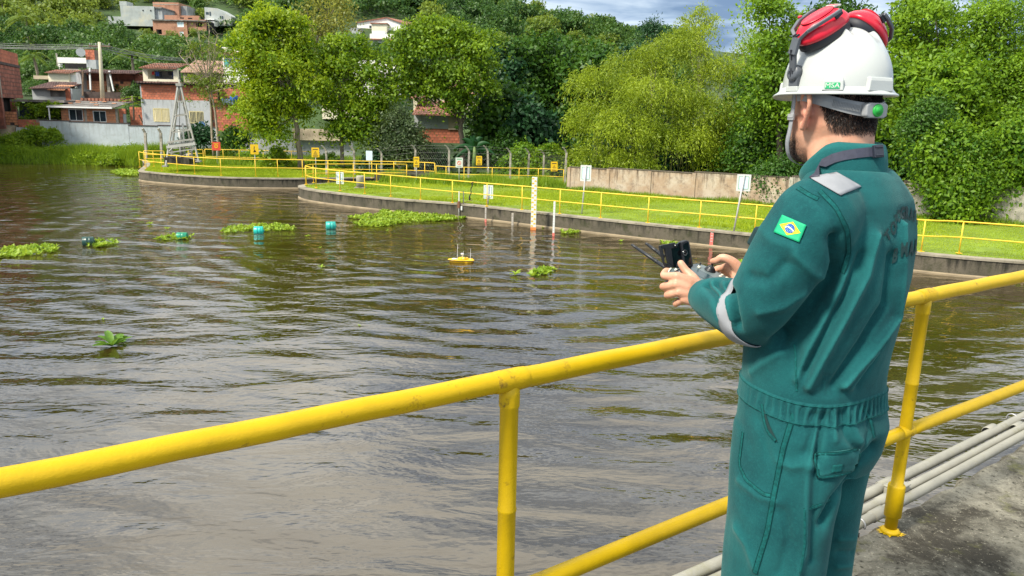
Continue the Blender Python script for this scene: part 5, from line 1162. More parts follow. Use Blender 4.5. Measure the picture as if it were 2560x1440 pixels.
def right_trees():
    # tall feathery trees and creeper-hung edge behind the man
    spec = [(1965, 55, 88, 40), (1985, 140, 120, 42), (2290, 30, 100, 40.5), (2400, 60, 130, 38.5), (2520, 40, 130, 38), (2330, 190, 120, 37.6), (2460, 220, 130, 36.5), (2590, 200, 110, 36), (2130, 40, 120, 44), (1900, 250, 90, 43), (2010, 300, 90, 43), (2240, 300, 90, 41)]
    words_ = ['tall feathery tree left of the white helmet', 'feathery tree just behind the helmet brim', 'tall tree rising right of the red earmuffs', 'large feathery tree right of the helmet', 'tall feathery tree at the upper right edge', 'leafy tree behind the nape of the man', 'broad leafy tree at the right side', 'leafy tree cut by the right edge of the view', 'tall tree directly behind the red earmuffs', 'dark tree between the bamboo and the man', 'dark tree behind the chin of the man', 'dark tree behind the collar of the man']
    for i, (x, y, r, Y) in enumerate(spec):
        rr = random.Random(200+i); B = []
        n = 9
        for k in range(n):
            t = k/(n-1); B.append(blob(x+rr.uniform(-r*.55, r*.55), y-40+t*(300 if y < 150 else 200), Y+rr.uniform(-1.6, .8), rr.uniform(.45, .7)*r, rr.uniform(.32, .5)*r, .9))
        mat = LF_FEA if i < 8 else LF_DARK
        tree('feathery_tree', words_[i], 'tree', Vector((aty(x, 470, Y).x, Y, .6)), B, mat, bark=BARK_D, leaf=((.22, .10), (.15, .065), (.28, .12))[i % 3], n_clump=300, per=(52, 80, 40)[i % 3], clump_r=.40, flat=.4, r0=.2, seed=i+120, group='feathery trees behind the man', shell=(.5, 1.06))
    # creepers pouring over the wall
    for i, (x, y, rx, ry, off, lab) in enumerate(((2380, 380, 90, 90, -.4, 'leafy creeper mass on the boundary wall just right of the man'), (2450, 405, 70, 70, -.4, 'creeper pouring over the boundary wall down to the grass'), (2400, 470, 50, 45, -.6, 'low creeper spilling onto the grass at the wall foot'), (2330, 320, 70, 100, .2, 'dark creeper mass above the wall beside the neck of the man'), (2550, 370, 70, 80, .3, 'creeper mass on the wall at the right edge'), (1950, 440, 80, 50, .8, 'dark undergrowth above the wall left of the man'))):
        # depth of the wall at this pixel
        r = ray(x, y); n = Vector((-WALL_D.y, WALL_D.x)); t = (n.x*WALL_A.x+n.y*WALL_A.y)/(n.x*r.x+n.y*r.y); Y = r.y*t+off
        B = [blob(x+dx*rx, y+dy*ry, Y+abs(dx)*.4, rx*.55, ry*.5, .6) for dx, dy in ((0, -.5), (-.5, -.1), (.5, 0), (0, .35), (-.3, .6), (.35, .6))]
        tree('creeper', lab, 'creeper', Vector((aty(x, y, Y).x, Y, .6)), B, LF_FEA if i < 3 or i == 4 else LF_DARK, bark=BARK_D, leaf=((.19, .10), (.13, .075))[i % 2], n_clump=200, per=(44, 70)[i % 2], clump_r=.28, flat=.6, r0=.04, seed=300+i, droop=.5, trunk=True, n_limb=4, shell=(.5, 1.05))
    # shade-side backing of the thicket: a dense belt of understorey
    for i, (x0, x1, Y, yt) in enumerate(((1430, 1700, 49, 300), (1700, 1960, 48, 300), (1960, 2300, 46, 200), (2300, 2640, 42, 180))):
        B = []; rr = random.Random(i)
        for k in range(14): B.append(blob(rr.uniform(x0, x1), rr.uniform(yt, 470), Y+rr.uniform(-.5, 1.5), 60, 55, .8))
        tree('understorey_shrub', 'dark dense understorey '+('below the left half of the bamboo', 'below the right half of the bamboo', 'behind the shoulders of the man', 'behind the creepers at the right')[i], 'undergrowth', Vector((aty((x0+x1)/2, 470, Y).x, Y, .6)), B, LF_DEEP, bark=BARK_D, leaf=(.42, .26), n_clump=260, per=34, clump_r=.5, r0=.08, seed=i+400, group='dark understorey')
def banana():
    Y = 47; b = aty(1185, 425, Y); root = thing('banana_plant', 'banana plant with broad dark blue-green leaves under the umbrella tree', 'banana plant', b); rr = random.Random(5)
    m = MB(); m.tube([(0, 0, -.2), (.03, 0, .8), (.02, 0, 1.5)], [.16, .13, .08], 9); m.build('stem', simple('banana_stem', (.10, .16, .04), var=.3, scale=4), root)
    for i, (ax, az, L) in enumerate(((-1.3, .9, 2.0), (-.7, 1.4, 2.3), (-.15, 1.7, 2.4), (.4, 1.5, 2.4), (.95, 1.2, 2.1), (1.5, .6, 1.8), (-1.7, .2, 1.6), (.1, 1.0, 1.7))):
        V = []; F = []; d = Vector((ax, rr.uniform(-.7, .2), az)).normalized(); side = d.cross(Vector((0, -1, .15))).normalized(); o = Vector((0, 0, 1.2)); n = 11
        for k in range(n+1):
            t = k/n; c = o+d*(L*.8*t)+Vector((0, -.1*t, -.75*L*t*t*.6)); w = .17*math.sin(math.pi*min(1, t*.92+.06))**.7
            V += [c-side*w+Vector((0, 0, .10*w)), c, c+side*w+Vector((0, 0, .10*w))]
        for k in range(n):
            for q in range(2): F.append((3*k+q, 3*k+q+1, 3*k+q+4, 3*k+q+3))
        o_ = mobj('leaf', V, F, LF_BAN, root, smooth=True); s2 = o_.modifiers.new('thickness', 'SOLIDIFY'); s2.thickness = .008
def palm(label, base, h, L, n, seed, mat=LF_PALM, group=None, trunk_r=.14):
    base = Vector(base); root = thing('palm_tree', label, 'palm tree', base, 0, group); rr = random.Random(seed); m = MB()
    top = Vector((rr.uniform(-.3, .3), 0, h)); m.tube([Vector((0, 0, -.5)), top*.5+Vector((.1, 0, 0)), top], [trunk_r*1.3, trunk_r, trunk_r*.8], 8); m.build('trunk', BARK, root)
    Ps = []; Ds = []; Ln = []
    for i in range(n):
        a = 2*math.pi*i/n+rr.uniform(-.2, .2); el = rr.uniform(.1, 1.2); d = Vector((math.cos(a)*math.cos(el), math.sin(a)*math.cos(el), math.sin(el)))
        for k in range(26):
            t = (k+1)/26; c = top+d*(L*t)+Vector((0, 0, -.75*L*t*t)); tang = (d+Vector((0, 0, -1.5*t))).normalized(); s = tang.cross(Vector((0, 0, 1))).normalized()
            for sg in (1, -1): Ps.append(tuple(c)); Ds.append(tuple(s*sg+tang*.55+Vector((0, 0, -.45)))); Ln.append(L*.26*(1-.75*abs(t-.4)))
    P = np.array(Ps); V, F = leaf_arrays(P, np.array(Ds), np.tile([0., 0, 1], (len(P), 1)), np.array(Ln), np.array(Ln)*.14, .1); mobj('fronds', V, F, mat, root); return root
def palms():
    for i, (x, y, Y, h, L, lab) in enumerate(((330, 200, 80, 3.5, 2.3, 'pale palm crown rising between the unfinished house and the cream terrace'), (95, 190, 78, 3.2, 1.9, 'drooping palm right of the tall brick block'), (72, 150, 120, 6, 3.2, 'light green palm on the slope above the brick block'), (378, 150, 110, 4.5, 2.2, 'dark palm with a bare trunk on the slope'), (20, 120, 150, 6, 3.4, 'yellowish palm on the slope at the left edge'), (215, 120, 140, 4, 3.0, 'small palm on the slope above the brick tower'))):
        b = aty(x, y, Y); b.z = min(b.z, float(terrain_z(b.x, Y))+.3) if i < 2 else float(terrain_z(b.x, Y)); h2 = max(h, aty(x, y-25, Y).z-b.z)
        palm(lab, b, h2, L, 16, i, trunk_r=.14 if i != 3 else .3)
    Y = 63.2; b = aty(335, 300, Y); root = thing('papaya_plant', 'papaya plant with broad fan leaves between the brick cottage and the grey house', 'plant', b); rr = random.Random(3); m = MB(); m.tube([(0, 0, 0), (.05, 0, 1.0), (.0, 0, 1.9)], [.08, .07, .05], 7); m.build('stem', BARK, root)
    P = []; D = []; N_ = []
    for i in range(34):
        a = rr.uniform(0, 6.28); r = rr.uniform(.3, .95); c = Vector((math.cos(a)*r, math.sin(a)*r*.7, 1.55+rr.uniform(-.2, .55)-.35*r))
        for k in range(7): q = -1.3+2.6*k/6; P.append(tuple(c)); D.append((math.cos(a+q), math.sin(a+q), -.35)); N_.append((0, 0, 1))
    V, F = leaf_arrays(np.array(P), np.array(D), np.array(N_), np.full(len(P), .26), np.full(len(P), .10)); mobj('foliage', V, F, LF_MID, root)
    # vines over the shed
    B = [blob(x, y, 63.6, r, q, .5) for x, y, r, q in ((80, 262, 14, 8), (100, 268, 22, 14), (125, 262, 22, 10), (148, 260, 14, 9), (96, 280, 16, 14), (142, 285, 9, 14), (60, 298, 9, 7), (45, 262, 6, 10), (72, 292, 9, 6))]
    tree('vine', 'bright green vine hanging over the roof edge of the low dark shed', 'vine', aty(100, 300, 63.6), B, LF_MID, leaf=(.17, .11), n_clump=90, per=34, clump_r=.17, r0=.03, seed=77, droop=.4)
    for i, (x, y, r, q, Y, lab) in enumerate(((85, 330, 35, 20, 60.5, 'rounded bright green bush before the tan wall on the left bank'), (30, 345, 40, 18, 60, 'spreading green bush at the left edge of the bank'), (130, 330, 8, 10, 61, 'small leafy sprig growing at the left end of the bluish wall'), (330, 372, 40, 18, 59.5, 'lush green bush on the bank below the bluish wall'), (215, 388, 30, 10, 58.2, 'low broad-leaved clump at the waterline below the middle of the bluish wall'), (140, 376, 26, 12, 58.8, 'low leafy clump below the left end of the bluish wall'), (40, 378, 40, 14, 58.6, 'low leafy clump at the waterline near the left edge'), (385, 385, 24, 20, 58.4, 'leafy clump beside the dark concrete post on the left bank'), (275, 396, 22, 8, 57.6, 'small leafy clump at the waterline left of the lawn point'))):
        B = [blob(x+dx*r, y+dy*q, Y, r*.6, q*.7) for dx, dy in ((0, -.2), (-.6, .2), (.6, .2), (0, .4))]; tree('bush', lab, 'bush', Vector((aty(x, y, Y).x, Y, .8)), B, LF_MID, leaf=(.17, .09), n_clump=110, per=40, clump_r=.22, r0=.05, seed=i+500)
main_trees(); bare_tree(); dark_wood(); bamboo(); right_trees(); banana(); palms()

def forest():
    """far wooded slope: one mass; crowns placed over the hill surface"""
    pts = []; sms = []; rr = random.Random(9); tries = 0
    while len(pts) < 1150 and tries < 60000:
        tries += 1; Y = 67+ (330-67)*rr.random()**.85; u = rr.uniform(-.80, .22); x = u*Y
        if Y < 100 and x > -14: continue
        p = Vector((x, Y, float(terrain_z(x, Y)))); 
        # keep the ground in front of the houses lower
        sm = 1.0
        if 135 < Y < 192 and -.535 < u < -.355: sm = .38
        if 120 < Y < 200 and -.27 < u < -.12: sm = .42
        if (168 < Y < 186 and -.53 < u < -.36) or (180 < Y < 204 and -.235 < u < -.13): continue
        if Y < 78: sm = .33
        elif Y < 92: sm = .7
        dmin = 2.2+Y*.006
        pts.append(p); sms.append(sm)
    Vs = []; Fs = []; Mi = []; b = 0
    protos = []
    for k in range(6):
        B = [(rr.uniform(-.5, .5), rr.uniform(-.5, .5), .75+rr.uniform(-.2, .4), rr.uniform(.45, .7), rr.uniform(.45, .7), rr.uniform(.3, .45)) for _ in range(4)]
        P, Nn, C = clump_points(B, 42, 15, .15, .6, (.7, 1.05), -.3); D = unit(RNG.normal(size=P.shape)+Nn*.3); s = RNG.uniform(.7, 1.3, len(P)); V, F = leaf_arrays(P, D, Nn, .17*s, .125*s); protos.append((V, F))
    fine = []
    for k in range(3):
        B = [(rr.uniform(-.5, .5), rr.uniform(-.5, .5), .75+rr.uniform(-.2, .4), rr.uniform(.4, .7), rr.uniform(.4, .7), rr.uniform(.3, .45)) for _ in range(5)]
        P, Nn, C = clump_points(B, 60, 26, .13, .5, (.7, 1.05), -.3); D = unit(RNG.normal(size=P.shape)+Nn*.3); s = RNG.uniform(.7, 1.3, len(P)); V, F = leaf_arrays(P, D, Nn, .10*s, .07*s); fine.append((V, F))
    for i, p in enumerate(pts):
        V, F = protos[i % 6] if p.y > 135 else fine[i % 3]; sc = sms[i]*rr.uniform(2.2, 4.4)*(1+.12*(p.y > 200)); a = rr.uniform(0, 6.28); c, s = math.cos(a), math.sin(a)
        R = np.array([[c, -s, 0], [s, c, 0], [0, 0, rr.uniform(.75, 1.25)]]); Vs.append(V@R.T*sc+np.array([p.x, p.y, p.z-sc*.15])); Fs.append(F+b); b += len(V); Mi.append(np.full(len(F), 1 if math.sin(p.x*.06+1)+math.sin(p.y*.045)+rr.uniform(-1, 1) > .55 else 0))
    o = mobj('forest', np.concatenate(Vs), np.concatenate(Fs), [LF_HILL, LF_HILL2], midx=np.concatenate(Mi)); tag(o, kind='stuff', label='dense green forest covering the hillside behind the houses')
forest()

# ------------------------------------------------------------------ grass
def in_poly(x, y, poly):
    P = np.array(poly); inside = np.zeros(len(x), bool); j = len(P)-1
    for i in range(len(P)):
        xi, yi = P[i]; xj, yj = P[j]; c = ((yi > y) != (yj > y)) & (x < (xj-xi)*(y-yi)/(yj-yi+1e-12)+xi); inside ^= c; j = i
    return inside
def blades(x, y, z, h, w, lean=.35):
    n = len(x); a = RNG.uniform(0, 2*np.pi, n); b = RNG.uniform(0, 2*np.pi, n); d = np.stack([np.cos(a), np.sin(a), np.zeros(n)], 1)*(w/2)[:, None]; p = np.stack([x, y, z], 1); l = np.stack([np.cos(b)*lean*h*RNG.uniform(.2, 1.4, n), np.sin(b)*lean*h*RNG.uniform(.2, 1.4, n), h], 1)
    V = np.stack([p-d, p+d, p+l], 1).reshape(-1, 3); return V, np.arange(3*n).reshape(n, 3)
def poly_d2(x, y, P):
    D = np.full(len(x), 1e9); Q = np.stack([x, y], 1)
    for a, b in zip(P[:-1], P[1:]):
        ab = b-a; t = np.clip(((Q-a)@ab)/max(ab@ab, 1e-9), 0, 1); D = np.minimum(D, np.linalg.norm(Q-(a+t[:, None]*ab), axis=1))
    return D
def lawn_grass():
    def scatter(n, x0, x1, y0, y1, poly, dens_near=None):
        x = RNG.uniform(x0, x1, n); y = RNG.uniform(y0, y1, n); k = in_poly(x, y, poly); return x[k], y[k]
    x, y = scatter(420000, -11, 24, 18, 46, POLY_MID); keep = np.abs(x/y) < .74; x, y = x[keep], y[keep]
    ML = np.array([tuple(p) for p in MID]); ed = poly_d2(x, y, ML); bare = np.sin(x*1.7+2*np.sin(y*.9))*np.sin(y*1.9+x*.4)+.4*np.sin(x*5.3)*np.sin(y*4.1); keep = ~((bare > .02+.34*np.clip(ed-.35, 0, 4)) & (RNG.uniform(0, 1, len(x)) < .88)); x, y = x[keep], y[keep]
    # worn patches stay short
    n = np.sin(x*.9+1.3)*np.sin(y*.7+.4)+np.sin(x*.31-y*.5); h = np.clip(.045+.03*n, .02, .1)*RNG.uniform(.6, 1.5, len(x))
    V, F = blades(x, y, np.full(len(x), .583), h, np.full(len(x), .03)); tag(mobj('lawn_grass', V, F, LF_GRASS), kind='stuff', label='short bright grass of the right lawn')
    x, y = scatter(150000, -27, -6, 42, 58, POLY_ISL); h = .06*RNG.uniform(.5, 1.6, len(x)); V, F = blades(x, y, np.full(len(x), .578), h, np.full(len(x), .04)); tag(mobj('lawn_grass', V, F, LF_GRASS), kind='stuff', label='short bright grass on the point under the steel tower')
    # long grass along the wall foot and the fence
    t = RNG.uniform(-.02, 1, 16000)*34; off = -np.abs(RNG.normal(0, .28, len(t)))-.05; x = WALL_A.x+WALL_D.x*t+WALL_D.y*(-off)*1; y = WALL_A.y+WALL_D.y*t+(-WALL_D.x)*(-off)
    V1 = blades(x, y, np.full(len(x), .58), RNG.uniform(.1, .42, len(x))*(0.5+.5*np.abs(np.sin(t*.9)*np.sin(t*.37+1))), np.full(len(x), .035), .5)
    x = RNG.uniform(-7.5, 3.2, 12000); y = 42.6-.18*x+RNG.normal(0, .8, len(x)); V2 = blades(x, y, np.full(len(x), .58), RNG.uniform(.15, .75, len(x))*(.4+.6*np.abs(np.sin(x*1.1))), np.full(len(x), .04), .4)
    tag(mobj('tall_grass', np.concatenate([V1[0], V2[0]]), np.concatenate([V1[1], V2[1]+len(V1[0])]), LF_TALL), kind='stuff', label='long grass along the wall foot and the fence posts')
    # left bank
    x = RNG.uniform(-47, -23, 60000); y = RNG.uniform(56.2, 62.0, len(x)); z = terrain_z(x, y); k = (z > -.15); x, y, z = x[k], y[k], z[k]
    h = RNG.uniform(.2, .8, len(x))*(.45+.55*np.abs(np.sin(x*.55+1)*np.cos(y*.8)))*np.clip((x+60)/20, .6, 1.6); V, F = blades(x, y, z-.03, h, np.full(len(x), .055), .55); tag(mobj('bank_grass', V, F, LF_TALL), kind='stuff', label='lush long grass on the left bank below the bluish wall')
    # behind island up to the wall
    x = RNG.uniform(-24, -6, 26000); y = RNG.uniform(52, 60, len(x)); z = np.maximum(terrain_z(x, y), .58); h = RNG.uniform(.1, .5, len(x)); V, F = blades(x, y, z, h, np.full(len(x), .05), .5); tag(mobj('rough_grass', V, F, LF_TALL), kind='stuff', label='rough grass behind the point between the trunks')
lawn_grass()
# ------------------------------------------------------------------ the man
MO = Vector((.745, 1.84, 2.80)); MRZ = math.radians(41)
MM = Matrix.Translation(MO) @ Matrix.Rotation(MRZ, 4, 'Z'); MI = MM.inverted()
_v = Vector((MO.x, MO.y, 0)).normalized()
def loc(px, py, off=0.0):
    """local point of the man on a vertical plane facing the camera, off metres beyond his axis"""
    r = ray(px, py); t = (_v.dot(MO-CAM)+off)/_v.dot(r); return MI @ (CAM+r*t)
TEAL = None
def coverall_mat():
    m, nt, p = material('green_coverall_cloth'); N = nt.nodes.new; L = nt.links.new
    tc = N('ShaderNodeTexCoord')
    n1 = N('ShaderNodeTexNoise'); n1.inputs['Scale'].default_value = 7; n1.inputs['Detail'].default_value = 7; n1.inputs['Roughness'].default_value = .65; L(tc.outputs['Object'], n1.inputs['Vector'])
    r1 = N('ShaderNodeMapRange'); r1.inputs['From Min'].default_value = .38; r1.inputs['From Max'].default_value = .64; L(n1.outputs['Fac'], r1.inputs['Value'])
    mx = N('ShaderNodeMix'); mx.data_type = 'RGBA'; mx.inputs[6].default_value = (.0025, .050, .056, 1); mx.inputs[7].default_value = (.006, .084, .088, 1); L(r1.outputs[0], mx.inputs[0])
    n2 = N('ShaderNodeTexNoise'); n2.inputs['Scale'].default_value = 160; n2.inputs['Detail'].default_value = 3; L(tc.outputs['Object'], n2.inputs['Vector'])
    r2 = N('ShaderNodeMapRange'); r2.inputs['From Min'].default_value = .5; r2.inputs['From Max'].default_value = .8; r2.inputs['To Max'].default_value = .35; L(n2.outputs['Fac'], r2.inputs['Value'])
    m2 = N('ShaderNodeMix'); m2.data_type = 'RGBA'; L(r2.outputs[0], m2.inputs[0]); L(mx.outputs[2], m2.inputs[6]); m2.inputs[7].default_value = (.010, .122, .118, 1)
    ge = N('ShaderNodeNewGeometry'); pr = N('ShaderNodeMapRange'); pr.inputs['From Min'].default_value = .505; pr.inputs['From Max'].default_value = .56; pr.inputs['To Max'].default_value = .45; L(ge.outputs['Pointiness'], pr.inputs['Value'])
    m3 = N('ShaderNodeMix'); m3.data_type = 'RGBA'; L(pr.outputs[0], m3.inputs[0]); L(m2.outputs[2], m3.inputs[6]); m3.inputs[7].default_value = (.02, .17, .165, 1)
    L(m3.outputs[2], p.inputs['Base Color']); p.inputs['Roughness'].default_value = .88; p.inputs['Specular IOR Level'].default_value = .2
    p.inputs['Sheen Weight'].default_value = .12; p.inputs['Sheen Roughness'].default_value = .5; p.inputs['Sheen Tint'].default_value = (.5, .9, .85, 1)
    b = N('ShaderNodeBump'); b.inputs['Distance'].default_value = .0010; n3 = N('ShaderNodeTexNoise'); n3.inputs['Scale'].default_value = 420; n3.inputs['Detail'].default_value = 2; L(tc.outputs['Object'], n3.inputs['Vector']); L(n3.outputs['Fac'], b.inputs['Height'])
    b2 = N('ShaderNodeBump'); b2.inputs['Distance'].default_value = .0065; mp = N('ShaderNodeMapping'); mp.inputs['Scale'].default_value = (1, 1, .45); L(tc.outputs['Object'], mp.inputs[0]); n4 = N('ShaderNodeTexNoise'); n4.noise_type = 'RIDGED_MULTIFRACTAL'; n4.inputs['Scale'].default_value = 5.5; n4.inputs['Detail'].default_value = 3; n4.inputs['Roughness'].default_value = .45; n4.inputs['Distortion'].default_value = .6; L(mp.outputs[0], n4.inputs['Vector']); L(n4.outputs['Fac'], b2.inputs['Height']); L(b.outputs[0], b2.inputs['Normal'])
    b3 = N('ShaderNodeBump'); b3.inputs['Distance'].default_value = .0022; n6 = N('ShaderNodeTexNoise'); n6.noise_type = 'RIDGED_MULTIFRACTAL'; n6.inputs['Scale'].default_value = 17; n6.inputs['Detail'].default_value = 3; n6.inputs['Distortion'].default_value = .7; L(mp.outputs[0], n6.inputs['Vector']); L(n6.outputs['Fac'], b3.inputs['Height']); L(b2.outputs[0], b3.inputs['Normal'])
    L(b3.outputs[0], p.inputs['Normal'])
    return m
TEAL = coverall_mat()
SEAMC = simple('coverall_seam', (.004, .074, .072), rough=.9, var=.3, scale=120, spec=.2)
STITCH = simple('coverall_stitch', (.002, .045, .045), rough=.9, var=.3, scale=300, spec=.2)
GREYTAPE = simple('grey_reflective_tape', (.26, .27, .29), rough=.8, var=.06, scale=14, spec=.2, bump=.0004, bscale=300)
def skin_mat():
    m, nt, p = material('skin'); N = nt.nodes.new; L = nt.links.new; tc = N('ShaderNodeTexCoord')
    n = N('ShaderNodeTexNoise'); n.inputs['Scale'].default_value = 22; n.inputs['Detail'].default_value = 6; L(tc.outputs['Object'], n.inputs['Vector'])
    r = N('ShaderNodeMapRange'); r.inputs['From Min'].default_value = .35; r.inputs['From Max'].default_value = .68; L(n.outputs['Fac'], r.inputs['Value'])
    mx = N('ShaderNodeMix'); mx.data_type = 'RGBA'; L(r.outputs[0], mx.inputs[0]); mx.inputs[6].default_value = (.50, .245, .155, 1); mx.inputs[7].default_value = (.60, .335, .225, 1)
    # beard shadow along jaw and chin
    def ball(c, r0, r1):
        vm = N('ShaderNodeVectorMath'); vm.operation = 'DISTANCE'; L(tc.outputs['Object'], vm.inputs[0]); vm.inputs[1].default_value = c; q = N('ShaderNodeMapRange'); q.inputs['From Min'].default_value = r1; q.inputs['From Max'].default_value = r0; L(vm.outputs['Value'], q.inputs['Value']); return q.outputs[0]
    a = ball(tuple(HEADM @ Vector((-.02, .085, -.118))), .045, .088); b2 = ball(tuple(HEADM @ Vector((-.055, .055, -.105))), .012, .04); b3 = ball(tuple(HEADM @ Vector((.062, .035, -.10))), .02, .055)
    mm = N('ShaderNodeMath'); mm.operation = 'MAXIMUM'; L(a, mm.inputs[0]); L(b2, mm.inputs[1]); m3 = N('ShaderNodeMath'); m3.operation = 'MAXIMUM'; L(mm.outputs[0], m3.inputs[0]); L(b3, m3.inputs[1])
    n5 = N('ShaderNodeTexNoise'); n5.inputs['Scale'].default_value = 350; n5.inputs['Detail'].default_value = 2; L(tc.outputs['Object'], n5.inputs['Vector']); r5 = N('ShaderNodeMapRange'); r5.inputs['From Min'].default_value = .35; r5.inputs['From Max'].default_value = .6; r5.inputs['To Min'].default_value = .35; L(n5.outputs['Fac'], r5.inputs['Value'])
    ml = N('ShaderNodeMath'); ml.operation = 'MULTIPLY'; L(m3.outputs[0], ml.inputs[0]); L(r5.outputs[0], ml.inputs[1])
    m4 = N('ShaderNodeMix'); m4.data_type = 'RGBA'; L(ml.outputs[0], m4.inputs[0]); L(mx.outputs[2], m4.inputs[6]); m4.inputs[7].default_value = (.055, .035, .028, 1)
    # redder ears
    e = ball(tuple(HEADM @ Vector((-.088, -.005, -.035))), .02, .05); me = N('ShaderNodeMath'); me.operation = 'MULTIPLY'; L(e, me.inputs[0]); me.inputs[1].default_value = .55
    m6 = N('ShaderNodeMix'); m6.data_type = 'RGBA'; L(me.outputs[0], m6.inputs[0]); L(m4.outputs[2], m6.inputs[6]); m6.inputs[7].default_value = (.58, .20, .14, 1)
    L(m6.outputs[2], p.inputs['Base Color']); p.inputs['Roughness'].default_value = .5; p.inputs['Specular IOR Level'].default_value = .4
    p.inputs['Subsurface Weight'].default_value = .12; p.inputs['Subsurface Radius'].default_value = (.012, .005, .003); p.inputs['Subsurface Scale'].default_value = 1.0
    bp = N('ShaderNodeBump'); bp.inputs['Distance'].default_value = .0006; nb = N('ShaderNodeTexNoise'); nb.inputs['Scale'].default_value = 160; nb.inputs['Detail'].default_value = 4; L(tc.outputs['Object'], nb.inputs['Vector']); L(nb.outputs['Fac'], bp.inputs['Height']); L(bp.outputs[0], p.inputs['Normal'])
    return m
HEADM = Matrix.Translation((0, 0, 1.70)) @ Matrix.Rotation(math.radians(-20), 4, 'Z')      # head turned a little to the right of the body

def loft(m, rings, n=40, axis=None):
    """closed loft of rings: (centre, xaxis*a, yaxis*b, exponent)"""
    b = len(m.v); k = len(rings)
    for (c, ax, ay, e) in rings:
        c, ax, ay = Vector(c), Vector(ax), Vector(ay)
        for i in range(n):
            t = 2*math.pi*i/n; ct, st = math.cos(t), math.sin(t); x = math.copysign(abs(ct)**(2/e), ct); y = math.copysign(abs(st)**(2/e), st); m.v.append(tuple(c+ax*x+ay*y))
    for j in range(k-1):
        for i in range(n):
            i2 = (i+1) % n; m.f.append((b+j*n+i, b+j*n+i2, b+(j+1)*n+i2, b+(j+1)*n+i)); m.sm.append(True)
    m.f.append(tuple(b+i for i in reversed(range(n)))); m.f.append(tuple(b+(k-1)*n+i for i in range(n))); m.sm += [True, True]
def zring(z, cx, cy, a, b, e=2.3): return ((cx, cy, z), (a, 0, 0), (0, b, 0), e)
def capsule(m, pts, rs, n=14, flat=None):
    """tube with rounded ends"""
    pts = [Vector(p) for p in pts]; d0 = (pts[0]-pts[1]).normalized(); d1 = (pts[-1]-pts[-2]).normalized(); P = []; Q = []
    for k in (2, 1): a = k*math.pi/6; P.append(pts[0]+d0*rs[0]*math.sin(a)); Q.append(rs[0]*math.cos(a))
    P += pts; Q += list(rs)
    for k in (1, 2): a = k*math.pi/6; P.append(pts[-1]+d1*rs[-1]*math.sin(a)); Q.append(rs[-1]*math.cos(a))
    m.tube(P, Q, n)
def smooth_path(pts, rs, n=5):
    P = [Vector(p) for p in pts]; P = [P[0]*2-P[1]]+P+[P[-1]*2-P[-2]]; R = [rs[0]]+list(rs)+[rs[-1]]; o = []; ro = []
    for i in range(1, len(P)-2):
        for k in range(n):
            t = k/n; a, b, c, d = P[i-1], P[i], P[i+1], P[i+2]; o.append(.5*((2*b)+(c-a)*t+(2*a-5*b+4*c-d)*t*t+(3*b-a-3*c+d)*t**3)); ro.append(R[i]*(1-t)+R[i+1]*t)
    o.append(P[-2]); ro.append(R[-2]); return o, ro
def remeshed(mb, voxel, smooth_iter=4, fac=.5):
    """union of overlapping closed shapes as one skin: numpy verts, faces list"""
    me = bpy.data.meshes.new('tmp'); me.from_pydata([tuple(p) for p in mb.v], [], mb.f); me.update(); o = bpy.data.objects.new('tmp', me); COL.objects.link(o)
    r = o.modifiers.new('r', 'REMESH'); r.mode = 'VOXEL'; r.voxel_size = voxel; r.adaptivity = 0
    if smooth_iter: s = o.modifiers.new('s', 'SMOOTH'); s.iterations = smooth_iter; s.factor = fac
    dg = bpy.context.evaluated_depsgraph_get(); ev = o.evaluated_get(dg); em = ev.to_mesh()
    V = np.empty(len(em.vertices)*3, np.float32); em.vertices.foreach_get('co', V); V = V.reshape(-1, 3).astype(float)
    F = [tuple(p.vertices) for p in em.polygons]; ev.to_mesh_clear(); bpy.data.objects.remove(o); bpy.data.meshes.remove(me)
    return V, F
def vnormals(V, F):
    F4 = np.array([f if len(f) == 4 else (f[0], f[1], f[2], f[2]) for f in F]); n = np.cross(V[F4[:, 2]]-V[F4[:, 0]], V[F4[:, 3]]-V[F4[:, 1]]); N = np.zeros_like(V)
    for k in range(4): np.add.at(N, F4[:, k], n)
    return unit(N)
def bvh_of(V, F): return BVHTree.FromPolygons([tuple(v) for v in V], F)
def cast(bvh, px, py):
    """surface point seen at a pixel (local coordinates)"""
    o = MI @ CAM; d = (MI.to_3x3() @ ray(px, py)).normalized(); h = bvh.ray_cast(o, d)
    return (h[0], h[1]) if h[0] is not None else (None, None)
def poly_dist(V, pts):
    D = np.full(len(V), 1e9); P = np.array(pts)
    for a, b in zip(P[:-1], P[1:]):
        ab = b-a; t = np.clip(((V-a)@ab)/max(ab@ab, 1e-12), 0, 1); D = np.minimum(D, np.linalg.norm(V-(a+t[:, None]*ab), axis=1))
    return D

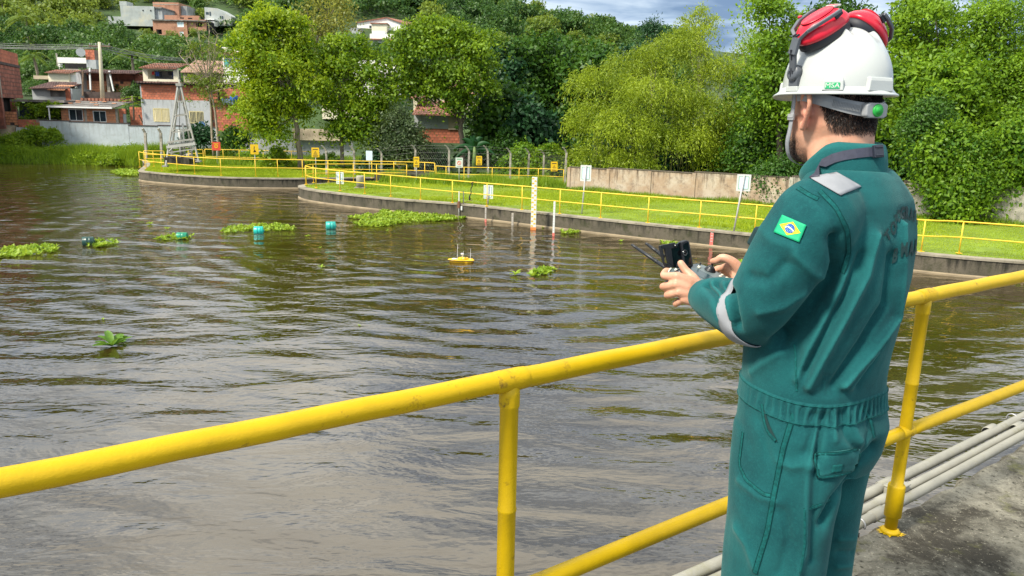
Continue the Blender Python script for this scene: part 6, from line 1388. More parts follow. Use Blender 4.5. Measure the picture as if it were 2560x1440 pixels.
PERSON = None
def build_person():
    global PERSON
    # ---------------- body: one skin, head to hands to feet
    m = MB(); H = lambda x, y, z: HEADM @ Vector((x, y, z))
    Hr = lambda z, cy, a, b, e=2.15: (tuple(H(0, cy, z)), tuple(HEADM.to_3x3() @ Vector((a, 0, 0))), tuple(HEADM.to_3x3() @ Vector((0, b, 0))), e)
    loft(m, [Hr(-.150, .062, .020, .022), Hr(-.144, .056, .036, .038), Hr(-.13, .045, .050, .056), Hr(-.112, .030, .060, .074), Hr(-.09, .015, .067, .090), Hr(-.06, .004, .073, .103), Hr(-.03, .0, .076, .106), Hr(.0, -.002, .079, .106), Hr(.04, -.004, .079, .104), Hr(.075, -.006, .070, .094), Hr(.10, -.006, .052, .072), Hr(.115, -.006, .026, .036)], 40)
    # brow, nose, lips, cheeks, ears
    capsule(m, [H(-.05, .082, .022), H(0, .099, .024), H(.05, .082, .022)], [.013, .015, .013])
    capsule(m, [H(0, .102, .005), H(0, .117, -.025), H(0, .126, -.046)], [.009, .012, .015]); capsule(m, [H(-.014, .110, -.048), H(.014, .110, -.048)], [.011, .011])
    capsule(m, [H(-.02, .100, -.082), H(0, .107, -.080), H(.02, .100, -.082)], [.008, .0095, .008]); capsule(m, [H(-.018, .098, -.093), H(0, .105, -.094), H(.018, .098, -.093)], [.0085, .010, .0085])
    for s in (-1, 1):
        capsule(m, [H(s*.046, .064, -.042), H(s*.056, .040, -.045), H(s*.052, .045, -.085)], [.022, .022, .018])
        ear = [H(s*.083, .010, -.012), H(s*.095, -.004, .012), H(s*.101, -.020, .022), H(s*.104, -.033, .010), H(s*.102, -.036, -.014), H(s*.097, -.026, -.036), H(s*.089, -.012, -.056), H(s*.084, -.002, -.066), H(s*.081, .006, -.056)]
        q, rr_ = smooth_path(ear, [.0055, .006, .006, .0062, .006, .006, .0075, .0085, .006], 4); capsule(m, q, rr_, 10)
        capsule(m, [H(s*.080, -.002, -.01), H(s*.086, -.012, -.035)], [.010, .010], 10); capsule(m, [H(s*.090, -.018, .008), H(s*.094, -.024, -.018)], [.0045, .0045], 8); capsule(m, [H(s*.083, .006, -.026), H(s*.084, .0, -.036)], [.006, .006], 8)
    # neck and trunk core
    loft(m, [zring(1.40, 0, -.05, .10, .075), zring(1.47, 0, -.05, .098, .075), zring(1.52, 0, -.045, .082, .075), zring(1.56, 0, -.034, .072, .072), zring(1.60, 0, -.026, .068, .073), zring(1.64, 0, -.018, .067, .078), zring(1.67, 0, -.012, .066, .08)], 36)
    loft(m, [zring(.80, 0, -.03, .12, .09), zring(1.0, 0, -.03, .12, .09), zring(1.25, 0, -.05, .13, .09), zring(1.42, 0, -.05, .12, .08)], 28)
    for s in (-1, 1):
        y0 = -.025 if s < 0 else -.01
        capsule(m, [(s*.085, -.03, .85), (s*.095, y0, .48), (s*.10, y0-.02, .10)], [.075, .055, .04]); capsule(m, [(s*.10, y0-.04, .06), (s*.115, y0+.11, .045)], [.04, .035])
    # arms inside the sleeves to the wrists
    capsule(m, [(-.12, -.07, 1.42), (-.175, -.06, 1.42), (-.185, .03, 1.215), (-.12, .20, 1.195), WL], [.05, .055, .045, .036, .029]); capsule(m, [(.12, -.06, 1.42), (.19, -.04, 1.42), (.21, .05, 1.20), (.14, .17, 1.215), WR], [.05, .055, .045, .036, .029])
    hands(m)
    V, F = remeshed(m, .0034, 3, .5)
    PERSON = mobj('person', V, F, SKIN, smooth=True); PERSON.matrix_world = MM
    tag(PERSON, 'man in a green coverall seen from behind, holding a handheld controller at the yellow railing', 'person')
    # eyes
    for s in (-1, 1):
        e = MB(); e.lathe([(0, -.011), (.006, -.009), (.0105, -.003), (.0105, .003), (.006, .009), (0, .011)], 14, Matrix.Translation(H(s*.031, .089, .002))); e.build('eye', simple('eye_white', (.75, .72, .68), rough=.2, var=.02), PERSON)
    return V, F
WL = loc(1752, 738, .045); WR = loc(1852, 693, .2)
def hands(m):
    lc = lambda x, y, o: loc(x, y, o+.032)
    # left hand: back of the hand towards the camera, thumb on the stick, fingers round the end of the controller
    K = [lc(1692, 690, .005), lc(1690, 711, -.005), lc(1697, 731, -.008), lc(1711, 748, -.004)]          # knuckles index..little
    # palm
    W0, W1 = lc(1757, 722, .03), lc(1745, 755, .012)
    for i, k in enumerate(K):
        w = W0.lerp(W1, i/3); capsule(m, [w.lerp(k, -.05), w.lerp(k, .5)+Vector((-.004, 0, .003)), k], [.0155, .0165, .0125])
    fing = [([K[0], lc(1660, 689, .035), lc(1668, 676, .075), lc(1682, 682, .090)], [.0115, .0105, .0092, .008]),
            ([K[1], lc(1658, 717, .025), lc(1667, 712, .065), lc(1688, 706, .085)], [.0112, .0105, .0092, .008]),
            ([K[2], lc(1668, 738, .020), lc(1678, 732, .060), lc(1696, 724, .080)], [.0108, .0100, .0090, .0078]),
            ([K[3], lc(1689, 760, .020), lc(1697, 752, .050), lc(1709, 742, .065)], [.0098, .0088, .0080, .007])]
    for p, r in fing: q, rr_ = smooth_path(p, r, 4); capsule(m, q, rr_, 12)
    q, rr_ = smooth_path([lc(1750, 722, .035), lc(1733, 696, .045), lc(1714, 676, .055), lc(1702, 658, .060)], [.0165, .0145, .0118, .0100], 4); capsule(m, q, rr_, 12)
    capsule(m, [lc(1735, 712, .025), lc(1705, 694, .02)], [.014, .011])
    # right hand
    K = [loc(1822, 664, .215), loc(1826, 678, .225), loc(1832, 692, .23), loc(1838, 704, .23)]
    W0, W1 = loc(1856, 680, .20), loc(1853, 706, .20)
    for i, k in enumerate(K):
        w = W0.lerp(W1, i/3); capsule(m, [w, w.lerp(k, .5), k], [.0165, .0165, .013])
    q, rr_ = smooth_path([loc(1850, 675, .19), loc(1832, 655, .185), loc(1807, 644, .185), loc(1793, 651, .19), loc(1781, 653, .195)], [.017, .0135, .0115, .0105, .0085], 4); capsule(m, q, rr_, 12)
    fing = [([K[0], loc(1806, 670, .245), loc(1792, 672, .255), loc(1786, 680, .25)], [.0115, .0105, .0092, .008]),
            ([K[1], loc(1812, 684, .265), loc(1796, 690, .27), loc(1786, 696, .255)], [.0112, .0105, .009, .008]),
            ([K[2], loc(1818, 698, .265), loc(1804, 704, .265), loc(1794, 710, .25)], [.0108, .01, .009, .0078]),
            ([K[3], loc(1826, 710, .255), loc(1814, 716, .25), loc(1805, 720, .24)], [.0098, .0088, .008, .007])]
    for p, r in fing: q, rr_ = smooth_path(p, r, 4); capsule(m, q, rr_, 12)
SKIN = skin_mat()
BODY = build_person()

# ---------------- coverall
FOLDS = [
    # (pixel polyline, height (+ ridge, - valley), width)
    ([(2190, 590), (2165, 690), (2110, 800), (2055, 900), (2022, 965)], .011, .014), ([(2160, 640), (2120, 740), (2070, 830), (2020, 930)], -.012, .016),
    ([(2248, 560), (2248, 680), (2236, 790), (2180, 880), (2110, 965)], .013, .012), ([(2228, 640), (2215, 760), (2160, 860), (2085, 965)], -.012, .016), ([(2268, 600), (2264, 720), (2246, 800)], -.008, .012),
    ([(2120, 690), (2070, 800), (2020, 880), (1990, 950)], .008, .014), ([(2200, 880), (2160, 930), (2130, 970)], .007, .01), ([(2218, 850), (2190, 900), (2150, 965)], -.007, .010),
    ([(2095, 600), (2105, 650), (2085, 700), (2040, 760), (1985, 820), (1950, 850)], -.026, .018), ([(2060, 770), (1990, 850), (1985, 950)], -.008, .03),
    ([(1990, 640), (2040, 690), (2070, 700)], .006, .014), ([(1900, 780), (1960, 770), (2010, 740)], .005, .016), ([(1875, 690), (1920, 700), (1960, 660)], -.006, .016),
    ([(1762, 706), (1782, 736), (1793, 785)], -.016, .010), ([(1786, 700), (1808, 733), (1820, 800)], -.018, .010), ([(1812, 704), (1832, 740), (1843, 815)], -.016, .010), ([(1774, 703), (1795, 734), (1806, 790)], .009, .008), ([(1799, 701), (1820, 734), (1831, 808)], .009, .008),
    ([(1890, 560), (1930, 600), (1990, 620)], .004, .02), ([(2050, 500), (2085, 540), (2110, 600), (2112, 650)], -.004, .012),
    # hips and legs
    ([(2040, 1040), (2030, 1080), (2015, 1130)], -.006, .009), ([(2062, 1040), (2050, 1090), (2040, 1150)], -.009, .009), ([(2052, 1040), (2040, 1100), (2025, 1170)], .006, .008), ([(2105, 1035), (2120, 1090), (2150, 1130)], -.009, .010), ([(2085, 1035), (2090, 1100)], .006, .010), ([(2130, 1035), (2150, 1090), (2170, 1120)], .006, .010), ([(2170, 1030), (2180, 1080), (2160, 1140)], -.005, .010),
    ([(2190, 1120), (2140, 1190), (2090, 1250), (2060, 1310)], -.016, .018), ([(2020, 1160), (2015, 1260), (2010, 1380), (1990, 1440)], .007, .014), ([(2035, 1180), (2032, 1300), (2028, 1400)], -.006, .014),
    ([(1950, 1150), (1980, 1165), (2020, 1160)], .006, .012), ([(1850, 1200), (1900, 1240), (1940, 1250)], .005, .014), ([(1840, 1320), (1870, 1360), (1890, 1420)], .006, .016), ([(1960, 1280), (1970, 1350), (1950, 1430)], -.005, .016), ([(2098, 1345), (2135, 1345)], .005, .010), ([(2096, 1380), (2130, 1380)], -.005, .010), ([(2094, 1415), (2132, 1412)], .005, .010),
    *[([(2008+15*k, 1034), (2005+15*k, 1052), (2001+16*k, 1075)], -.0034, .0062) for k in range(8)], *[([(2012+14*k, 985), (2013+14*k, 965), (2012+15*k, 940)], -.0034, .006) for k in range(8)],
    ([(1880, 930), (1920, 900), (1950, 880)], .005, .014), ([(1900, 1050), (1915, 1090), (1925, 1140)], -.004, .012),
]
def build_coverall():
    m = MB()
    T = [(.80, -.028, .183, .150), (.85, -.030, .188, .167), (.92, -.034, .189, .172), (.985, -.025, .181, .1655), (1.0, -.025, .180, .165), (1.05, -.024, .182, .164), (1.10, -.026, .186, .165), (1.19, -.042, .190, .160), (1.29, -.050, .200, .157), (1.385, -.053, .205, .148), (1.44, -.057, .202, .134), (1.475, -.066, .182, .122), (1.505, -.068, .150, .108), (1.53, -.066, .118, .096), (1.545, -.06, .098, .086)]
    loft(m, [zring(z, 0, cy, a, b, 2.25) for z, cy, a, b in T], 56)
    for s in (-1, 1):
        y0 = -.026 if s < 0 else -.006
        loft(m, [zring(.04, s*.110, y0-.01, .078, .098, 2.1), zring(.3, s*.106, y0-.005, .090, .118, 2.1), zring(.45, s*.103, y0, .100, .130, 2.1), zring(.6, s*.100, y0, .103, .134, 2.1), zring(.70, s*.098, y0-.002, .104, .138, 2.1), zring(.80, s*.092, y0-.006, .100, .146, 2.2), zring(.90, s*.085, -.030, .100, .150, 2.2)], 40)
    arms = {-1: ([(-.115, -.075, 1.445), (-.168, -.082, 1.435), (-.192, -.040, 1.345), (-.192, .008, 1.245), (-.176, .052, 1.205), (-.150, .125, 1.198), (-.126, .185, 1.196), WL.lerp(Vector((-.126, .185, 1.196)), .35), WL.lerp(Vector((-.126, .185, 1.196)), .08)], [.080, .096, .0945, .090, .083, .074, .062, .050, .045]),
            1: ([(.115, -.07, 1.445), (.166, -.045, 1.425), (.195, .005, 1.33), (.21, .05, 1.225), (.20, .075, 1.205), (.165, .145, 1.21), (.135, .195, 1.215), WR.lerp(Vector((.135, .195, 1.215)), .35), WR.lerp(Vector((.135, .195, 1.215)), .05)], [.078, .085, .085, .080, .076, .070, .060, .050, .045])}
    for s in (-1, 1):
        q, r = smooth_path(*arms[s], 5); m.tube(q, r, 28)
    V, F = remeshed(m, .0052, 8, .5)
    N0 = vnormals(V, F); bvh = bvh_of(V, F)
    # broad cloth unevenness
    for k in range(14):
        d = unit(RNG.normal(size=3)*np.array([1, 1, .45])); fr = RNG.uniform(14, 34); ph = RNG.uniform(0, 6.28); V = V+N0*(np.sin(V@d*fr+ph+1.3*np.sin(V@unit(RNG.normal(size=3))*9))*.0011)[:, None]
    for pts, amp, w in FOLDS:
        P = []; Nn = []
        for i in range(len(pts)-1):
            for k in range(6):
                t = k/6; h, n = cast(bvh, pts[i][0]*(1-t)+pts[i+1][0]*t, pts[i][1]*(1-t)+pts[i+1][1]*t)
                if h is not None: P.append(tuple(h)); Nn.append(tuple(n))
        h, n = cast(bvh, *pts[-1])
        if h is not None: P.append(tuple(h)); Nn.append(tuple(n))
        if len(P) < 2: continue
        # break where the line jumps between sleeve and back
        D = poly_dist(V, P); nn = unit(np.mean(np.array(Nn), 0)); ok = (N0@nn) > .1; k = (.65*np.exp(-(D/(w*.62))**2)+.45*np.exp(-(D/(w*1.25))**2))*ok; V = V+N0*(1.5*amp*k)[:, None]
    # neighbour smoothing of spikes
    E4 = np.array([f if len(f) == 4 else (f[0], f[1], f[2], f[2]) for f in F]); A_, B_ = E4.ravel(), np.roll(E4, -1, 1).ravel()
    for _ in range(2):
        S = np.zeros_like(V); c = np.zeros(len(V)); np.add.at(S, A_, V[B_]); np.add.at(S, B_, V[A_]); np.add.at(c, A_, 1); np.add.at(c, B_, 1); V = V+.4*(S/c[:, None]-V)
    mobj('coverall', V, F, TEAL, PERSON, smooth=True)
    return V, F
CV, CF = build_coverall()
CB = bvh_of(CV, CF)
def cast_c(px, py, lift=.002):
    h, n = cast(CB, px, py)
    return (h+n*lift, n) if h is not None else (None, None)
def drape(name, quad, nu, nv, mat, lift=.003, thick=.0018, parent=None, rnd=0.0):
    """cloth patch laid on the coverall; quad: four pixel corners TL, TR, BR, BL"""
    a, b, c, d = [Vector(q) for q in quad]; V = []; idx = {}; F = []
    for j in range(nv+1):
        for i in range(nu+1):
            u, v = i/nu, j/nv; p = a*(1-u)*(1-v)+b*u*(1-v)+c*u*v+d*(1-u)*v; h, n = cast_c(p.x, p.y, lift)
            if h is not None: idx[(i, j)] = len(V); V.append(tuple(h))
    for j in range(nv):
        for i in range(nu):
            q = [(i, j), (i, j+1), (i+1, j+1), (i+1, j)]
            if all(k in idx for k in q): F.append(tuple(idx[k] for k in q))
    o = mobj(name, V, F, mat, parent or PERSON, smooth=True); s = o.modifiers.new('thickness', 'SOLIDIFY'); s.thickness = thick; s.offset = 0
    return o
def drape_poly(name, polys, mat, lift, parent, nsub=1):
    V = []; F = []
    for poly in polys:
        ids = []
        for p in poly:
            h, n = cast_c(p[0], p[1], lift)
            if h is None: ids = None; break
            ids.append(len(V)); V.append(tuple(h))
        if ids: F.append(tuple(ids))
    return mobj(name, V, F, mat, parent)
def seam(pts, w=.010, name='seam', mat=None, lift=.0012, stitch=True, parent=None):
    """felled seam: narrow raised strip with a stitch groove, following a pixel polyline over the cloth"""
    P = []
    for i in range(len(pts)-1):
        n = max(2, int(math.hypot(pts[i+1][0]-pts[i][0], pts[i+1][1]-pts[i][1])/7))
        for k in range(n):
            t = k/n; h, nn = cast_c(pts[i][0]*(1-t)+pts[i+1][0]*t, pts[i][1]*(1-t)+pts[i+1][1]*t, lift)
            if h is not None and (not P or (h-P[-1][0]).length < .05): P.append((h, nn))
    if len(P) < 3: return
    for _ in range(2): P = [P[0]]+[((P[i-1][0]+P[i][0]*2+P[i+1][0])/4, P[i][1]) for i in range(1, len(P)-1)]+[P[-1]]
    V = []; F = []
    for i, (p, n) in enumerate(P):
        t = (P[min(i+1, len(P)-1)][0]-P[max(i-1, 0)][0]).normalized(); s = t.cross(n).normalized()
        V += [tuple(p-s*w*.5-n*.0035), tuple(p-s*w*.5+n*.0003), tuple(p+n*.0009), tuple(p+s*w*.5+n*.0003), tuple(p+s*w*.5-n*.0035)]
    for i in range(len(P)-1):
        for k in range(4): F.append((5*i+k, 5*i+k+1, 5*i+6+k, 5*i+5+k))
    o = mobj(name, V, F, mat or SEAMC, parent or PERSON)
    if stitch:
        for sg in (-1, 1):
            mb_ = MB(); q = []
            for i, (p, n) in enumerate(P):
                t = (P[min(i+1, len(P)-1)][0]-P[max(i-1, 0)][0]).normalized(); s_ = t.cross(n).normalized(); q.append(p+s_*sg*w*.62+n*.0002)
            mb_.tube(q, .0008, 4, cap=False); mb_.build('stitching', STITCH, o)
    return o
def coverall_details():
    # collar
    m = MB(); n = 40; V = []; F = []
    prof = [(0.0, 0), (.018, .004), (.038, .006), (.046, .004), (.050, -.002), (.046, -.007), (.03, -.008), (.0, -.010)]
    for i in range(n):
        t = 2*math.pi*i/n; ct, st = math.cos(t), math.sin(t)
        zl = 1.533-.034*max(0, st)**1.2+.004*(1-abs(st)); h = 1.40-.75*max(0, st+.25)
        for hz, ro in prof: 
            a = .0905-.008*hz/.05; b = .092-.006*hz/.05; V.append(((a+ro)*ct, -.046+(b+ro)*st+.012*hz/.05*1, zl+hz*h))
    k = len(prof)
    for i in range(n):
        i2 = (i+1) % n
        for j in range(k-1): F.append((i*k+j, i2*k+j, i2*k+j+1, i*k+j+1))
    mobj('collar', V, F, TEAL, PERSON, smooth=True)
    # seams of the photograph's visible side
    seam([(2050, 478), (2090, 520), (2118, 575), (2122, 630), (2105, 690)], .008)                                 # armhole
    seam([(1995, 470), (2030, 492), (2052, 500)], .008)
    seam([(1984, 1034), (1958, 1120), (1936, 1230), (1918, 1330), (1885, 1438)], .010)                             # side seam
    seam([(1858, 1080), (1848, 1160), (1865, 1200), (1912, 1238), (1934, 1238)], .007)                            # front pocket bag
    seam([(2012, 1275), (2012, 1360), (2000, 1440)], .005, stitch=False); seam([(2010, 1275), (2050, 1262), (2082, 1245)], .006)
    seam([(2152, 1010), (2176, 1050), (2186, 1100)], .007)
    seam([(1986, 860), (1990, 890), (1992, 985)], .005, stitch=False)
    # waistband
    V = []; F = []; nu, nv = 220, 10
    for i in range(nu):
        t = 2*math.pi*i/nu; d = Vector((math.cos(t), math.sin(t), 0)); o = Vector((0, -.025, 0)); back = max(0, math.cos(t+2.15))**1.3
        for j in range(nv+1):
            v = j/nv; z = .962+.058*v+.004*math.sin(t*3); h = CB.ray_cast(o+d*.5+Vector((0, 0, z)), -d); p = h[0]
            if p is None: p = o+d*.17+Vector((0, 0, z))
            g = back*.0062*math.sin(t*58+1.2*math.sin(v*3+t*9))*math.sin(math.pi*min(1, max(0, (v-.06)/.88)))+.0006*math.sin(t*90)
            edge = .0035 if .03 < v < .97 else .0005
            p = p+d*(edge+g-.003*back*math.sin(math.pi*v)); V.append(tuple(p))
    k = nv+1
    for i in range(nu):
        i2 = (i+1) % nu
        for j in range(nv): F.append((i*k+j, i2*k+j, i2*k+j+1, i*k+j+1))
    wb = mobj('waistband', V, F, TEAL, PERSON, smooth=True)
    for j in (1, nv-1):
        q = [Vector(V[i*k+j]) for i in range(nu)]+[Vector(V[j])]; o = Vector((0, -.025, 0)); q = [p+(p-Vector((0, -.025, p.z))).normalized()*.0010 for p in q]
        mb_ = MB(); mb_.tube(q, .0011, 4, cap=False); mb_.build('stitching', SEAMC, wb)
    # back pocket flap and dark patch for the side pocket mouth
    fl = drape('pocket_flap', [(2033, 1133), (2148, 1119), (2134, 1172), (2046, 1194)], 12, 6, TEAL, .005, .003)
    fl2 = drape('pocket_flap', [(2033, 1133), (2046, 1194), (2043, 1191), (2031, 1150)], 3, 3, SEAMC, .0045, .002)
    seam([(2033, 1134), (2090, 1130), (2148, 1120)], .005, parent=fl, lift=.0072); seam([(2034, 1140), (2047, 1192), (2100, 1184), (2134, 1171), (2146, 1124)], .0045, parent=fl, lift=.0072)
    drape('loop_patch', [(2078, 1160), (2104, 1157), (2100, 1178), (2074, 1181)], 4, 4, SEAMC, .0072, .001, fl)
    drape_poly('pocket_mouth_shade', [[(1908, 1010), (1912, 1040), (1916, 1070), (1930, 1092), (1946, 1104), (1937, 1085), (1925, 1060), (1915, 1030)]], simple('pocket_shade', (.003, .03, .03), rough=.95), .004, PERSON)  # flat dark patch stands in for the shade inside the pocket
    seam([(1907, 1010), (1911, 1045), (1920, 1078), (1946, 1106)], .006, lift=.004)
    # chest pocket flap seen edge on at the far left
    c = loc(1896, 590, -.02); mb_ = MB(); mb_.cbox((0, 0, 0), (.05, .02, .05), Matrix.Translation(c) @ Matrix.Rotation(.4, 4, 'X')); mb_.build('pocket_flap', simple('dark_flap', (.006, .03, .035), rough=.9), PERSON, bevel=.006)
    # reflective band on the shoulder and round the left forearm
    drape('reflective_band', [(2024, 446), (2092, 433), (2152, 468), (2100, 490)], 16, 8, GREYTAPE, .003, .0016)
    band = []
    A = Vector((-.180, .040, 1.208)); B = Vector((-.160, .10, 1.199)); tilt = Vector((0.10, .30, .55)).normalized()
    ax = (B-A).normalized(); nrm = (ax*1.0+Vector((0, 0, -.22))).normalized(); V = []; F = []; nu, nv = 60, 5
    u = nrm.orthogonal().normalized(); w = nrm.cross(u); c0 = A.lerp(B, .42)
    for i in range(nu):
        t = 2*math.pi*i/nu; d = u*math.cos(t)+w*math.sin(t)
        for j in range(nv+1):
            o = c0+nrm*(-.024+.048*j/nv); h = CB.ray_cast(o+d*.094, -d); q = (h[0]-o).length if h[0] is not None else .0; V.append(q if .04 < q < .0925 else 0.0)
    Ra = np.array(V).reshape(nu, nv+1); Ra = np.where(Ra > 0, Ra, Ra[Ra > 0].mean()); Ra = Ra+0
    for _ in range(3): Ra = (np.roll(Ra, 1, 0)+np.roll(Ra, -1, 0)+2*Ra)/4
    V = [tuple(c0+nrm*(-.024+.048*j/nv)+(u*math.cos(2*math.pi*i/nu)+w*math.sin(2*math.pi*i/nu))*(Ra[i, j]+.0050)) for i in range(nu) for j in range(nv+1)]
    for i in range(nu):
        for j in range(nv): F.append((i*(nv+1)+j, ((i+1) % nu)*(nv+1)+j, ((i+1) % nu)*(nv+1)+j+1, i*(nv+1)+j+1))
    o = mobj('reflective_band', V, F, GREYTAPE, PERSON, smooth=True); s = o.modifiers.new('thickness', 'SOLIDIFY'); s.thickness = .0018; s.offset = 0
    # cuff of the left sleeve
    # flag patch
    fq = [Vector(p) for p in ((1958, 538), (2017, 563), (1998, 607), (1936, 582))]
    pt = lambda u, v: tuple(fq[0]*(1-u)*(1-v)+fq[1]*u*(1-v)+fq[2]*u*v+fq[3]*(1-u)*v)
    fp = drape('flag_patch', [tuple(q) for q in fq], 12, 9, simple('flag_green', (.0, .36, .16), rough=.7, var=.05, scale=60), .0035, .0015)
    def fan(c, ring): return [[c, ring[i], ring[(i+1) % len(ring)]] for i in range(len(ring))]
    dm = [(.09, .5), (.5, .12), (.91, .5), (.5, .88)]; ring = []
    for i in range(4):
        a, b = dm[i], dm[(i+1) % 4]
        for k in range(5): t = k/5; ring.append(pt(a[0]*(1-t)+b[0]*t, a[1]*(1-t)+b[1]*t))
    drape_poly('flag_diamond', fan(pt(.5, .5), ring), simple('flag_yellow', (.80, .60, .01), rough=.7, var=.05, scale=60), .0049, fp)
    C = lambda r, a: pt(.5+r*.7*math.cos(a), .5+r*math.sin(a))
    drape_poly('flag_disc', fan(pt(.5, .5), [C(.25, 2*math.pi*i/20) for i in range(20)]), simple('flag_blue', (.01, .09, .36), rough=.7, var=.1, scale=80), .0056, fp)
    drape_poly('flag_ribbon', [[C(.25, math.pi-.02+.02), pt(.5-.09, .5-.10), pt(.5-.09, .5-.03), C(.25, math.pi-.28)], [pt(.41, .40), pt(.58, .46), pt(.58, .53), pt(.41, .47)], [pt(.58, .46), C(.25, .12), C(.25, .40), pt(.58, .53)]], SIGN_W, .0062, fp)
    st = []
    for (u, v) in ((.40, .60), (.46, .66), (.52, .60), (.57, .66), (.50, .70), (.44, .56), (.55, .57), (.60, .60), (.53, .38)):
        a = .012; st.append([pt(u-a, v), pt(u, v-a*1.3), pt(u+a, v), pt(u, v+a*1.3)])
    drape_poly('flag_stars', st, SIGN_W, .0062, fp)
    # lettering on the back: outlines of the font laid on the cloth
    ink = simple('dark_print', (.002, .026, .028), rough=.8, var=.2, scale=90)
    def letter(ch, size):
        cu = bpy.data.curves.new('t', 'FONT'); cu.body = ch; cu.size = size; cu.align_x = 'CENTER'; cu.resolution_u = 4; cu.offset = size*.05; o = bpy.data.objects.new('t', cu); COL.objects.link(o); dg = bpy.context.evaluated_depsgraph_get(); me = bpy.data.meshes.new_from_object(o.evaluated_get(dg)); V = [v.co.copy() for v in me.vertices]; F = [tuple(p.vertices) for p in me.polygons]; bpy.data.objects.remove(o); bpy.data.curves.remove(cu); bpy.data.meshes.remove(me); return V, F
    def lay(ch, c, right, up):
        """one printed letter: its centre and its right and up vectors where the photograph shows them, laid on the cloth"""
        import bmesh
        V, F = letter(ch, 1.0); bm = bmesh.new(); vs = [bm.verts.new(v) for v in V]
        for f in F:
            try: bm.faces.new([vs[i] for i in f])
            except ValueError: pass
        bmesh.ops.triangulate(bm, faces=bm.faces[:]); bmesh.ops.subdivide_edges(bm, edges=[e for e in bm.edges if e.calc_length() > .2], cuts=2); bmesh.ops.triangulate(bm, faces=bm.faces[:])
        x0, x1 = min(v.co.x for v in bm.verts), max(v.co.x for v in bm.verts); y0, y1 = min(v.co.y for v in bm.verts), max(v.co.y for v in bm.verts); out = []; ok = []
        for v in bm.verts:
            a = (v.co.x-x0)/max(x1-x0, .02)-.5; b = (v.co.y-y0)/(y1-y0)-.5; h, n = cast_c(c[0]+a*right[0]+b*up[0], c[1]+a*right[1]+b*up[1], .0026); ok.append(h is not None); out.append(tuple(h) if h is not None else (0, 0, 0))
        bm.verts.index_update(); Fo = [tuple(v.index for v in f.verts) for f in bm.faces if all(ok[v.index] for v in f.verts)]; bm.free(); return out, Fo
    for ch, c, r_, u_ in (('T', (2217.5, 588.5), (10.6, -17.5), (-10, -21)), ('O', (2231.5, 570.5), (14, -6), (-4, -34)), ('P', (2239, 551), (5.5, -4), (-5.6, -31)), ('O', (2245, 540), (8.5, -4), (-3, -33)), ('G', (2254.5, 532.5), (10.5, -1), (0, -33)), ('R', (2266, 532.5), (9.5, 2), (0, -33)), ('A', (2276.5, 536), (9.5, 4), (.5, -33)), ('F', (2285.5, 541), (5, 3), (1, -31)), ('I', (2291.5, 549), (1.5, 1), (1, -26)),
                         ('B', (2237.5, 638), (12, -4), (6, -38)), ('M', (2260, 623.5), (17, -1), (1, -36)), ('A', (2276.5, 620), (11, 2), (2, -37)), ('R', (2288, 615.5), (6, 2), (3, -35))):
        V, F = lay(ch, c, r_, u_)
        if F: mobj('letter', V, F, ink, PERSON)
    # neck lanyard
    sm = simple('navy_strap', (.035, .038, .062), rough=.75, var=.15, scale=90); V = []; F = []; P = []
    for px, py in ((2036, 446), (2045, 424), (2062, 408), (2085, 396), (2110, 389), (2140, 384), (2168, 381), (2188, 380)):
        h, n = cast(BV2, px, py)
        if h is not None: P.append((h+n*.0046, n))
    for i, (p, n) in enumerate(P):
        t = (P[min(i+1, len(P)-1)][0]-P[max(i-1, 0)][0]).normalized(); s = n.cross(t).normalized(); V += [tuple(p-s*.0105), tuple(p+s*.0105)]
    for i in range(len(P)-1): F.append((2*i, 2*i+1, 2*i+3, 2*i+2))
    st = mobj('neck_strap', V, F, sm, PERSON); s = st.modifiers.new('thickness', 'SOLIDIFY'); s.thickness = .0014; s.offset = 0
    if P:
        p, n = P[-1]; t = (P[-1][0]-P[-2][0]).normalized(); u = n.cross(t).normalized(); mb_ = MB(); M = frame(p+n*.003, t, u, n); mb_.box((-.012, -.014, -.003), (.012, .014, .005), M)
        for k in (-1, 1): mb_.box((-.010, k*.009-.002, .005), (.010, k*.009+.002, .0075), M)
        mb_.build('buckle', simple('navy_plastic', (.018, .022, .035), rough=.4), st, bevel=.0015)
# combined collar + coverall for the strap
def _collar_bvh():
    m = MB(); n = 40
    loft(m, [((0, -.046, 1.50), (.096, 0, 0), (0, .098, 0), 2), ((0, -.040, 1.575), (.088, 0, 0), (0, .092, 0), 2), ((0, -.036, 1.60), (.086, 0, 0), (0, .09, 0), 2)], n)
    V = [tuple(v) for v in CV]+m.v; b = len(CV); F = CF+[tuple(i+b for i in f) for f in m.f]; return BVHTree.FromPolygons(V, F)
BV2 = _collar_bvh()
coverall_details()
def boots():
    lm = simple('black_leather', (.02, .019, .018), rough=.5, var=.2, scale=20); rm = simple('boot_sole', (.015, .015, .015), rough=.85)
    for s in (-1, 1):
        m = None; y0 = -.04 if s < 0 else -.02; m = MB(); loft(m, [zring(.028, s*.112, y0+.05, .052, .145, 2.4), zring(.06, s*.112, y0+.045, .054, .142, 2.3), zring(.09, s*.111, y0+.02, .052, .115, 2.2), zring(.12, s*.11, y0-.015, .05, .075, 2.1), zring(.2, s*.108, y0-.02, .052, .062, 2)], 26); b = m.build('boot', lm, PERSON, (0, 0, -.06))
        m = MB(); loft(m, [zring(0.002, s*.112, y0+.05, .054, .148, 2.5), zring(.03, s*.112, y0+.05, .056, .15, 2.5)], 26); m.build('sole', rm, b)
boots()
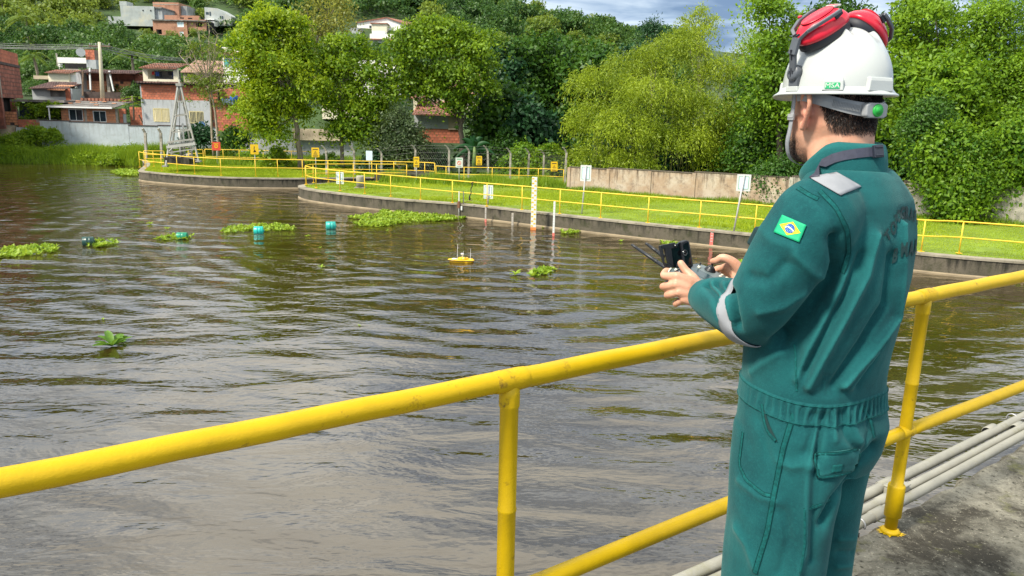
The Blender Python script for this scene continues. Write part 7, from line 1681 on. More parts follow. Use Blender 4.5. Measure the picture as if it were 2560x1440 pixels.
def hair():
    """short dark hair: many fine strands below the helmet at the back and sides"""
    V, F = BODY; hb = bvh_of(V, F); P = []; D = []; L = []
    n = 46000; rr = np.random.default_rng(4); th = rr.uniform(-math.pi, math.pi, n); z = rr.uniform(-.105, .03, n)
    for t, zz in zip(th, z):
        # t: 0 = back of the head
        at = abs(t)
        if at > 1.75: continue
        low = -.083+.028*max(0, at-.45)+(.16*max(0, at-.85))          # hairline rises behind the ear
        if at > 1.28: low = -.02+.0*at                               # sideburn
        dens = (zz-low)/.030
        if dens < rr.random(): continue
        d = Vector((-math.sin(t), -math.cos(t), 0)); o = HEADM @ Vector((0, -.004, zz)); w = HEADM.to_3x3() @ d; h = hb.ray_cast(o+w*.25, -w)
        if h[0] is None: continue
        hl = HEADM.inverted() @ h[0]
        if abs(hl.x) > .0835 and hl.y > -.045: continue            # keep off the ears
        P.append(tuple(h[0]+h[1]*.0005)); q = h[1]*.55+Vector((0, 0, -1))+Vector(rr.normal(size=3))*.35; D.append(tuple(q.normalized())); L.append(rr.uniform(.006, .013)*(.55+.45*min(1, dens)))
    P = np.array(P); D = np.array(D); L = np.array(L); S = unit(np.cross(D, rand_dirs(len(P)))); w = .0006
    Vh = np.stack([P-S*w, P+S*w, P+D*L[:, None]], 1).reshape(-1, 3); Fh = np.arange(3*len(P)).reshape(-1, 3)
    tag(mobj('hair', Vh, Fh, simple('dark_brown_hair', (.018, .011, .009), rough=.5, var=.4, scale=60), PERSON), kind='stuff')
    # beard stubble
    P = []; D = []; L = []
    for _ in range(16000):
        t = rr.uniform(-1.9, 1.9); zz = rr.uniform(-.148, -.045); d = Vector((math.sin(t), math.cos(t), 0)); h = hb.ray_cast(HEADM @ Vector((0, .02, zz))+HEADM.to_3x3() @ d*.2, -(HEADM.to_3x3() @ d))
        if h[0] is None: continue
        hl = HEADM.inverted() @ h[0]; top = -.075-.02*math.sin(max(0, hl.y)*20)+.045*max(0, 1-hl.y/.05)*.6
        if hl.y < .046 or hl.z > top or rr.random() > (top-hl.z)/.02+.15: continue
        if hl.y > .09 and abs(hl.x) < .02 and -.1 < hl.z < -.075: continue
        P.append(tuple(h[0])); q = h[1]*.8+Vector((0, 0, -.6))+Vector(rr.normal(size=3))*.3; D.append(tuple(q.normalized())); L.append(rr.uniform(.002, .005))
    P = np.array(P); D = np.array(D); L = np.array(L); S = unit(np.cross(D, rand_dirs(len(P)))); w = .0004
    Vh = np.stack([P-S*w, P+S*w, P+D*L[:, None]], 1).reshape(-1, 3); tag(mobj('beard', Vh, np.arange(3*len(P)).reshape(-1, 3), simple('dark_beard', (.02, .013, .011), rough=.6), PERSON), kind='stuff')
hair()
# ------------------------------------------------------------------ hard hat with flipped-up earmuffs
def hard_hat():
    HW = simple('white_helmet_plastic', (.44, .465, .45), rough=.28, var=.015, scale=8, spec=.5, coat=.15, bump=.0002, bscale=240)
    GRY = simple('dark_grey_plastic', (.085, .095, .11), rough=.45, var=.08, scale=40); RED = simple('red_plastic', (.56, .010, .030), rough=.33, var=.05, scale=20, bump=.0002, bscale=300); BLK = simple('black_foam', (.014, .016, .024), rough=.6, var=.1)
    LG = simple('light_grey_plastic', (.27, .28, .29), rough=.5, var=.06, scale=50); GRN = simple('green_knob', (.015, .34, .045), rough=.5, var=.04); GLB = simple('green_label', (.01, .36, .13), rough=.5, var=.03)
    root = thing('hard_hat', 'white hard hat with red flipped-up earmuffs on the head of the man', 'hard hat', MM @ (HEADM @ Vector((0, 0, .016))), MRZ-math.radians(20))
    M0 = Matrix.Translation(root.location) @ Matrix.Rotation(root.rotation_euler.z, 4, 'Z'); inv = M0.inverted()
    HP = lambda px, py, off=0: inv @ (MM @ loc(px, py, off))
    # shell
    A, Bq, Hh = .1065, .1285, .140; n = 144; rows = 44; V = []; F = []
    for j in range(rows+1):
        f = (j/rows); ph = f*math.pi/2; hz = math.sin(ph)**.92; rr = max(0.0, 1-hz**2.35)**(1/2.35) if j < rows else 0
        rr *= 1+.02*(1-f)
        for i in range(n):
            t = 2*math.pi*i/n; x = A*rr*math.cos(t); y = Bq*rr*math.sin(t); z = Hh*hz
            # crown ridges: a centre rib and a shallow V on either side
            w = smooth(.30, .80, f)
            rib = .0045*math.exp(-(x/.013)**4)*w + .0105*(math.exp(-((abs(x)-.034-.16*max(0, -y-.02))/.0085)**2))*w*smooth(-.105, -.055, y)*(1-smooth(.05, .10, y))
            k = 1+rib/.13; V.append((x*k, y*k, z*k))
    for j in range(rows):
        for i in range(n): i2 = (i+1) % n; F.append((j*n+i, j*n+i2, (j+1)*n+i2, (j+1)*n+i))
    shell = mobj('shell', V, F, HW, root, smooth=True); sd = shell.modifiers.new('thickness', 'SOLIDIFY'); sd.thickness = .0025; sd.offset = -1
    sb = BVHTree.FromPolygons(V, F)
    # brim
    V = []; F = []
    n = 72
    for i in range(n):
        t = 2*math.pi*i/n; ct, st = math.cos(t), math.sin(t); ex = .0125+.016*max(0, st)**3+.002*max(0, -st); drop = .004+.010*max(0, st)**3
        a0, b0 = A*1.016, Bq*1.016
        for o, z in ((0, .010), (.004, .004), (ex*.6, .001-drop*.5), (ex, -drop), (ex+.0012, -drop-.002), (ex, -drop-.0045), (ex*.5, -.004-drop*.5), (-.004, -.002)): V.append(((a0+o)*ct, (b0+o)*st, z))
    for i in range(n):
        i2 = (i+1) % n
        for k in range(7): F.append((i*8+k, i2*8+k, i2*8+k+1, i*8+k+1))
    mobj('brim', V, F, HW, root, smooth=True)
    # raised lugs on the brim
    def lug(t, w, h, d, name='lug', taper=.8):
        c = Vector((A*math.cos(t), Bq*math.sin(t), 0)); nrm = Vector((math.cos(t)/A, math.sin(t)/Bq, 0)).normalized(); s = Vector((-nrm.y, nrm.x, 0)); m = MB(); v = []
        for z, ww, dd in ((.0, w, d), (h*.75, w*.92, d*.85), (h, w*taper, d*.55)):
            for sx, sd_ in ((-1, -.006), (1, -.006), (1, dd), (-1, dd)): v.append(c+s*(sx*ww/2)+nrm*sd_+Vector((0, 0, z)))
        f = [(3, 2, 1, 0), (8, 9, 10, 11)]+[(r*4+k, r*4+(k+1) % 4, r*4+4+(k+1) % 4, r*4+4+k) for r in range(2) for k in range(4)]
        m.add(v, f); return m.build(name, HW, root, bevel=.002), c, nrm, s
    # label lug: found where the photograph shows it
    p = sb.ray_cast(inv @ CAM, (inv.to_3x3() @ ray(2085, 205)).normalized())[0]; tl = math.atan2(p.y/Bq, p.x/A)
    lg, c, nrm, s = lug(tl, .046, .029, .011, 'label_lug', .74)
    Mq = frame(c+nrm*.0112+Vector((0, 0, .0095)), -s if False else s, (0, 0, 1), nrm)
    xdir = s if (M0.to_3x3() @ s).dot(cam_x) > 0 else -s; Mq = frame(c+nrm*.0115+Vector((0, 0, .0105)), xdir, (0, 0, 1), nrm)
    m = MB(); m.box((-.0155, -.0065, 0), (.0155, .0065, .0008), Mq); lab = m.build('label', GLB, lg)
    def text(body, size, M, mat, parent, name='lettering', off=.0, bold=.02):
        cu = bpy.data.curves.new('t', 'FONT'); cu.body = body; cu.size = size; cu.align_x = 'CENTER'; cu.align_y = 'CENTER'; cu.extrude = .0002; cu.offset = size*bold; o = bpy.data.objects.new('t', cu); COL.objects.link(o); dg = bpy.context.evaluated_depsgraph_get(); me = bpy.data.meshes.new_from_object(o.evaluated_get(dg)); bpy.data.objects.remove(o); me.transform(M); me.materials.clear(); me.materials.append(mat); q = bpy.data.objects.new(name, me); link(q, parent); return q
    Wl = Mq.copy(); text('MSA', .0142, Mq @ Matrix.Translation((0, 0, .0011)) @ Matrix.Diagonal((1.15, 1, 1, 1)), SIGN_W, lg, bold=.0)
    lug(-math.pi/2, .07, .030, .008, 'rear_lug', .9); lug(math.pi/2-.55, .05, .022, .006, 'front_lug', .9); lug(math.pi/2+.55, .05, .022, .006, 'front_lug', .9)
    # earmuffs
    for sgn in (-1, 1):
        def P(v): v = Vector(v); return v if sgn < 0 else Vector((-v.x-(.010 if v.length < .5 else 0), v.y, v.z))
        nv = Vector((-.56, -.05, .83)).normalized(); Lx = Vector((.80, -.14, .58)); Lx = (Lx-nv*Lx.dot(nv)).normalized(); T = nv.cross(Lx).normalized(); C = Vector((-.066, -.010, .134))
        prof_pad = [(-.024, .82), (-.020, .97), (-.006, 1.0), (.0, .97)]; prof_cup = [(-.002, 1.0), (.004, 1.03), (.010, 1.0), (.020, .90), (.030, .72), (.0345, .60), (.036, .5), (.0365, .0001)]
        def rings(prof, a, b, e): return [(C+nv*h, Lx*(a*k), T*(b*k), e) for h, k in prof]
        m = MB(); loft(m, rings(prof_cup, .062, .046, 2.25), 44); m.v = [tuple(P(v)) for v in m.v]
        if sgn > 0: m.f = [tuple(reversed(f)) for f in m.f]
        cup = m.build('earmuff_cup', RED, root)
        m = MB(); loft(m, rings(prof_pad, .061, .045, 2.25), 40); m.v = [tuple(P(v)) for v in m.v]; m.build('pad', BLK, cup)
        m = MB(); loft(m, [(C+nv*.0362, Lx*.040, T*.0265, 2.2), (C+nv*.0385, Lx*.038, T*.0245, 2.2)], 36); m.v = [tuple(P(v)) for v in m.v]; m.build('raised_panel', RED, cup)
        # yoke: two prongs round the cup, joined at its lower end
        base = C-Lx*.062+nv*.014
        yk = MB()
        for q in (-1, 1):
            pts = [base+T*q*.006, C-Lx*.050+T*q*.028+nv*.028, C-Lx*.020+T*q*.043+nv*.033, C+Lx*.012+T*q*.047+nv*.034, C+Lx*.026+T*q*.046+nv*.034]
            for a_, b_ in zip(pts[:-1], pts[1:]): yk.bar(P(a_), P(b_+(b_-a_).normalized()*.002), .0085, .0075, P(nv))
        yk.build('yoke', GRY, cup, bevel=.0015)
        for q in (-1, 1): m = MB(); m.bar(P(C+Lx*.010+T*q*.0445+nv*.026), P(C+Lx*.030+T*q*.0435+nv*.030), .006, .012, P(nv)); m.build('pivot_clip', BLK, cup, bevel=.0015)
        # arm from the slot on the shell up to the yoke
        piv = Vector((-.1115, .012, .040)); side = Vector((-1, .05, .12)).normalized()
        m = MB(); M = frame(piv, side.cross(Vector((0, 0, 1))).normalized(), Vector((0, 0, 1)), side)
        top = base+nv*.004
        arm = MB(); mid = piv.lerp(top, .55)+side*.008
        arm.bar(P(piv+side*.006), P(mid), .021, .007, P(side)); arm.bar(P(mid-(top-mid)*.1+side*.0015), P(top), .026, .009, P((side+nv).normalized())); arm.build('arm', GRY, root, bevel=.0018)
        m = MB(); m.bar(P(mid-(mid-piv)*.35+side*.0052), P(mid+(mid-piv)*.15+side*.0055), .004, .003, P(side)); m.bar(P(top-T*.007+nv*.006), P(top-T*.003+nv*.006), .009, .004, P(nv)); m.bar(P(top+T*.004+nv*.006), P(top+T*.008+nv*.006), .009, .004, P(nv)); m.build('arm_rib', BLK, root)
        # hinge boss and the slide that enters the slot
        m = MB(); m.lathe([(.0185, -.006), (.0185, .006), (.0165, .009), (.010, .0105), (.0, .0108)], 26, Matrix.Translation(P(piv)) @ P(side).to_track_quat('Z', 'Y').to_matrix().to_4x4()); m.build('hinge', GRY, root)
        m = MB(); M2 = frame(P(piv), P(side).cross(Vector((0, 0, 1))).normalized(), Vector((0, 0, 1)), P(side))
        for k in (-.006, 0, .006): m.box((k-.0012, -.010+abs(k), .0105), (k+.0012, .009-abs(k), .0125), M2)
        m.build('hinge_rib', BLK, root)
        m = MB(); m.prism([(-.017, -.004), (-.014, -.030), (.014, -.030), (.017, -.004), (.021, .012), (.017, .018), (-.012, .006)], -.008, .004, M2); m.build('slide', GRY, root, bevel=.0015)
        m = MB(); m.prism([(-.021, -.042), (.021, -.042), (.019, -.030), (-.019, -.030)], -.012, .006, M2); m.build('slot_housing', HW, root, bevel=.0015)
        # white label on the cup, upside down since the cup is flipped up
        if sgn < 0:
            o = C+nv*.0366+Lx*.043; nn = (nv+Lx*.35).normalized(); xx = -(T) ; yy = nn.cross(xx).normalized(); Mt = frame(o+nn*.0005, xx, yy, nn)
            if (M0.to_3x3() @ yy).z > 0: Mt = frame(o+nn*.0005, -xx, -yy, nn)
            m = MB(); m.box((-.0155, -.0085, -.003), (.0155, .0065, .0), Mt); pl = m.build('label', SIGN_W, cup); text('MSA', .0135, Mt @ Matrix.Translation((0, -.001, .0004)) @ Matrix.Diagonal((1.1, 1, 1, 1)), RED, cup); 
            m = MB(); m.box((-.012, -.0125, -.003), (.012, -.0115, .0), Mt); m.build('label_line', SIGN_W, cup)
        # ear cushion release button
        m = MB(); m.lathe([(.005, 0), (.005, .004), (.003, .005), (0, .005)], 12, Matrix.Translation(P(C-Lx*.01+T*.049*(1 if sgn < 0 else 1)+nv*.036)) @ P(nv).to_track_quat('Z', 'Y').to_matrix().to_4x4()); m.build('button', RED, cup)
    # suspension band with ratchet knob
    V = []; F = []; k = 48
    for i in range(k+1):
        t = -1.75+3.5*i/k; zc = -.010-.030*max(0, math.cos(t))**1.4; hw = .012+.003*max(0, math.cos(t)); r = 1+.02*max(0, math.cos(t))
        for dz, do in ((hw, -.002), (hw, .0025), (0, .0045), (-hw, .0025), (-hw, -.002)): V.append(((.089*r+do)*math.sin(t), -(.1145*r+do)*math.cos(t), zc+dz))
    for i in range(k):
        for q in range(4): F.append((i*5+q, i*5+q+1, i*5+6+q, i*5+5+q))
    band = mobj('suspension_band', V, F, LG, root, smooth=False)
    for i in range(26):
        for sg in (-1, 1):
            t = sg*(.36+.030*i); 
            if i > 18: continue
            zc = -.010-.030*max(0, math.cos(t))**1.4; c = Vector((.0955*math.sin(t), -.1225*math.cos(t), zc)); nrm = Vector((math.sin(t)/.0955, -math.cos(t)/.1225, 0)).normalized(); s = Vector((-nrm.y, nrm.x, 0)); m = MB(); m.bar(c-Vector((0, 0, .007))-s*.001, c+Vector((0, 0, .007))+s*.001, .0015, .0022, nrm); m.build('band_rib', LG, band)
    m = MB(); Mk = frame((0, -.1225, -.0405), (1, 0, 0), (0, 0, 1), (0, -1, 0)); m.prism([(-.030, -.012), (-.022, -.0165), (.022, -.0165), (.030, -.012), (.030, .012), (.022, .0165), (-.022, .0165), (-.030, .012)], -.006, .010, Mk); m.build('ratchet_box', LG, root, bevel=.003)
    m = MB(); m.lathe([(.0138, .008), (.0138, .013), (.012, .0145), (.0085, .0142), (.0085, .0152), (0, .0154)], 28, Mk); m.build('knob', GRN, root)
    # shell added to keep the hat's inside dark, without gaps: liner
    m = MB(); loft(m, [((0, -.002, -.002), (.094, 0, 0), (0, .116, 0), 2.1), ((0, -.002, .05), (.093, 0, 0), (0, .114, 0), 2.1), ((0, -.002, .09), (.07, 0, 0), (0, .09, 0), 2.1), ((0, 0, .112), (.03, 0, 0), (0, .04, 0), 2.0)], 36); m.build('dark_filler', BLK, root)
    # chin strap
    cs = simple('grey_strap', (.30, .31, .33), rough=.7, var=.12, scale=200); hz = -.016
    pts = [(-.092, .030, -.002), (-.089, .032, -.03), (-.087, .036, -.06), (-.084, .042, -.09), (-.079, .052, -.118), (-.066, .060, -.145), (-.045, .066, -.163), (-.015, .070, -.172)]; pts = pts+[(-p[0], p[1], p[2]) for p in reversed(pts)]
    P_, _r = smooth_path(pts, [1]*len(pts), 4); V = []; F = []
    for i, p in enumerate(P_):
        t = (P_[min(i+1, len(P_)-1)]-P_[max(i-1, 0)]).normalized(); out = Vector((p.x, p.y*.2, (p.z+.06)*.6)).normalized(); s = t.cross(out).normalized(); wd = .0065
        V += [tuple(p-s*wd), tuple(p+s*wd)]
    for i in range(len(P_)-1): F.append((2*i, 2*i+1, 2*i+3, 2*i+2))
    st = mobj('chin_strap', V, F, cs, root, smooth=True); sd = st.modifiers.new('thickness', 'SOLIDIFY'); sd.thickness = .0016; sd.offset = 0
    m = MB(); c = Vector((-.0885, .036, -.058)); m.box((-.003, -.010, -.007), (.0025, .010, .007), Matrix.Translation(c)); m.box((-.0045, -.0085, -.002), (-.003, .0085, .002), Matrix.Translation(c)); m.build('strap_buckle', LG, st, bevel=.001)
hard_hat()

# ------------------------------------------------------------------ handheld controller
def controller():
    BODY_ = simple('grey_green_plastic', (.115, .15, .155), rough=.42, var=.05, scale=30, bump=.0002, bscale=500); BL = simple('black_plastic', (.012, .014, .018), rough=.42, var=.1, scale=40); GL = simple('black_gloss', (.004, .005, .007), rough=.08, var=.05, spec=.7)
    PAN = simple('dark_teal_panel', (.018, .05, .062), rough=.25, var=.05); BTN = simple('ivory_button', (.72, .68, .55), rough=.45, var=.03); DG = simple('dark_grey_rubber', (.03, .033, .036), rough=.7, var=.1); IV = simple('ivory_trim', (.66, .66, .56), rough=.4)
    base = loc(1775, 678, .2); nl = Vector((0, -.30, .954)).normalized(); xl = Vector((1, 0, 0)); yl = nl.cross(xl).normalized()
    def onpl(px, py, h=0.0, p0=base, n=nl):
        o = MI @ CAM; d = MI.to_3x3() @ ray(px, py); return o+d*((p0+n*h-o).dot(n)/d.dot(n))
    ctr = onpl(1745, 690)
    root = thing('remote_controller', 'grey controller with black monitor and two antennas in the hands of the man', 'remote control', MM @ ctr, MRZ)
    L2 = lambda v: v-ctr                                   # man-local to controller-local
    out = [(1671, 677), (1676, 672), (1700, 666), (1730, 660), (1746, 658.5), (1760, 663), (1798, 681), (1831, 699), (1835, 705), (1829, 710), (1808, 712), (1775, 716), (1742, 719), (1716, 709), (1690, 696), (1670, 685)]
    top = [L2(onpl(x, y)) for x, y in out]; n = len(top); c = sum(top, Vector())/n
    rings_ = [(0, 1.0), (-.004, 1.022), (-.016, 1.03), (-.030, .97), (-.038, .82)]; m = MB(); v = []; f = []
    for dz, k in rings_: v += [c+(p-c)*k+nl*dz for p in top]
    for r in range(len(rings_)-1):
        for i in range(n): i2 = (i+1) % n; f.append((r*n+i2, r*n+i, (r+1)*n+i, (r+1)*n+i2))
    f.append(tuple(range(n))); f.append(tuple((len(rings_)-1)*n+i for i in reversed(range(n)))); m.add(v, f); m.build('case', BODY_, root, bevel=.0012)
    def slab(name, px, h0, h1, mat, parent=root, bev=.0):
        P0 = [L2(onpl(x, y)) for x, y in px]; k = len(P0); q = MB(); vv = [p+nl*h0 for p in P0]+[p+nl*h1 for p in P0]; nr = (P0[1]-P0[0]).cross(P0[2]-P0[0]).dot(nl); ff = [tuple(range(k, 2*k)), tuple(reversed(range(k)))]+[(i, (i+1) % k, k+(i+1) % k, k+i) for i in range(k)]
        if nr < 0: ff = [tuple(reversed(t)) for t in ff]
        q.add(vv, ff); return q.build(name, mat, parent, bevel=bev)
    slab('panel_screen', [(1729, 664), (1789, 696.5), (1768, 702), (1745, 690), (1716, 672)], .0002, .0012, PAN)
    def round_(name, px, py, prof, mat, parent=root, nn=18, sx=1.0):
        p = L2(onpl(px, py)); q = MB(); q.lathe(prof, nn, frame(p, xl*sx, yl, nl)); return q.build(name, mat, parent)
    for (px, py) in ((1775, 676), (1700, 685)):
        j = round_('joystick', px, py, [(.0165, 0), (.0165, .002), (.0145, .0035), (.0145, .005), (.0125, .0065), (.0125, .008), (.0100, .0095), (.0098, .011), (.0068, .0125), (.0055, .0135), (.0036, .015), (.0034, .022), (.0052, .0235), (.0052, .031), (.004, .032), (0, .032)], BL)
    for px, py in ((1747.5, 669), (1690, 676)):
        round_('switch_base', px, py, [(.0052, 0), (.0052, .002), (.0044, .003), (.0044, .0045), (.003, .006), (0, .006)], IV); round_('toggle', px, py, [(.0014, .005), (.0022, .015), (.0018, .016), (0, .0162)], BL)
    for px, py in ((1801, 690.5), (1805.5, 687), (1815, 699), (1817.5, 694.5)): round_('button', px, py, [(.0042, 0), (.0042, .0012), (.003, .002), (0, .0021)], BTN, sx=1.25)
    for px, py in ((1781.5, 706), (1785.5, 705.3), (1789.5, 704.6)): round_('indicator', px, py, [(.0009, .0002), (.0009, .0008), (0, .0009)], SIGN_W)
    slab('end_trim', [(1669.5, 679), (1673, 673), (1677, 671), (1678, 674), (1674, 677), (1672, 682)], .0003, .003, IV)
    # monitor standing on the far edge
    p0 = onpl(1695, 669); pn = Vector((-.18, -1, .22)).normalized()
    pl = lambda x, y, h=0: L2(onpl(x, y, h, p0, pn))
    def plate_(name, px, h0, h1, mat, bev=.0012, parent=root):
        P0 = [pl(x, y) for x, y in px]; k = len(P0); q = MB(); vv = [p+pn*h0 for p in P0]+[p+pn*h1 for p in P0]; nr = (P0[1]-P0[0]).cross(P0[2]-P0[0]).dot(pn); ff = [tuple(range(k, 2*k)), tuple(reversed(range(k)))]+[(i, (i+1) % k, k+(i+1) % k, k+i) for i in range(k)]
        if nr < 0: ff = [tuple(reversed(t)) for t in ff]
        q.add(vv, ff); return q.build(name, mat, parent, bevel=bev)
    shd = plate_('shade', [(1649, 616), (1650, 613.5), (1687, 606), (1687, 621), (1656, 623)], -.006, .003, BL); 
    plate_('shade', [(1649, 616.3), (1655.7, 623), (1660.5, 656), (1666, 671), (1658.5, 655)], -.006, .003, BL); plate_('shade', [(1661.5, 620.8), (1677, 621), (1683, 668), (1671, 659)], -.0058, .0028, BL); plate_('shade', [(1661, 657), (1670.5, 659.6), (1682, 668.3), (1676, 671), (1666.3, 671)], -.0059, .0029, BL)
    plate_('slot_lining', [(1655.5, 622), (1662, 620.5), (1671.5, 659.5), (1661, 660.5)], -.0075, -.0062, IV, 0) if False else None
    plate_('screen', [(1677.5, 621.4), (1699, 605), (1706, 668), (1683.5, 668.5)], -.005, .0015, GL)
    hs = plate_('camera_housing', [(1699.5, 604.5), (1712, 600.5), (1716, 602), (1719, 607), (1728.5, 664), (1726, 668.5), (1706.5, 668.5)], -.010, .009, BL, .003); plate_('housing_face', [(1701.5, 612), (1714, 605), (1722, 660), (1708, 662)], .0092, .0098, GL, 0, hs)
    q = MB(); q.lathe([(.0085, 0), (.0085, .0022), (.0072, .003), (.0060, .0012), (.0035, .001), (.0033, .0016), (0, .0019)], 26, Matrix.Translation(pl(1711.5, 632, .0098)) @ pn.to_track_quat('Z', 'Y').to_matrix().to_4x4()); q.build('lens', GL, hs)
    q = MB(); q.lathe([(.0080, .0), (.0080, .0026), (.0074, .0026), (.0074, .0)], 26, Matrix.Translation(pl(1711.5, 632, .0102)) @ pn.to_track_quat('Z', 'Y').to_matrix().to_4x4()); q.build('lens_ring', simple('lens_ring_metal', (.25, .27, .28), rough=.3, metal=.8), hs)
    q = MB(); q.lathe([(.0058, 0), (.0058, .003), (.0045, .0035), (0, .0035)], 18, Matrix.Translation(pl(1688.5, 614, .003)) @ pn.to_track_quat('Z', 'Y').to_matrix().to_4x4()); d_ = q.build('sensor_boss', BL, root); q = MB(); q.lathe([(.0018, 0), (.0016, .0008), (0, .001)], 12, Matrix.Translation(pl(1688, 613.8, .0066)) @ pn.to_track_quat('Z', 'Y').to_matrix().to_4x4()); q.build('sensor_dot', SIGN_W, d_)
    q = MB(); q.box((-.012, -.004, -.008), (.012, .006, .012), Matrix.Translation(L2(onpl(1697, 668)))); q.build('monitor_hinge', BL, root)
    for (b, t, ob, ot) in (((1674, 676), (1579, 611.5), .125, .20), ((1660, 642), (1614.5, 608), .205, .245)):
        A_ = L2(loc(*b, ob)); B_ = L2(loc(*t, ot)); q = MB(); d = B_-A_
        prof = [(0, .0060), (.10, .0060), (.14, .0056), (.30, .0056), (.302, .0050), (.318, .0050), (.32, .0056), (.36, .0055), (.362, .005), (.378, .005), (.38, .0054), (.85, .0042), (.852, .0037), (.866, .0037), (.868, .0041), (.985, .0038), (1.0, .0026)]
        q.tube([A_+d*t_ for t_, _ in prof], [r for _, r in prof], 12); q.build('antenna', BL, root)
controller()

# ------------------------------------------------------------------ survey boat
def boat():
    YB = simple('boat_yellow', (.80, .46, .008), rough=.35, var=.04, scale=10); K = simple('boat_black_rim', (.02, .02, .022), rough=.5); Wt = simple('boat_white', (.78, .78, .74), rough=.4); OR = simple('boat_orange', (.72, .20, .03), rough=.45)
    p = atz(1153, 655, 0); root = thing('survey_boat', 'small yellow survey boat with three thin antennas crossing the water', 'boat', (p.x, p.y, 0), math.radians(190)); root.scale = (.88, .88, .88)
    # x forward (bow), y to port
    out = [(.48, 0), (.42, .09), (.30, .155), (.12, .18), (-.10, .165), (-.22, .20), (-.36, .205), (-.44, .15), (-.45, 0)]; out = out+[(x, -y) for x, y in reversed(out[1:-1])]; n = len(out)
    rings_ = [(-.05, .72), (.02, .92), (.055, 1.0), (.075, 1.0), (.092, .93), (.10, .80)]; m = MB(); v = []; f = []
    for z, k in rings_: v += [(x*k, y*k, z+.05*max(0, x)*(1 if z > 0 else .4)) for x, y in out]
    def skirt(a, b): return [(r*n+i, r*n+(i+1) % n, (r+1)*n+(i+1) % n, (r+1)*n+i) for r in range(a, b) for i in range(n)]
    m.add(v, skirt(0, 5)+[tuple(reversed(range(n))), tuple(5*n+i for i in range(n))]); m.build('hull', YB, root, bevel=.006)
    m = MB(); v = []
    for z, k in ((.05, 1.012), (.066, 1.02), (.078, 1.008)): v += [(x*k, y*k, z+.05*max(0, x)) for x, y in out]
    m.add(v, skirt(0, 2)); m.build('rubbing_strip', K, root)
    m = MB(); loft(m, [((-.06, 0, .10), (.20, 0, 0), (0, .115, 0), 2.6), ((-.07, 0, .145), (.175, 0, 0), (0, .10, 0), 2.6), ((-.08, 0, .165), (.14, 0, 0), (0, .08, 0), 2.6)], 28); m.build('cabin', YB, root)
    m = MB(); m.lathe([(.085, 0), (.085, .018), (.07, .024), (0, .024)], 20, Matrix.Translation((.24, 0, .108))); m.build('hatch', Wt, root)
    m = MB(); m.lathe([(.05, 0), (.055, .02), (.03, .04), (0, .042)], 16, Matrix.Translation((-.04, -.05, .26))); m.tube([(-.04, -.05, .15), (-.04, -.05, .265)], .012, 8); m.build('satellite_receiver', Wt, root)
    for x, y, h in ((.15, .13, .60), (-.30, .14, .40), (-.05, .12, .30)):
        m = MB(); m.tube([(x, y, .09), (x, y, .15), (x, y, .152), (x-.012, y, .15+h*.85)], [.009, .009, .004, .0035], 8); m.build('antenna', simple('antenna_white', (.62, .62, .60), rough=.4), root)
    m = MB(); m.tube([(-.15, -.12, .10), (-.15, -.06, .19), (-.15, .06, .19), (-.15, .12, .10)], .010, 8); m.build('carry_handle', K, root)
    m = MB(); m.box((-.42, -.04, -.09), (-.30, .04, .05)); m.build('thruster', OR, root, bevel=.01)
boat()

# ------------------------------------------------------------------ floating plants, drums
LF_WAT = leaf_mat('water_lettuce_leaf', (.14, .27, .010), (.38, .50, .05), .4, 2.0)
LF_WATD = leaf_mat('dark_water_plant_leaf', (.05, .14, .012), (.16, .30, .03), .35, 3.0)
def rosettes(P, size, nl=8, lift=.55):
    """many rosettes as folded leaves; P (n,2)"""
    n = len(P); a = RNG.uniform(0, 2*np.pi, (n, nl)); el = RNG.uniform(.15, 1.1, (n, nl))*lift/.55; s = size*RNG.uniform(.6, 1.25, (n, 1))*RNG.uniform(.75, 1.1, (n, nl))
    D = np.stack([np.cos(a)*np.cos(el), np.sin(a)*np.cos(el), np.sin(el)], -1).reshape(-1, 3); B = np.repeat(np.concatenate([P, np.full((n, 1), .015)], 1), nl, 0); L = s.reshape(-1)
    return leaf_arrays(B, D, np.tile([0., 0, 1], (len(B), 1)), L, L*.62, .12)
def mat_patch(label, outline, size=.11, dens=34, name='water_plant_mat', stuff=False):
    poly = [tuple(atz(x, y, 0)[:2]) for x, y in outline]; P = np.array(poly); lo, hi = P.min(0), P.max(0); area = (hi-lo).prod(); n = int(area*dens*1.6)+30
    x = RNG.uniform(lo[0]-.05, hi[0]+.05, n); y = RNG.uniform(lo[1]-.05, hi[1]+.05, n); k = in_poly(x, y, poly); x, y = x[k], y[k]
    if len(x) < 3: x, y = np.array([P[:, 0].mean()]), np.array([P[:, 1].mean()])
    gap = np.sin(x*5.1+1)*np.sin(y*4.3)+RNG.uniform(-.3, 1.2, len(x)); x, y = x[gap > -.45], y[gap > -.45]
    V, F = rosettes(np.stack([x, y], 1), size); o = mobj(name, V, F, LF_WAT); return tag(o, label, 'water plants', 'mats of floating plants', 'stuff')
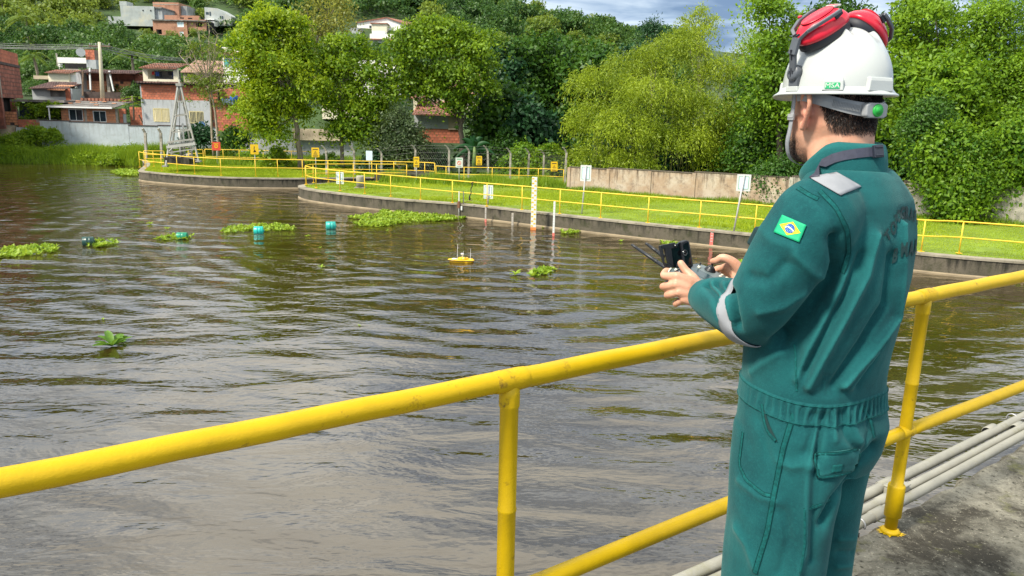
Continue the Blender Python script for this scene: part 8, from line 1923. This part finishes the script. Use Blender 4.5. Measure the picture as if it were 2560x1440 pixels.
def plants():
    mat_patch('large bright mat of floating plants against the wall left of the staff gauge', [(868, 545), (900, 540), (948, 535), (955, 524), (1000, 519), (1048, 527), (1080, 537), (1130, 540), (1168, 546), (1130, 552), (1060, 556), (1000, 560), (960, 570), (900, 567), (880, 562), (915, 553)], .15, 40)
    mat_patch('long thin mat of floating plants with a teal drum, left of the large mat', [(552, 580), (580, 568), (630, 566), (690, 562), (738, 571), (730, 578), (660, 580), (600, 583), (565, 585)], .14, 34)
    mat_patch('bright mat of floating plants reaching in from the left edge', [(-70, 638), (10, 624), (60, 618), (110, 613), (143, 620), (140, 632), (80, 641), (20, 646), (-70, 650)], .15, 38)
    mat_patch('low mat of floating plants beside the dark drum near the left edge', [(215, 612), (240, 606), (280, 604), (295, 610), (260, 618), (225, 622)], .15, 36)
    mat_patch('small mat of floating plants round the dark green drum', [(386, 598), (420, 590), (460, 588), (492, 592), (470, 600), (410, 602)], .13, 34)
    mat_patch('clump of floating plants by the wall right of the slim white gauge', [(1398, 578), (1415, 571), (1440, 573), (1455, 582), (1430, 586), (1405, 586)], .12, 46)
    mat_patch('clump of floating plants behind the black monitor of the controller', [(1648, 606), (1670, 600), (1720, 602), (1742, 610), (1710, 616), (1660, 613)], .13, 46)
    mat_patch('floating plants at the shore left of the point under the steel tower', [(278, 432), (310, 425), (345, 428), (345, 441), (300, 440)], .2, 26)
    mat_patch('clump of floating plants beyond the right hand of the man', [(1840, 660), (1858, 654), (1880, 658), (1884, 668), (1850, 668)], .12, 46)
    mat_patch('bright mat of floating plants at the right edge under the wall', [(2535, 702), (2570, 694), (2600, 700), (2600, 716), (2545, 712)], .12, 46)
    mat_patch('elongated clump of floating plants right of the small boat', [(1322, 690), (1345, 676), (1375, 670), (1390, 678), (1365, 688), (1335, 694)], .15, 40)
    proto = {}
    def plant(px, py, size, label, nl=9, mat=LF_WAT, seed=0):
        p = atz(px, py, 0); root = thing('water_plant', label, 'water plant', (p.x, p.y, 0), seed*1.3, 'single floating plants')
        rr = random.Random(seed)
        key = (nl, mat.name)
        if key not in proto:
            L = []
            for q in range(3):
                V = []; F = []; n = 7; lift = (.45, .8, 1.15)[q]
                for k in range(n+1):
                    t = k/n; w = .19*math.sin(math.pi*(t*.85+.08))**.8*(1 if k else .3); x = t*math.cos(lift*(1-.45*t)); z = t*math.sin(lift*(1-.45*t)); V += [(x, -w, z+.10*w/.3), (x, -w*.5, z-.01), (x, 0, z-.02), (x, w*.5, z-.01), (x, w, z+.10*w/.3)]
                for k in range(n):
                    for j in range(4): F.append((5*k+j, 5*k+j+1, 5*k+6+j, 5*k+5+j))
                L.append(np_mesh('leaf', V, F, mat, True))
            proto[key] = L
        for i in range(nl):
            o = bpy.data.objects.new('leaf', proto[key][i % 3]); link(o, root); o.rotation_euler = (0, 0, 2*math.pi*i/nl*1.62+rr.uniform(-.2, .2)); s = size*rr.uniform(.75, 1.15); o.scale = (s, s, s); o.location = (0, 0, .01)
    plant(280, 866, .34, 'large dark green floating plant nearest the camera, at the left', 11, LF_WATD, 1); plant(308, 852, .20, 'small floating plant just behind the nearest large one', 7, LF_WATD, 2)
    plant(1288, 688, .22, 'bright floating plant right of the small boat, left of the elongated clump', 9, LF_WAT, 3)
    for i, (x, y, s, lab) in enumerate(((803, 670, .13, 'tiny floating plant on open water left of the boat'), (376, 561, .16, 'small floating plant above the dark green drum, the left one'), (418, 573, .15, 'small floating plant above the dark green drum, the right one'), (768, 592, .14, 'small floating plant right of the long thin mat'), (800, 621, .08, 'tiny pale plant between the long thin mat and the boat'), (1552, 604, .12, 'tiny floating plant near the antennas of the controller'), (1357, 570, .10, 'tiny pale plant between the two gauges'), (393, 600, .14, 'floating sprig at the left end of the small mat by the dark green drum'), (968, 578, .1, 'tiny sprig just below the large bright mat'), (898, 816, .05, 'tiny green fleck on open water above the railing'), (258, 800, .05, 'tiny green fleck above the nearest large plant'))): plant(x, y, s, lab, 7, LF_WAT, 10+i)
    def drum(px, py, r, L, col, label, rz, tilt=0, grp='floating plastic drums'):
        p = atz(px, py, 0); root = thing('float_drum', label, 'drum', (p.x, p.y, .02), rz, grp); m = MB(); prof = [(r*.5, -L/2), (r*.93, -L/2), (r, -L/2+.02), (r, -L*.18), (r*1.04, -L*.16), (r*1.04, -L*.12), (r, -L*.1), (r, L*.1), (r*1.04, L*.12), (r*1.04, L*.16), (r, L*.18), (r, L/2-.02), (r*.93, L/2), (r*.5, L/2)]
        mt = simple('drum_'+label.split()[0], col, rough=.35, var=.12, scale=6); m.lathe(prof, 22, Matrix.Translation((0, 0, r*.45)) @ Matrix.Rotation(math.pi/2+tilt, 4, 'Y')); m.build('barrel', mt, root)
        m = MB(); m.lathe([(r*.28, 0), (r*.28, .03), (r*.22, .035), (0, .036)], 12, Matrix.Translation((L/2, 0, r*.45+.0)) @ Matrix.Rotation(math.pi/2, 4, 'Y')); m.build('cap', mt, root)
    drum(827, 571, .17, .36, (.02, .36, .30), 'teal plastic drum floating left of the large bright mat', .3); drum(647, 583, .16, .32, (.01, .42, .36), 'turquoise plastic drum caught in the long thin mat', .2); drum(456, 597, .14, .34, (.01, .22, .12), 'green plastic drum lying in the small mat', .1); drum(221, 612, .17, .34, (.012, .055, .045), 'blackish green drum at the end of the low mat near the left edge', .5)
plants()
